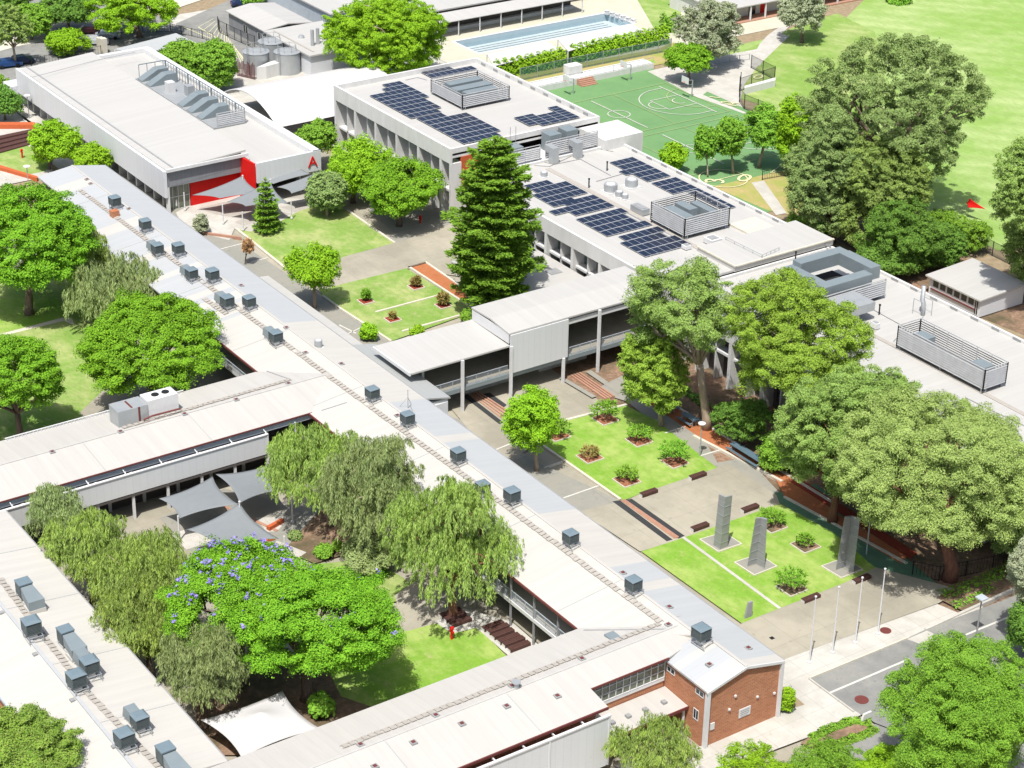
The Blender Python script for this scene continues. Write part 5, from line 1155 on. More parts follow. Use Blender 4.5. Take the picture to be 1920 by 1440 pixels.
# ------------------------------------------------------------------ sculptures on paved squares
def stele(u, v, tu, tv, wb, wt, label, lean, fold, rz):
    B = G(u, v); h = 0
    for h_ in np.arange(2, 9, .05):
        q = R.T @ (np.array([B.x, B.y, h_]) - np.array([0, 0, CAMH])); 
        if CV + FOC * q[1] / q[2] <= tv: h = h_; break
    t = thing('metal_stele', label, 'sculpture', B, 'folded metal steles on the lawn')
    b = MB(); n = 6; c, s_ = math.cos(rz), math.sin(rz); prev = None
    def sec(z, w, off):
        # V-folded section, 0.16 thick
        raw = [(-w / 2, -fold * .5), (0, fold * .5), (w / 2, -fold * .5), (w / 2, -fold * .5 + .22), (0, fold * .5 + .22), (-w / 2, -fold * .5 + .22)]
        return [(B.x + (x + off) * c - y * s_, B.y + (x + off) * s_ + y * c, z) for x, y in raw]
    for k in range(n + 1):
        z = h * k / n; w = wb + (wt - wb) * k / n
        prof = sec(z, w, lean * (k / n))
        if k == n: prof = [(p[0], p[1], p[2] + (.12 if fold < 0 else -.3) * (i in (1, 4))) for i, p in enumerate(prof)]
        if k == 0: prof = [(p[0], p[1], 0 if i in (0, 2, 3, 5) else .35) for i, p in enumerate(prof)]
        if prev:
            for i in range(6):
                j = (i + 1) % 6; b.face([prev[i], prev[j], prof[j], prof[i]])
        prev = prof
    b.face(prev[:]); b.build('folded_plate', 'stele', t)
    b = MB()
    for k in range(1, n):
        z = h * k / n; w = (wb + (wt - wb) * k / n) + .03; prof = [Vector(p) for p in sec(z, w, lean * (k / n))]
        o_ = Vector((s_, -c, 0)) * .02
        b.beam(prof[0] + o_, prof[1] + o_, .03, .05); b.beam(prof[1] + o_, prof[2] + o_, .03, .05)
    b.build('seam', 'galv', t)
MT['stele'] = PM('weathered_zinc', (.32, .33, .335), .5, (.26, .27, .275), 1.2, metal=.1, sx=(1, 1, 2.5))
rzc = math.atan2(.5639, .8256) # facing the camera side roughly
view = math.atan2(G(1416, 1064).y, G(1416, 1064).x)
rz = view - math.pi / 2 - math.pi + math.pi
stele(1350, 1032, 1356, 931, 1.45, 1.35, 'straight grey stele with an outward fold, nearest the plaza steps', .15, -.7, rz)
stele(1417, 1066, 1422, 970, 1.75, 1.15, 'tapering grey stele with an inward fold, in the middle of the three', .15, .7, rz)
stele(1583, 1072, 1587, 968, 1.75, 1.5, 'wide grey stele with a deep inward fold at the shaded end of the lawn', .2, .8, rz)
def pad(pts, label, m='asphalt_sq', name='paved_pad'):
    q = P2(pts); c = sum((Vector(p) for p in q), Vector((0, 0))) / 4; z = .004 * lay[0]
    t = thing(name, label, 'paved square', (c.x, c.y, 0), 'edged squares set in the lawns')
    out = [c + (Vector(p) - c) * 1.09 for p in q]
    MB().prism([tuple(p) for p in out], 0, z + .03).build('edging', 'sandline', t); MB().prism([tuple(p) for p in q], 0, z + .05).build('infill', m, t)
pad([(1314, 1016), (1347, 1038), (1388, 1024), (1357, 1004)], 'grey paved square under the stele nearest the steps')
pad([(1379, 1059), (1414, 1082), (1454, 1066), (1422, 1045)], 'grey paved square under the middle stele')
pad([(1542, 1066), (1577, 1087), (1615, 1072), (1582, 1052)], 'grey paved square under the shaded stele')
p = G(1402, 1160); b = MB(); b.prism([(p.x - .12, p.y - .45), (p.x + .12, p.y - .45), (p.x + .12, p.y + .45), (p.x - .12, p.y + .45)], 0, 1.9, [(p.x - .1, p.y - .1), (p.x + .1, p.y - .1), (p.x + .1, p.y + .4), (p.x - .1, p.y + .4)]); o = b.build('stone_marker', 'stele'); tag(o, 'small pointed grey marker stone on the lawn beside the long wing', 'marker stone')
p = G(1622, 1356); b = MB(); b.prism([(p.x - .12, p.y - .7), (p.x + .12, p.y - .7), (p.x + .12, p.y + .7), (p.x - .12, p.y + .7)], 0, 1.1, [(p.x - .1, p.y - .3), (p.x + .1, p.y - .3), (p.x + .1, p.y + .6), (p.x - .1, p.y + .6)]); o = b.build('entry_stone', 'conc'); tag(o, 'pale slanted entry stone at the tip of the low hedge bed', 'marker stone')
# ------------------------------------------------------------------ benches and tables
def bench(u, v, label, L=2.1, ax=1, m='timber', z=0, grp='dark benches around the plaza', back=False):
    p = G(u, v, .2); p.z = 0; t = thing('bench', label, 'bench', p, grp)
    def bx(b, a0, a1, c0, c1, z0, z1):
        if ax: b.box(p.x + c0, p.x + c1, p.y + a0, p.y + a1, z0, z1)
        else: b.box(p.x + a0, p.x + a1, p.y + c0, p.y + c1, z0, z1)
    b = MB()
    for k in range(3): bx(b, -L / 2, L / 2, -.3 + k * .2, -.14 + k * .2, .55, .62)
    bx(b, -L / 2, L / 2, .26, .3, .28, .62); b.build('seat', m, t)
    for s_ in (-1, 1): b = MB(); bx(b, s_ * L / 2 - .12 * s_, s_ * L / 2 + .01, -.28, .24, 0, .54); b.build('leg', 'conc', t)
    return t
for u, v, lb in ((1216, 927, 'dark bench at the left corner where lawn meets plaza, near the steps'), (1308, 895, 'dark bench on the plaza edge below the right-hand small tree'), (1406, 956, 'dark bench on the plaza edge behind the steles'), (1312, 991, 'dark bench on the plaza edge left of the first stele'), (1520, 1125, 'dark bench at the forecourt edge beside a small tree in mulch'), (1615, 1089, 'dark bench in tree shade below the third stele')):
    bench(u, v, lb)
gl_ = ('left', 'middle', 'right'); rk = ('rear', 'centre', 'front')
for gi, g_ in enumerate((((845, 1153), (853, 1160), (863, 1170)), ((924, 1177), (934, 1183), (943, 1192)), ((954, 1201), (963, 1207), (973, 1216)))):
    for bi, (u, v) in enumerate(g_): bench(u, v, '%s bench of the %s group of brown courtyard benches' % (rk[bi], gl_[gi]), 2.3, 1, grp='brown benches on the courtyard slab')
def picnic(u, v, L, label):
    p = G(u, v, .4); p.z = 0; t = thing('picnic_table', label, 'picnic table', p, 'blue-grey picnic tables on orange gravel')
    MB().box(p.x - L / 2, p.x + L / 2, p.y - .38, p.y + .38, .98, 1.04).build('table_top', 'bluebench', t)
    for s_ in (-1, 1): MB().box(p.x - L / 2, p.x + L / 2, p.y + s_ * .8 - .16, p.y + s_ * .8 + .16, .68, .73).build('seat', 'bluebench', t)
    n = max(2, int(L / 2))
    for k in range(n):
        x = p.x - L / 2 + .3 + (L - .6) * k / (n - 1); b = MB(); b.box(x - .05, x + .05, p.y - .85, p.y + .85, .58, .66); b.box(x - .05, x + .05, p.y - .3, p.y - .2, 0, .97); b.box(x - .05, x + .05, p.y + .2, p.y + .3, 0, .97); b.build('leg', 'steel_grey', t)
picnic(1400, 857, 5.2, 'long blue-grey picnic table on orange gravel below the eucalypts'); picnic(1292, 790, 2.4, 'short picnic table beside the thick eucalypt trunk'); picnic(1251, 766, 2.4, 'short picnic table in shade farthest from the lawn')
# hydrants
def hydrant(u, v, label, h=1.3):
    p = G(u, v); t = thing('fire_hydrant', label, 'fire hydrant', p); MB().cyl(p.x, p.y, 0, h, .13, 10).build('riser', 'red', t)
    b = MB(); b.cyl(p.x, p.y, h, h + .25, .2, 10); b.box(p.x - .3, p.x + .3, p.y - .09, p.y + .09, h * .75, h * .9); b.build('valve', 'red', t)
hydrant(847, 1202, 'red hydrant at the corner of the courtyard lawn'); hydrant(788, 420, 'red hydrant in shade beside the round tree', 1.0); hydrant(42, 297, 'red hydrant on the small lawn left of the hall', 1.2)
# basketball goals
def goal(u, v, label, rz, h=3.0):
    p = G(u, v); t = thing('basketball_goal', label, 'basketball goal', p, 'basketball goals on the green court')
    d = Vector((math.cos(rz), math.sin(rz), 0)); n = Vector((-d.y, d.x, 0)); q = p + d * 1.6
    b = MB(); b.beam(p, p + Vector((0, 0, h)), .14); b.beam(p + Vector((0, 0, h)), q + Vector((0, 0, h + .3)), .09); b.beam(p + Vector((0, 0, h - .8)), q + Vector((0, 0, h - .2)), .07); b.build('pole', 'galv', t)
    b = MB(); b.beam(q - n * .9 + Vector((0, 0, h + .3)), q + n * .9 + Vector((0, 0, h + .3)), .05, 1.1); b.build('backboard', 'white', t)
    b = MB(); b.tube([tuple(q + d * .32 + Vector((math.cos(a * .7) * .23, math.sin(a * .7) * .23, h))) for a in range(10)], .02, 5); b.build('hoop', 'red', t)
goal(1182, 150, 'basketball goal in front of the raised walk', -1.57, 2.7); goal(1297, 182, 'basketball goal beside the round bright tree', -1.57, 2.9); goal(1075, 176, 'basketball goal near the pool-side steps', -1.57, 2.6)
# ------------------------------------------------------------------ fences
def fence(pts, label, h=2.2, m='black', step=2.4, mesh=None, bars=0, z=0, cat='fence', pn='post'):
    q = [G(u, v, z) for u, v in pts]; t = thing('fence', label, cat, q[0])
    ps = MB(); pa = MB()
    for i in range(len(q) - 1):
        A, B = q[i], q[i + 1]; L = (B - A).length; n = max(1, int(L / step))
        for k in range(n + (i == len(q) - 2)):
            p = A + (B - A) * (k / n); MB().beam(p, p + Vector((0, 0, h)), .09).build('post', m, t)
        pa.beam(A + Vector((0, 0, h - .1)), B + Vector((0, 0, h - .1)), .045); pa.beam(A + Vector((0, 0, .15)), B + Vector((0, 0, .15)), .045)
        if bars:
            nb = int(L / bars)
            for k in range(nb): p = A + (B - A) * (k / nb); pa.beam(p, p + Vector((0, 0, h)), .028)
    pa.build('rail', m, t)
    if mesh:
        b = MB()
        for i in range(len(q) - 1): b.face([q[i], q[i + 1], q[i + 1] + Vector((0, 0, h - .1)), q[i] + Vector((0, 0, h - .1))])
        b.build('mesh_panel', mesh, t)
MT['greenmesh'] = meshmat('green_mesh', (.03, .13, .10), .6); MT['blackmesh'] = meshmat('black_mesh', (.03, .05, .04), .38)
fence([(975, 153), (1070, 133), (1160, 115), (1258, 96)], 'green mesh fence with climbers below the pool hedge', 2.4, 'galv', 2.7, 'greenmesh')
fence([(1388, 163), (1386, 172), (1386, 192), (1395, 205), (1445, 225)], 'curved black mesh fence at the oval corner', 2.6, 'black', 2.2, 'blackmesh')
fence([(1386, 172), (1452, 150), (1452, 150), (1408, 128)], 'black fence on the wedge of green paint beside the oval path', 2.4, 'black', 2.4, 'blackmesh')
fence([(1330, 122), (1405, 112)], 'low thin rail fence on the concrete apron', 1.1, 'galv', 1.6)
fence([(1429, 338), (1475, 330), (1500, 326)], 'short black barred fence by the painted numbers', 1.5, 'black', 2.6, bars=.3)
fence([(1810, 450), (1860, 480), (1925, 512)], 'black fence between the demountable and the oval', 2.2, 'black', 2.6, 'blackmesh')
fence([(60, 128), (110, 118), (190, 104)], 'dark fence along the street behind the hall', 1.8, 'black', 2.4, bars=.5)
fence([(190, 64), (320, 60), (400, 78)], 'dark fence at the edge of the grey lot', 1.6, 'black', 2.4, bars=.5)
fence([(409, 55), (412, 62), (440, 76), (478, 92)], 'tall black barred fence beside the marked car park', 2.4, 'black', 1.8, bars=.35)
fence([(1710, 1080), (1760, 1090), (1860, 1070), (1930, 1045)], 'dark barred fence under the big shady tree', 1.8, 'black', 2.6, bars=.35)
p = G(1452, 150); b = MB(); b.prism(P2([(1395, 178), (1453, 163), (1453, 158), (1395, 174)]), 0, 1.2); o = b.build('retaining_wall', 'conc'); tag(o, 'short pale retaining wall at the tip of the painted wedge', 'retaining wall')
# red sail in the oval
q = GS([(1812, 380, 2.2), (1818, 372, 3.0), (1848, 392, 2.2), (1815, 389, 1.8)]); sail(q, 'small bright red shade sail by the far oval edge', 'red', .1, None)
# ------------------------------------------------------------------ cars
def car(u, v, rz, mname, col, label, L=4.4):
    if mname not in MT: MT[mname] = PM(mname, col, .3, mul(col, .9), .8, metal=.3, spec=.6)
    p = G(u, v, .6); p.z = 0.12; t = thing('parked_car', label, 'car', p, 'cars parked along the street')
    w = .88; prof = [(-L / 2, .35), (-L / 2 + .05, .85), (-L / 2 + .5, .98), (-L / 2 + 1.0, 1.42), (.45, 1.45), (1.15, .98), (L / 2 - .2, .82), (L / 2, .55), (L / 2, .32)]
    def side(pr, w_, m, name, z0=None):
        b = MB(); n = len(pr)
        A = [Vector((x, -w_ * (1 if z < 1.0 else .84), z)) for x, z in pr]; B = [Vector((x, w_ * (1 if z < 1.0 else .84), z)) for x, z in pr]
        for i in range(n): j = (i + 1) % n; b.face([A[i], A[j], B[j], B[i]])
        b.face(A[::-1]); b.face(B)
        return b
    def place(b, nm, m, par):
        c, s_ = math.cos(rz), math.sin(rz); b.v = [(x * c - y * s_ + p.x, x * s_ + y * c + p.y, z + p.z) for x, y, z in b.v]; return b.build(nm, m, par)
    body = place(side(prof, w, None, ''), 'body', mname, t)
    b = MB()
    for s_ in (-1, 1):
        f_ = [(-L / 2 + .75, 1.0), (-L / 2 + 1.1, 1.36), (.4, 1.38), (.95, 1.0)]; f_ = [(x, s_ * (w * .93 + .03 if z < 1.1 else w * .84 + .02), z) for x, z in f_]; b.face(f_ if s_ < 0 else f_[::-1])
    b.face([(.5, -.66, 1.43), (1.12, -.74, 1.03), (1.12, .74, 1.03), (.5, .66, 1.43)]); b.face([(-L / 2 + .98, -.66, 1.43), (-L / 2 + .98, .66, 1.43), (-L / 2 + .52, .74, 1.02), (-L / 2 + .52, -.74, 1.02)])
    place(b, 'windows', 'glass', t)
    for x in (-L / 2 + .85, L / 2 - .85):
        for y in (-.86, .86): place(MB().tube([(x, y - .1, .32), (x, y + .1, .32)], .32, 14), 'wheel', 'black', t)
    for y in (-.6, .6): place(MB().box(-L / 2 - .02, -L / 2 + .03, y - .18, y + .18, .7, .82), 'tail_light', 'red', t); place(MB().box(L / 2 - .04, L / 2 + .02, y - .2, y + .2, .58, .7), 'headlight', 'white', t)
car(16, 120, 1.45, 'blue_paint', (.02, .07, .22), 'bright blue car parked at the left edge in front of the leaning eucalypt')
car(40, 114, 1.45, 'dark_blue_paint', (.01, .025, .07), 'dark blue car in shade behind the bright blue one')
car(180, 78, 1.1, 'silver_paint', (.55, .58, .62), 'silver car with its nose towards the hall, behind the beige gate posts')
car(202, 67, 1.1, 'grey_paint', (.33, .38, .43), 'pale grey-blue car beside the silver one')
car(164, 57, -2.0, 'maroon_paint', (.04, .01, .015), 'dark red-black car with glowing tail lights colour in shade')
car(189, 52, 1.2, 'black_paint', (.02, .02, .024), 'black car deepest under the trees')
car(455, 6, 1.3, 'navy_paint', (.02, .04, .12), 'small navy car beyond the service building roof')
p = G(195, 100); t = thing('gate_pillar', 'pair of pale beige gate pillars behind the hall', 'gate pillar', p)
for dx, h in ((0, 2.7), (-1.2, 2.5)): MB().box(p.x + dx - .5, p.x + dx + .5, p.y - .5, p.y + .5, 0, h).build('pillar', 'sandline', t)
# grey lot canopy behind hall
q = GS([(215, 92, 2.5), (330, 62, 2.5), (368, 80, 2.5), (262, 100, 2.5)]); o = thing('carport', 'flat pale blue-grey carport roof behind the hall', 'carport', (q[0].x, q[0].y, 0)); b = MB(); slab(b, [tuple(p) for p in q], .15); b.build('roof', 'roof_cool_y', o)
for p in q: MB().box(p.x - .08, p.x + .08, p.y - .08, p.y + .08, 0, 2.4).build('post', 'white', o)
# amphitheatre steps and orange walls, left
b = MB()
for k in range(4):
    b.prism(P2([(-20, 283 + k * 6.5 - 14), (60, 252 + k * 5), (64, 256 + k * 5), (-20, 289 + k * 6.5 - 14)]), 0, .9 - .2 * k)
o = b.build('terrace_steps', 'timber'); tag(o, 'curved timber terrace steps left of the hall', 'steps')
b = MB(); b.prism(P2([(-20, 243), (68, 243), (66, 238), (-20, 238)]), 0, .8); o = b.build('curved_wall', 'orange'); tag(o, 'long orange rendered low wall above the terrace steps', 'low wall')
b = MB(); b.prism(P2([(-10, 318), (70, 341), (72, 338), (-10, 313)]), 0, .6); o = b.build('curved_wall', 'orange'); tag(o, 'orange low wall between the small lawn and the concrete', 'low wall')
# planters, ramp wall in upper quad
q = P2([(378, 439), (452, 449), (453, 451), (378, 441)]); o = MB().prism(q, 0, .45).build('low_wall', 'brickpave'); tag(o, 'thin brown triangular planter wall in the upper quadrangle', 'low wall')
o = MB().prism(P2([(500, 997), (528, 982), (533, 984), (506, 1000)]), 0, .7).build('orange_planter', 'orange'); tag(o, 'orange rendered planter wall at the courtyard garden', 'planter')
o = MB().prism(P2([(495, 1013), (512, 1010), (516, 1017), (500, 1021)]), 0, .5).build('orange_planter', 'orange'); tag(o, 'small orange block seat under the tip of a grey sail', 'planter')
o = MB().box(-1, -.9, 0, .1, 0, .1); 
for u, v, lb in ((300, 905, 'yellow chair under the left part of the white veranda screen'), (311, 915, 'yellow chair beside the pillar under the veranda'), (352, 905, 'yellow chair farther right under the veranda')):
    p = G(u, v, .4); t = thing('chair', lb, 'chair', (p.x, p.y, 0)); MT.setdefault('yellow', PM('yellow_plastic', (.55, .50, .03), .5)); MB().box(p.x - .25, p.x + .25, p.y - .25, p.y + .25, .4, .46).build('seat', 'yellow', t); MB().box(p.x - .25, p.x - .2, p.y - .25, p.y + .25, .46, .9).build('backrest', 'yellow', t)
    for dx in (-.22, .18):
        for dy in (-.22, .18): MB().box(p.x + dx, p.x + dx + .04, p.y + dy, p.y + dy + .04, 0, .4).build('leg', 'black', t)
# ------------------------------------------------------------------ vegetation
LEAF = {
 'jac': leafmat('feathery_leaf', (.16, .37, .022), (.105, .27, .018), (.26, .49, .04), trans=.35),
 'bright': leafmat('bright_leaf', (.23, .45, .018), (.15, .33, .015), (.33, .55, .04), trans=.35),
 'mid': leafmat('mid_leaf', (.18, .38, .035), (.115, .27, .025), (.28, .48, .07), trans=.35),
 'euc': leafmat('eucalypt_leaf', (.225, .36, .075), (.155, .27, .055), (.36, .47, .15), trans=.35),
 'eucg': leafmat('yellow_green_eucalypt_leaf', (.25, .43, .045), (.17, .31, .035), (.36, .52, .09), trans=.35),
 'olive': leafmat('grey_green_leaf', (.20, .31, .09), (.13, .22, .06), (.34, .43, .17), trans=.3),
 'weep': leafmat('weeping_leaf', (.29, .45, .065), (.21, .34, .07), (.44, .53, .19), trans=.4),
 'weepg': leafmat('grey_weeping_leaf', (.28, .39, .12), (.20, .30, .10), (.44, .50, .26), trans=.45),
 'pine': leafmat('pine_needle', (.14, .29, .03), (.09, .20, .025), (.24, .43, .04), trans=.3),
 'dark': leafmat('dark_leaf', (0.112, 0.250, 0.037), (0.075, 0.175, 0.031), (0.200, 0.375, 0.062), trans=.3),
 'silver': leafmat('silver_leaf', (0.310, 0.368, 0.218), (0.207, 0.265, 0.138), (0.483, 0.529, 0.380), trans=.3),
 'pale': leafmat('pale_feather_leaf', (.31, .47, .12), (.23, .38, .09), (.48, .60, .23), trans=.4),
 'dead': leafmat('dead_leaf', (.46, .30, .14), (.36, .22, .10), (.6, .42, .24)),
 'rusty': leafmat('rusty_leaf', (.30, .24, .07), (.20, .22, .05), (.42, .30, .14), trans=.3),
 'flower': leafmat('rusty_tipped_leaf', (.17, .35, .035), (.11, .25, .03), (.36, .42, .12), trans=.3),
 'grass': leafmat('garden_leaf', (0.165, 0.374, 0.033), (0.121, 0.286, 0.033), (0.264, 0.462, 0.055)),
}
def norm(a): return a / (np.linalg.norm(a, axis=-1, keepdims=True) + 1e-9)
def leaves_mesh(name, pos, tdir, ndir, L, Wd, mat, parent, origin, jit=.35, rng=None):
    n = len(pos)
    t = norm(tdir); b = norm(np.cross(ndir, t)); s = (1 + rng.uniform(-jit, jit, (n, 1)))
    l = L * s / 2; w = Wd * s / 2; nn = np.cross(t, b)
    q = np.empty((n, 4, 3)); q[:, 0] = pos - t * l; q[:, 1] = pos + b * w + nn * w * .25; q[:, 2] = pos + t * l; q[:, 3] = pos - b * w + nn * w * .25
    q -= np.array(origin)
    me = bpy.data.meshes.new(name); me.vertices.add(n * 4); me.vertices.foreach_set('co', q.astype(np.float32).ravel())
    me.loops.add(n * 4); me.loops.foreach_set('vertex_index', np.arange(n * 4, dtype=np.int32))
    me.polygons.add(n); me.polygons.foreach_set('loop_start', np.arange(0, n * 4, 4, dtype=np.int32))
    try: me.polygons.foreach_set('loop_total', np.full(n, 4, dtype=np.int32))
    except Exception: pass
    me.update(calc_edges=True); me.materials.append(mat)
    o = bpy.data.objects.new(name, me); COL.objects.link(o)
    if parent: o.parent = parent
    return o
def sphere(rng, n): return norm(rng.normal(size=(n, 3)))
STY = {  # puff radius / crown radius, min, max (m), spacing, inner shell, flatten, envelope noise, keep threshold, bottom
 'jac':   (.15, .45, 1.05, 1.14, .58, .60, .20, -.95, -.35),
 'round': (.18, .40, 1.10, 1.08, .55, .66, .18, -1.2, -.75),
 'euc':   (.12, .42, .88, 1.30, .35, .66, .38, -.6, -.8),
 'mela':  (.19, .35, .90, 1.12, .35, .95, .28, -.85, -.9),
 'open':  (.15, .40, 1.00, 1.42, .30, .60, .36, -.35, -.8),
 'tight': (.12, .42, .88, 1.18, .42, .85, .34, -.8, -.85),
 'weep':  (.16, .45, .95, 1.28, .22, .80, .38, -.5, -.6),
 'bush':  (.26, .22, .80, .90, .40, .80, .22, -1.6, -.6),
 'sparse': (.22, .14, .28, 1.5, .25, .40, .35, -.9, -.4),
}
def crown_points(rng, c, rx, ry, rz, style, px):
    f, mn, mx, spc, inner, fl, en, thr, bot = STY[style]
    Rm = (rx + ry) / 2; rp = min(mx, max(mn, Rm * f)); rp = min(rp, Rm * .45)
    ph = rng.uniform(0, 6.28, 12)
    N = 5000; d = sphere(rng, N); d = d[d[:, 2] > bot]; N = len(d)
    env = 1 + en * (np.sin(d[:, 0] * 3.1 + ph[0]) * np.sin(d[:, 1] * 2.9 + ph[1]) + .7 * np.sin(d[:, 2] * 4.3 + ph[2] + d[:, 0] * 2.5) + .45 * np.sin(d[:, 0] * 7.3 + ph[3]) * np.sin(d[:, 1] * 6.9 + ph[4] + d[:, 2] * 5))
    r = inner + (1 - inner) * rng.random(N) ** .55
    sc = np.array([max(.1, rx - rp * .55), max(.1, ry - rp * .55), max(.1, rz - rp * fl * .5)])
    P = d * (r * np.minimum(env, 1.13))[:, None] * sc
    K = 1.1 / rp
    nz = np.sin(P[:, 0] * K + ph[5] + 1.3 * np.sin(P[:, 1] * K * .7 + ph[6])) + np.sin(P[:, 1] * K + ph[7] + 1.3 * np.sin(P[:, 2] * K * .8 + ph[8])) + np.sin(P[:, 2] * K * 1.2 + ph[9] + P[:, 0] * K * .6)
    keep = nz > thr; P = P[keep]; d = d[keep]
    order = np.argsort(-np.linalg.norm(P / sc, axis=1) + rng.random(len(P)) * .25); out = []; md = (spc * rp) ** 2
    A = np.empty((0, 3))
    for i in order:
        q = P[i]
        if len(out):
            dd = (A[:len(out)] - q) ** 2
            if (dd[:, 0] + dd[:, 1] + dd[:, 2] * 1.6).min() < md: continue
        if len(out) >= len(A): A = np.concatenate([A, np.empty((256, 3))])
        A[len(out)] = q; out.append(i)
        if len(out) >= 620: break
    C = P[out] + c; D = d[out]
    k = max(4, min(len(C), 16)); lc = C[rng.permutation(len(C))[:k]] * .82 + c * .18
    return C, D, rp, lc
def tree(name, label, cat, base, box, leaf, style='euc', bark='bark', trunk=None, group=None, seed=0, dens=1., leafpx=2.0, depth=1., limbs=9, flower=None, hz=None, tw=None):
    """base: image point where the trunk meets the ground; box: crown extent u0,u1,v0,v1"""
    rng = np.random.default_rng(seed + int(base[0]) * 7 + int(base[1])); rnd = random.Random(seed + int(base[0]))
    B = G(*base); u0, u1, v0, v1 = box; uc, vc = (u0 + u1) / 2, (v0 + v1) / 2
    d = ray(uc, vc); hd = math.hypot(B.x, B.y); tt = hd / math.hypot(d[0], d[1]); Cc = np.array([0, 0, CAMH]) + d * tt
    s = pxm(Cc); Rr = (u1 - u0) / 2 / s; A = (v1 - v0) / 2 / s
    dep = math.asin(-d[2] / np.linalg.norm(d))
    vv = A * A - (Rr * math.sin(dep)) ** 2; H = math.sqrt(max(vv, (.30 * Rr) ** 2)) / math.cos(dep)
    H = min(H, Cc[2] * .98) if Cc[2] > 1 else H
    if hz: H = hz
    t = thing(name, label, cat, B, group)
    Rr *= .94; H *= .94
    if style == 'weep': e_ = min(.35 * H, .6); Cc[2] += e_; H -= e_
    C, D, rc, lc = crown_points(rng, Cc, Rr, Rr * depth, H, style, s)
    if style in ('euc', 'open', 'tight'): leafpx *= .8
    k533 = s * .5333; Ln = leafpx / k533; Wn = Ln * .62; fl = STY[style][5]
    if style == 'weep': Wn = Ln * .34; Ln *= 1.9
    elif style == 'sparse': Ln *= 2.2; Wn = Ln * .22
    elif style in ('euc', 'open', 'mela', 'tight'): Ln *= 1.35; Wn = Ln * .38
    prad = rc * rng.uniform(.62, 1.3, len(C)); ptilt = rng.normal(size=(len(C), 3)) * .28; pst = rng.uniform(.7, 1.3, (len(C), 3))
    m = max(10, int(dens * 1.6 * math.pi * rc * rc * 1.25 / (Ln * Wn * .5))); m = min(m, int(520000 / max(1, len(C))) + 8)
    cnt = np.maximum(6, (m * (prad / rc) ** 2).astype(int)); I = np.repeat(np.arange(len(C)), cnt); n = len(I)
    DD = D[I]; off = sphere(rng, n); off[:, 2] = np.where(rng.random(n) < .72, np.abs(off[:, 2]), off[:, 2])
    if style == 'weep':
        ns = 12; sid = rng.integers(0, ns, n); key = I * ns + sid; U = sphere(rng, len(C) * ns); U[:, 2] = np.abs(U[:, 2]) * .6 + .1
        SL = rng.uniform(.5, 1.0, len(C) * ns) * rng.uniform(.8, 2.6, len(C))[np.repeat(np.arange(len(C)), ns)]; q = rng.random(n); st = U[key] * (prad[I] * .85)[:, None]
        out = np.stack([U[key][:, 0], U[key][:, 1], np.zeros(n)], 1)
        pos = C[I] + st + out * (prad[I] * .35 * np.sqrt(q))[:, None] + rng.normal(size=(n, 3)) * .09; pos[:, 2] -= q ** 1.15 * SL[key] * rc
        td = np.stack([rng.normal(size=n) * .3, rng.normal(size=n) * .3, -np.ones(n)], 1) + out * .35; nd = norm(out * .7 + np.array([.15, -.2, .35]) + rng.normal(size=(n, 3)) * .75)
    else:
        rr = (.38 + .62 * rng.random(n) ** .6) * prad[I] * np.where(rng.random(n) < .07, 1.35, 1.)
        o3 = off * rr[:, None] * pst[I]; o3[:, 2] = o3[:, 2] * fl + (o3 * ptilt[I])[:, :2].sum(1); o3 += rng.normal(size=(n, 3)) * .05 * rc
        pos = C[I] + o3
        nd = norm(off * .95 + DD * .3 + np.array([.08, -.1, .45]) + rng.normal(size=(n, 3)) * (.7 if style in ('euc', 'open', 'tight') else .55)); td = np.cross(nd, rng.normal(size=(n, 3)))
        if style == 'sparse': td = off * 1.3 + norm(td) * .5; nd = norm(rng.normal(size=(n, 3)) * .5 + np.array([0, 0, 1.]))
        if style in ('euc', 'open', 'mela', 'tight'): td = norm(td) + np.array([0, 0, -.6]) + off * .4
    pos[:, 2] = np.maximum(pos[:, 2], .12)
    crown = leaves_mesh('crown', pos, td, nd, Ln, Wn, LEAF[leaf], t, B, rng=rng)
    if flower:
        nf, fm = flower; idx = rng.integers(0, n, nf); 
        zs = pos[idx]; sel = zs[(DD[idx][:, 2] > .0) & (off[idx][:, 2] > .3)]; rep = np.repeat(sel, 9, 0) + rng.normal(size=(len(sel) * 9, 3)) * .13 + np.array([0, 0, .18])
        leaves_mesh('blossom', rep, rng.normal(size=rep.shape), rng.normal(size=rep.shape) + np.array([0, 0, 1]), .24, .2, fm, t, B, rng=rng)
    # trunk and limbs
    tr = MB(); tw = tw or max(.1, Rr * .075); zt = Cc[2] - H * .35; zt = max(zt, Cc[2] * .3, .4)
    fork = Vector((B.x + (Cc[0] - B.x) * .45, B.y + (Cc[1] - B.y) * .45, zt * .62))
    tr.tube([B + Vector((0, 0, -.1)), B + Vector((rnd.uniform(-.1, .1), rnd.uniform(-.1, .1), zt * .12)), B.lerp(fork, .55) + Vector((rnd.uniform(-.2, .2) * Rr * .15, 0, 0)), fork], [tw * 1.35, tw, tw * .85, tw * .75], 9)
    if style == 'weep': limbs = max(limbs, 8)
    order = sorted(range(len(lc)), key=lambda i: rnd.random())[:limbs]
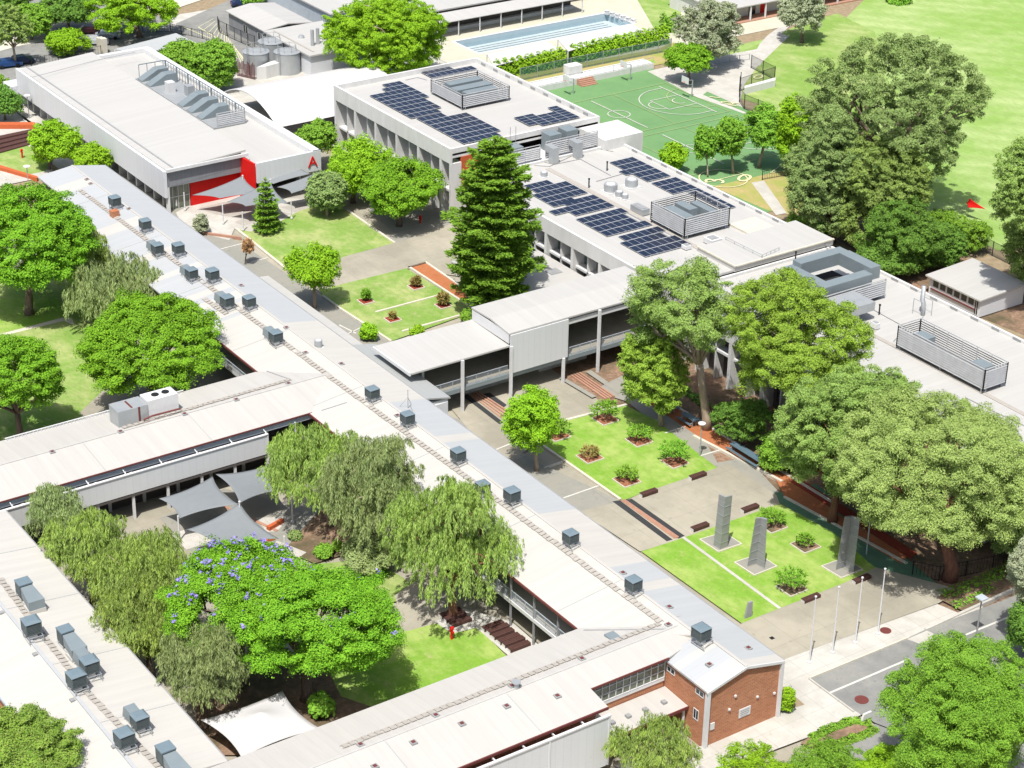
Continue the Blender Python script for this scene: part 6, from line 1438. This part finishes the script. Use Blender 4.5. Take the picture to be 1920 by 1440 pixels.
    for i in order:
        e = Vector(lc[i]); mid = fork.lerp(e, .5) + Vector((rnd.uniform(-.1, .1) * Rr, rnd.uniform(-.1, .1) * Rr, rnd.uniform(.0, .12) * Rr))
        tr.tube([fork - Vector((0, 0, tw * .4)), fork.lerp(mid, .5) + Vector((rnd.uniform(-.05, .05) * Rr, rnd.uniform(-.05, .05) * Rr, 0)), mid, e], [tw * .55, tw * .42, tw * .3, tw * .1], 6)
        for _ in range(5):
            j = rng.integers(0, len(C)); q = Vector(C[j])
            if (q - e).length < Rr * .8: tr.tube([mid.lerp(e, .5), mid.lerp(e, .5).lerp(q, .5) + Vector((0, 0, .1 * Rr)), q], [tw * .2, tw * .13, tw * .05], 5)
    tr.build('trunk', bark, t, True)
    return t
def conifer(label, base, top_v, halfw, tiers, leaf='pine', seed=5, top_round=.5, dens=1., leafpx=2.6, name='conifer_tree'):
    rng = np.random.default_rng(seed); B = G(*base); s = pxm(B); dep = math.asin(-ray(*base)[2] / np.linalg.norm(ray(*base)))
    H = (base[1] - top_v) / s / math.cos(dep); Rm = halfw / s
    t = thing(name, label, 'conifer', B); tr = MB(); tr.tube([B, B + Vector((0, 0, H * .97))], [Rm * .10 + .08, .04], 8); P = []; T = []; N = []; Ln = leafpx / (s * .5333)
    for k in range(tiers):
        f = k / (tiers - 1); z = H * (.10 + .88 * f); r = Rm * ((1 - f ** 1.6) ** top_round) * rng.uniform(.74, 1.14) * (1 if f > .12 else .86) + .15
        nb = int(7 + 9 * (1 - f)); a0 = rng.uniform(0, 6.28)
        for j in range(nb):
            a = a0 + 6.283 * j / nb + rng.normal() * .12; rr = r * rng.uniform(.66, 1.12); up = .12 + .3 * f
            tip = np.array([math.cos(a) * rr, math.sin(a) * rr, rr * up * .4]); tr.tube([(B.x, B.y, z), (B.x + tip[0] * .5, B.y + tip[1] * .5, z - rr * .03), (B.x + tip[0], B.y + tip[1], z + tip[2])], [.05 + .02 * Rm * .3, .04, .015], 4, False)
            n = int(dens * 2.6 * rr * .95 / (Ln * Ln * .32)); u = rng.random(n) ** .7 * .9 + .14
            side = rng.normal(size=n) * (.09 * rr + .22) * (1.15 - .45 * u); px = -math.sin(a); py = math.cos(a)
            zz = z + u * u * tip[2] + rng.normal(size=n) * .10 + .12 - np.abs(side) * .15
            P.append(np.stack([B.x + tip[0] * u + px * side, B.y + tip[1] * u + py * side, zz], 1))
            sg = np.sign(side)[:, None]; T.append(np.array([math.cos(a), math.sin(a), .25]) + sg * np.array([px, py, .1]) * .7 + rng.normal(size=(n, 3)) * .35)
            N.append(rng.normal(size=(n, 3)) * .45 + np.array([math.cos(a) * .2 + .2, math.sin(a) * .2 - .25, 1.]))
    P = np.concatenate(P); T = np.concatenate(T); N = np.concatenate(N)
    leaves_mesh('crown', P, T, N, Ln * 1.35, Ln * .5, LEAF[leaf], t, B, rng=rng); tr.build('trunk', 'bark', t); return t
violet = leafmat('violet_blossom', (.22, .17, .62), (.28, .22, .66), (.36, .30, .75), trans=.2)
T = tree
# left side
T('jacaranda_tree', 'large bright feathery tree at the left edge beside the far part of the long wing', 'tree', (55, 590), (-70, 176, 352, 575), 'jac', 'jac', seed=1)
T('peppermint_tree', 'light weeping tree between the left jacaranda and the long wing roof', 'tree', (150, 560), (88, 205, 425, 545), 'weep', 'weep', seed=2)
T('peppermint_tree', 'greyish weeping tree behind the round bright jacaranda', 'tree', (215, 615), (115, 300, 478, 612), 'weepg', 'weep', seed=3)
T('jacaranda_tree', 'wide round bright jacaranda standing between the veranda wing and the long wing', 'tree', (285, 765), (132, 428, 553, 752), 'jac', 'jac', seed=4)
T('jacaranda_tree', 'bright jacaranda cut by the left edge above the veranda wing', 'tree', (40, 825), (-75, 122, 622, 805), 'jac', 'jac', seed=5)
T('flowering_gum', 'rusty-tipped green tree in the bottom left corner', 'tree', (25, 1550), (-75, 152, 1325, 1500), 'flower', 'round', seed=6, dens=1.2)
# courtyard
T('peppermint_tree', 'weeping tree at the top left of the courtyard by the screen', 'tree', (110, 1060), (48, 160, 905, 1040), 'weepg', 'weep', seed=7)
T('peppermint_tree', 'second weeping tree down beside the cooler wing', 'tree', (175, 1130), (85, 250, 950, 1110), 'weep', 'weep', seed=8)
T('peppermint_tree', 'broad yellow-green weeping tree left of the grey sails', 'tree', (260, 1190), (165, 368, 985, 1170), 'weep', 'weep', seed=9, bark='bark_pale')
T('peppermint_tree', 'weeping tree between the cooler wing and the violet-flowered jacaranda', 'tree', (285, 1270), (180, 345, 1080, 1270), 'weep', 'weep', seed=10)
T('peppermint_tree', 'grey weeping tree right above the white tent sail', 'tree', (385, 1370), (300, 470, 1160, 1340), 'weepg', 'weep', seed=11)
T('jacaranda_tree', 'jacaranda sprinkled with violet flowers in the courtyard', 'tree', (450, 1290), (305, 600, 1015, 1230), 'jac', 'jac', seed=12, flower=(480, violet))
T('jacaranda_tree', 'huge bright jacaranda casting a shadow on the courtyard lawn', 'tree', (575, 1315), (400, 756, 1040, 1300), 'jac', 'jac', seed=13, flower=(40, violet))
T('peppermint_tree', 'weeping tree over the right grey sail', 'tree', (620, 990), (500, 690, 785, 975), 'weep', 'weep', seed=14)
T('peppermint_tree', 'thin brownish weeping tree in the middle of the courtyard garden', 'tree', (690, 1060), (600, 790, 800, 1045), 'weepg', 'weep', seed=15, bark='bark_pale')
T('peppermint_tree', 'weeping tree leaning over the cream roof beside the courtyard benches', 'tree', (850, 1160), (720, 970, 885, 1150), 'weep', 'weep', seed=16, bark='bark_red')
T('shrub', 'small dark shrub at the edge of the courtyard mulch', 'shrub', (690, 1080), (640, 740, 1000, 1080), 'weepg', 'bush', seed=17)
# upper quadrangle
T('paperbark_tree', 'upright bright tree with pale trunk beside the white veranda roof', 'tree', (590, 578), (534, 643, 460, 548), 'bright', 'mela', 'bark_pale', seed=18, dens=.85)
T('round_tree', 'dense round-topped green tree shading the upper quadrangle', 'tree', (748, 425), (665, 835, 300, 405), 'jac', 'round', seed=19)
T('round_tree', 'light green upright tree in front of the concrete block', 'tree', (662, 380), (605, 742, 262, 372), 'bright', 'mela', seed=20)
T('round_tree', 'green tree peeping out behind the letter A corner', 'tree', (600, 318), (553, 636, 226, 290), 'mid', 'round', seed=21)
T('olive_tree', 'dark grey-green tree on the lawn by the last sail post', 'tree', (613, 407), (572, 652, 322, 400), 'olive', 'round', seed=22, bark='bark_pale')
conifer('young pine with spaced tiers beside the shade sails', (501, 436), 337, 26, 9, seed=31, top_round=.9, name='young_pine', dens=.42)
conifer('very tall dense conifer in the middle of the school', (925, 592), 268, 85, 32, seed=32, top_round=.36, dens=1.2, name='tall_pine')
T('shrub', 'pale loose shrub on the concrete near the shade sails', 'shrub', (378, 440), (362, 392, 399, 440), 'silver', 'bush', seed=23)
T('dead_tree', 'small dead brown tree on the grey paving', 'tree', (459, 497), (452, 476, 446, 482), 'dead', 'sparse', seed=24, limbs=6)
T('paperbark_tree', 'round-topped bright tree with white trunk beside the lower quadrangle lawn', 'tree', (1006, 884), (940, 1056, 727, 846), 'bright', 'mela', 'bark_pale', seed=25, dens=.85)
# right side
T('eucalypt_tree', 'tall thin-leaved eucalypt with thick pale trunk by the bridge end', 'tree', (1325, 806), (1172, 1410, 480, 670), 'euc', 'open', 'bark_pale', seed=26, limbs=12, tw=.55, dens=1.1)
T('eucalypt_tree', 'leafy low eucalypt hanging over the bridge end of the quadrangle', 'tree', (1240, 800), (1155, 1300, 600, 788), 'eucg', 'euc', 'bark_pale', seed=27)
T('eucalypt_tree', 'domed bright eucalypt in front of the duct ring', 'tree', (1470, 860), (1350, 1635, 505, 760), 'eucg', 'euc', 'bark_pale', seed=28, limbs=12)
T('eucalypt_tree', 'bushy grey-green eucalypt above the long picnic table', 'tree', (1560, 980), (1450, 1700, 680, 950), 'euc', 'euc', 'bark_red', seed=29, limbs=12)
T('eucalypt_tree', 'eucalypt in front of the long louvred pen', 'tree', (1660, 960), (1560, 1780, 690, 900), 'euc', 'euc', 'bark_red', seed=33)
T('willow_myrtle', 'huge pale feathery tree with thick red trunk by the forecourt', 'tree', (1780, 1086), (1565, 1960, 730, 1018), 'pale', 'tight', 'bark_red', seed=34, limbs=14, tw=.7)
T('eucalypt_tree', 'pale feathery tree cut by the right edge', 'tree', (1930, 1040), (1830, 2010, 860, 1060), 'pale', 'tight', 'bark_red', seed=35)
T('shrub', 'dark bushy shrub behind the orange gravel bed', 'shrub', (1395, 832), (1335, 1456, 742, 826), 'dark', 'euc', seed=36)
T('shrub', 'low dark shrub between the two eucalypt trunks', 'shrub', (1450, 880), (1420, 1500, 810, 885), 'mid', 'bush', seed=37)
# oval side
T('eucalypt_tree', 'giant olive-green eucalypt dominating the edge of the oval', 'tree', (1690, 420), (1500, 1850, 72, 360), 'olive', 'euc', 'bark', seed=38, limbs=16)
T('eucalypt_tree', 'greyish drooping eucalypt at the left of the giant one', 'tree', (1560, 455), (1465, 1640, 190, 470), 'olive', 'euc', 'bark', seed=39)
T('eucalypt_tree', 'brighter eucalypt in front of the giant one', 'tree', (1650, 470), (1560, 1740, 240, 480), 'euc', 'euc', 'bark', seed=40)
T('fig_tree', 'dark glossy green tree above the rear parapet', 'tree', (1700, 510), (1605, 1780, 372, 510), 'dark', 'euc', seed=41)
T('fig_tree', 'dark leafy tree between the glossy one and the black oval fence', 'tree', (1790, 470), (1705, 1858, 392, 478), 'mid', 'euc', seed=141)
T('fig_tree', 'green tree shading the demountable classroom', 'tree', (1760, 505), (1715, 1815, 420, 505), 'dark', 'euc', seed=42)
T('eucalypt_tree', 'pale loose eucalypt at the right edge above the demountable', 'tree', (1940, 604), (1850, 2010, 262, 445), 'euc', 'euc', seed=43)
T('paperbark_tree', 'small bright bushy tree behind the parapet by the green court', 'tree', (1262, 325), (1232, 1291, 267, 322), 'bright', 'mela', 'bark_pale', seed=44)
T('paperbark_tree', 'slim pale-trunked tree, leftmost of the row by the courts', 'tree', (1327, 332), (1300, 1346, 232, 304), 'mid', 'mela', 'bark_pale', seed=45)
T('paperbark_tree', 'middle pale-trunked tree of the row by the courts', 'tree', (1375, 326), (1332, 1404, 218, 294), 'mid', 'mela', 'bark_pale', seed=46)
T('paperbark_tree', 'fork-trunked tree, right of the row by the courts', 'tree', (1424, 314), (1394, 1484, 195, 284), 'mid', 'mela', 'bark_pale', seed=47)
T('ficus_tree', 'perfectly round clipped bright tree beside the green court', 'tree', (1292, 157), (1245, 1336, 80, 138), 'jac', 'round', seed=48)
T('gum_tree', 'silvery grey tree above the round clipped one', 'tree', (1325, 128), (1262, 1402, 0, 112), 'silver', 'euc', 'bark', seed=49)
T('gum_tree', 'grey-green tree in front of the red-door classrooms', 'tree', (1503, 80), (1458, 1555, -25, 62), 'silver', 'open', 'bark', seed=50)
T('shrub', 'dark shrub at the top edge of the oval', 'shrub', (1690, 5), (1660, 1712, -10, 8), 'mid', 'bush', seed=51)
T('eucalypt_tree', 'small leafy eucalypt filling the gap beside the row by the courts', 'tree', (1480, 330), (1450, 1530, 180, 300), 'bright', 'mela', 'bark_pale', seed=142)
T('shrub', 'dense shrub against the rear parapet under the eucalypts', 'shrub', (1650, 520), (1600, 1720, 455, 518), 'dark', 'bush', seed=143)
# top
T('aleppo_pine', 'broad bright pine with bare branches above the arched canopy', 'tree', (700, 160), (608, 838, -10, 138), 'bright', 'euc', 'bark_pale', seed=52, limbs=16, dens=1.2)
T('round_tree', 'dark leafy tree behind the hall, left of the water tanks', 'tree', (345, 150), (292, 395, 78, 145), 'mid', 'round', seed=53)
T('round_tree', 'leafy tree beside the red timber screen', 'tree', (405, 168), (352, 450, 75, 165), 'mid', 'round', seed=54)
T('pepper_tree', 'yellow-green tree over the street behind the hall', 'tree', (262, 70), (160, 332, -30, 62), 'bright', 'open', 'bark', seed=55, dens=1.2)
T('round_tree', 'round yellow-green street tree behind the hall roof', 'tree', (126, 103), (82, 160, 53, 104), 'bright', 'tight', seed=56)
T('round_tree', 'tiny street tree beside the round yellow-green one', 'tree', (162, 98), (150, 172, 70, 97), 'bright', 'tight', seed=57)
T('gum_tree', 'leaning gum with bare pale trunks at the top left', 'tree', (30, 125), (-20, 60, 10, 95), 'euc', 'open', 'bark_pale', seed=58, limbs=10)
T('round_tree', 'dark green dense tree across the street at the top left', 'tree', (130, 60), (75, 175, -20, 55), 'dark', 'round', seed=59)
T('round_tree', 'bright dense tree across the street, left of the dark one', 'tree', (60, 75), (25, 100, 5, 75), 'mid', 'round', seed=60)
T('round_tree', 'dark tree in the top left corner', 'tree', (20, 40), (-30, 60, -30, 30), 'dark', 'round', seed=61)
T('shrub', 'dark shrub beside the hall end at the left edge', 'shrub', (10, 225), (-30, 42, 160, 226), 'dark', 'bush', seed=62)
T('shrub', 'green bush at the left edge above the dark shrub', 'shrub', (0, 170), (-30, 22, 138, 190), 'mid', 'bush', seed=63)
T('round_tree', 'bright tree in front of the hall side, left one of a pair', 'tree', (93, 318), (50, 154, 226, 312), 'bright', 'round', seed=64)
T('round_tree', 'smaller bright tree beside the far end of the long wing', 'tree', (172, 335), (135, 211, 268, 325), 'bright', 'round', seed=65)
T('round_tree', 'small bushy tree at the top behind the service building', 'tree', (475, 12), (448, 500, -20, 8), 'mid', 'bush', seed=66)
# front right
T('willow_myrtle', 'big leafy tree in the bottom right corner over the road', 'tree', (1800, 1520), (1650, 1960, 1195, 1490), 'mid', 'tight', 'bark', seed=67, limbs=12)
T('willow_myrtle', 'leafy mass at the bottom edge below the hedge bed', 'tree', (1590, 1500), (1430, 1690, 1408, 1530), 'mid', 'tight', seed=68)
T('willow_myrtle', 'bright leafy branches at the bottom edge under the brick gable', 'tree', (1400, 1490), (1345, 1490, 1392, 1490), 'bright', 'open', seed=69)
T('willow_myrtle', 'round dark-leaved tree at the right edge beside the street lamp', 'tree', (1925, 1230), (1880, 1990, 1000, 1130), 'silver', 'tight', seed=70)
T('willow_myrtle', 'very dark shrub below the street lamp tree at the right edge', 'shrub', (1930, 1250), (1890, 1980, 1115, 1240), 'dark', 'bush', seed=71)
T('peppermint_tree', 'feathery weeping tree in front of the low canopy of the window wing', 'tree', (1225, 1470), (1142, 1312, 1342, 1480), 'weep', 'weep', seed=72)
T('shrub', 'upright green shrub at the right foot of the brick gable', 'shrub', (1473, 1338), (1461, 1490, 1285, 1340), 'bright', 'bush', seed=73)
T('eucalypt_tree', 'dark-shaded eucalypt rising past the right edge beyond the demountable', 'tree', (2010, 560), (1885, 2080, 330, 560), 'euc', 'euc', seed=171)
T('willow_myrtle', 'low leafy tree at the bottom edge between the hedge bed and the corner tree', 'tree', (1690, 1530), (1600, 1790, 1400, 1540), 'bright', 'tight', seed=172)
# young trees in edged squares
sq = [(1045, 820, 36, 'mid'), (1135, 790, 42, 'mid'), (1198, 830, 34, 'mid'), (1106, 861, 26, 'rusty'), (1175, 905, 30, 'mid'), (1265, 870, 46, 'grass'), (1448, 990, 36, 'mid'), (1510, 1027, 26, 'grass'), (1484, 1107, 42, 'mid')]
lbs = ['beside the white-trunked tree', 'nearest the bridge', 'in shade at the right of the lawn', 'with reddish sparse leaves in the middle of the lawn', 'at the front edge of the lower lawn', 'bushy one at the right corner of the lower lawn', 'behind the middle stele', 'in patchy shade before the third stele', 'in front near the flagpoles']
for i, ((u, v, h, lf), lb) in enumerate(zip(sq, lbs)):
    p = G(u, v); t_ = thing('mulched_square', 'mulch square of the young tree ' + lb, 'mulch square', (p.x, p.y, 0), 'edged squares set in the lawns'); z = .004 * lay[0]; a = 1.05
    MB().box(p.x - a - .1, p.x + a + .1, p.y - a - .1, p.y + a + .1, 0, z + .03).build('edging', 'sandline', t_); MB().box(p.x - a, p.x + a, p.y - a, p.y + a, 0, z + .06).build('mulch', 'mulch' if i < 6 else 'leaflitter', t_)
    T('crepe_myrtle', 'low spreading young tree ' + lb, 'young tree', (u, v), (u - h * .72, u + h * .72, v - h, v - h * .22), lf, 'sparse', seed=80 + i, limbs=9, tw=.07, group='young trees in mulch squares', dens=.8, hz=.5)
    b = MB(); b.beam((p.x - .8, p.y - .6, 0), (p.x - .8, p.y - .6, 1.2), .06); o = b.build('tree_stake', 'black'); tag(o, 'thin stake, young tree ' + lb, 'stake', 'stakes beside young trees')
for i, (u, v, h, lf, lb) in enumerate(((686, 568, 26, 'mid', 'at the back left of the upper lawn'), (780, 541, 24, 'rusty', 'with brownish leaves near the orange bed'), (831, 576, 30, 'rusty', 'tall thin one nearest the tall pine'), (736, 602, 18, 'rusty', 'nearly bare one between two kerbs'))):
    p = G(u, v); t_ = thing('mulched_square', 'red mulch square, sapling ' + lb, 'mulch square', (p.x, p.y, 0), 'edged squares set in the lawns'); z = .004 * lay[0]; a = .75
    MB().box(p.x - a - .12, p.x + a + .12, p.y - a - .12, p.y + a + .12, 0, z + .03).build('edging', 'sandline', t_); MB().box(p.x - a, p.x + a, p.y - a, p.y + a, 0, z + .06).build('mulch', 'mulch_red', t_)
    T('sapling', 'sapling ' + lb, 'sapling', (u, v), (u - h * .4, u + h * .4, v - h, v - h * .1), lf, 'sparse', seed=95 + i, limbs=6, tw=.06, group='saplings in the upper lawn', dens=.5)
T('shrub', 'bright loose shrub beside the grey link building', 'shrub', (690, 640), (674, 708, 606, 641), 'bright', 'bush', seed=101)
T('shrub', 'small leafy shrub behind the low bridge roof', 'shrub', (783, 632), (768, 798, 608, 634), 'bright', 'bush', seed=102)
T('shrub', 'round shrub where the two bridge roofs meet', 'shrub', (877, 605), (862, 892, 580, 606), 'mid', 'bush', seed=103)
T('shrub', 'grey-green mound in the courtyard mulch', 'shrub', (555, 1012), (540, 568, 995, 1014), 'olive', 'bush', seed=104, hz=.5)
T('shrub', 'rounded green shrub by the courtyard lawn corner', 'shrub', (607, 1045), (588, 628, 1020, 1048), 'mid', 'bush', seed=105, hz=.7)
T('shrub', 'small round shrub right of its twin by the courtyard lawn', 'shrub', (632, 1034), (622, 645, 1013, 1035), 'mid', 'bush', seed=106, hz=.7)
T('fan_palm', 'fan-leaved clump beside the white tent sail', 'palm', (605, 1345), (575, 625, 1300, 1350), 'mid', 'bush', seed=107, leafpx=6)
# hedges
def hedge(pts, w, h, label, leaf, seed, z0=0, lp=2.6, dens=1., spiky=False):
    rng = np.random.default_rng(seed); q = [G(u, v) for u, v in pts]; t = thing('hedge', label, 'hedge', q[0]); P = []; tr = MB(); D = []
    for i in range(len(q) - 1):
        A, B = np.array(q[i]), np.array(q[i + 1]); L = np.linalg.norm(B - A); s = pxm(A); Ln = lp / (s * .5333); d = (B - A) / L; nn = np.array([-d[1], d[0], 0])
        n = int(dens * L * (w + 2 * h) * 3.4 / (Ln * Ln * .55)); u = rng.random(n); a = rng.random(n) * math.pi; bump_ = 1 + .18 * np.sin(u * L * 2.4 + seed) + .1 * np.sin(u * L * 5.3)
        if spiky: bump_ = .72 + .42 * np.abs(np.sin(u * L * 2.1))
        rr = rng.random(n) ** .3; P.append(A + d * (u * L)[:, None] + nn * (np.cos(a) * w / 2 * rr)[:, None] + np.array([0, 0, 1]) * (z0 + np.maximum(.05, (np.sin(a) ** .6) * h * rr * bump_))[:, None])
        D.append(nn * np.cos(a)[:, None] + np.array([0, 0, 1]) * (.4 + np.sin(a))[:, None])
        for k in range(int(L / 1.5)): p = A + d * k * 1.5; tr.tube([(p[0], p[1], 0), (p[0], p[1], h * .6)], [.06, .03], 5)
    P = np.concatenate(P); D = np.concatenate(D) + rng.normal(size=P.shape) * .6
    leaves_mesh('foliage', P, np.cross(D, rng.normal(size=P.shape)), D, Ln, Ln * .6, LEAF[leaf], t, q[0], rng=rng); tr.build('stem', 'bark', t); return t
hedge([(925, 147), (990, 135), (1058, 120)], 2.4, 2.9, 'left half of the tall bright hedge in front of the pool', 'bright', 1, spiky=True)
hedge([(1068, 118), (1150, 100), (1248, 80)], 2.4, 3.0, 'right half of the tall bright hedge in front of the pool', 'bright', 2, spiky=True)
hedge([(1520, 1390), (1560, 1370), (1600, 1357), (1632, 1362)], 1.1, .7, 'low dark hedge ringing the bark bed at the front road, rear side', 'mid', 3)
hedge([(1530, 1412), (1570, 1400), (1618, 1385), (1640, 1372)], 1.2, .6, 'low dark hedge ringing the bark bed at the front road, near side', 'mid', 4)
hedge([(1765, 1120), (1800, 1110), (1850, 1090), (1910, 1060)], 2.0, .6, 'low mixed planting behind the front kerb', 'grass', 5, dens=.35)
hedge([(1785, 1140), (1820, 1130), (1860, 1105)], 1.4, .5, 'low groundcover along the front kerb edge', 'mid', 6, dens=.35)
hedge([(1240, 60), (1290, 55)], 3, 3, 'green bushes right of the pool hedge', 'mid', 7)
hedge([(1480, 420), (1520, 430), (1560, 440)], 2.5, 1.6, 'dark undergrowth below the drooping eucalypt', 'mid', 8)
hedge([(1230, 690), (1290, 740), (1330, 770)], 1.2, .8, 'low planting under the eucalypts by the columns', 'dark', 9, dens=.5)
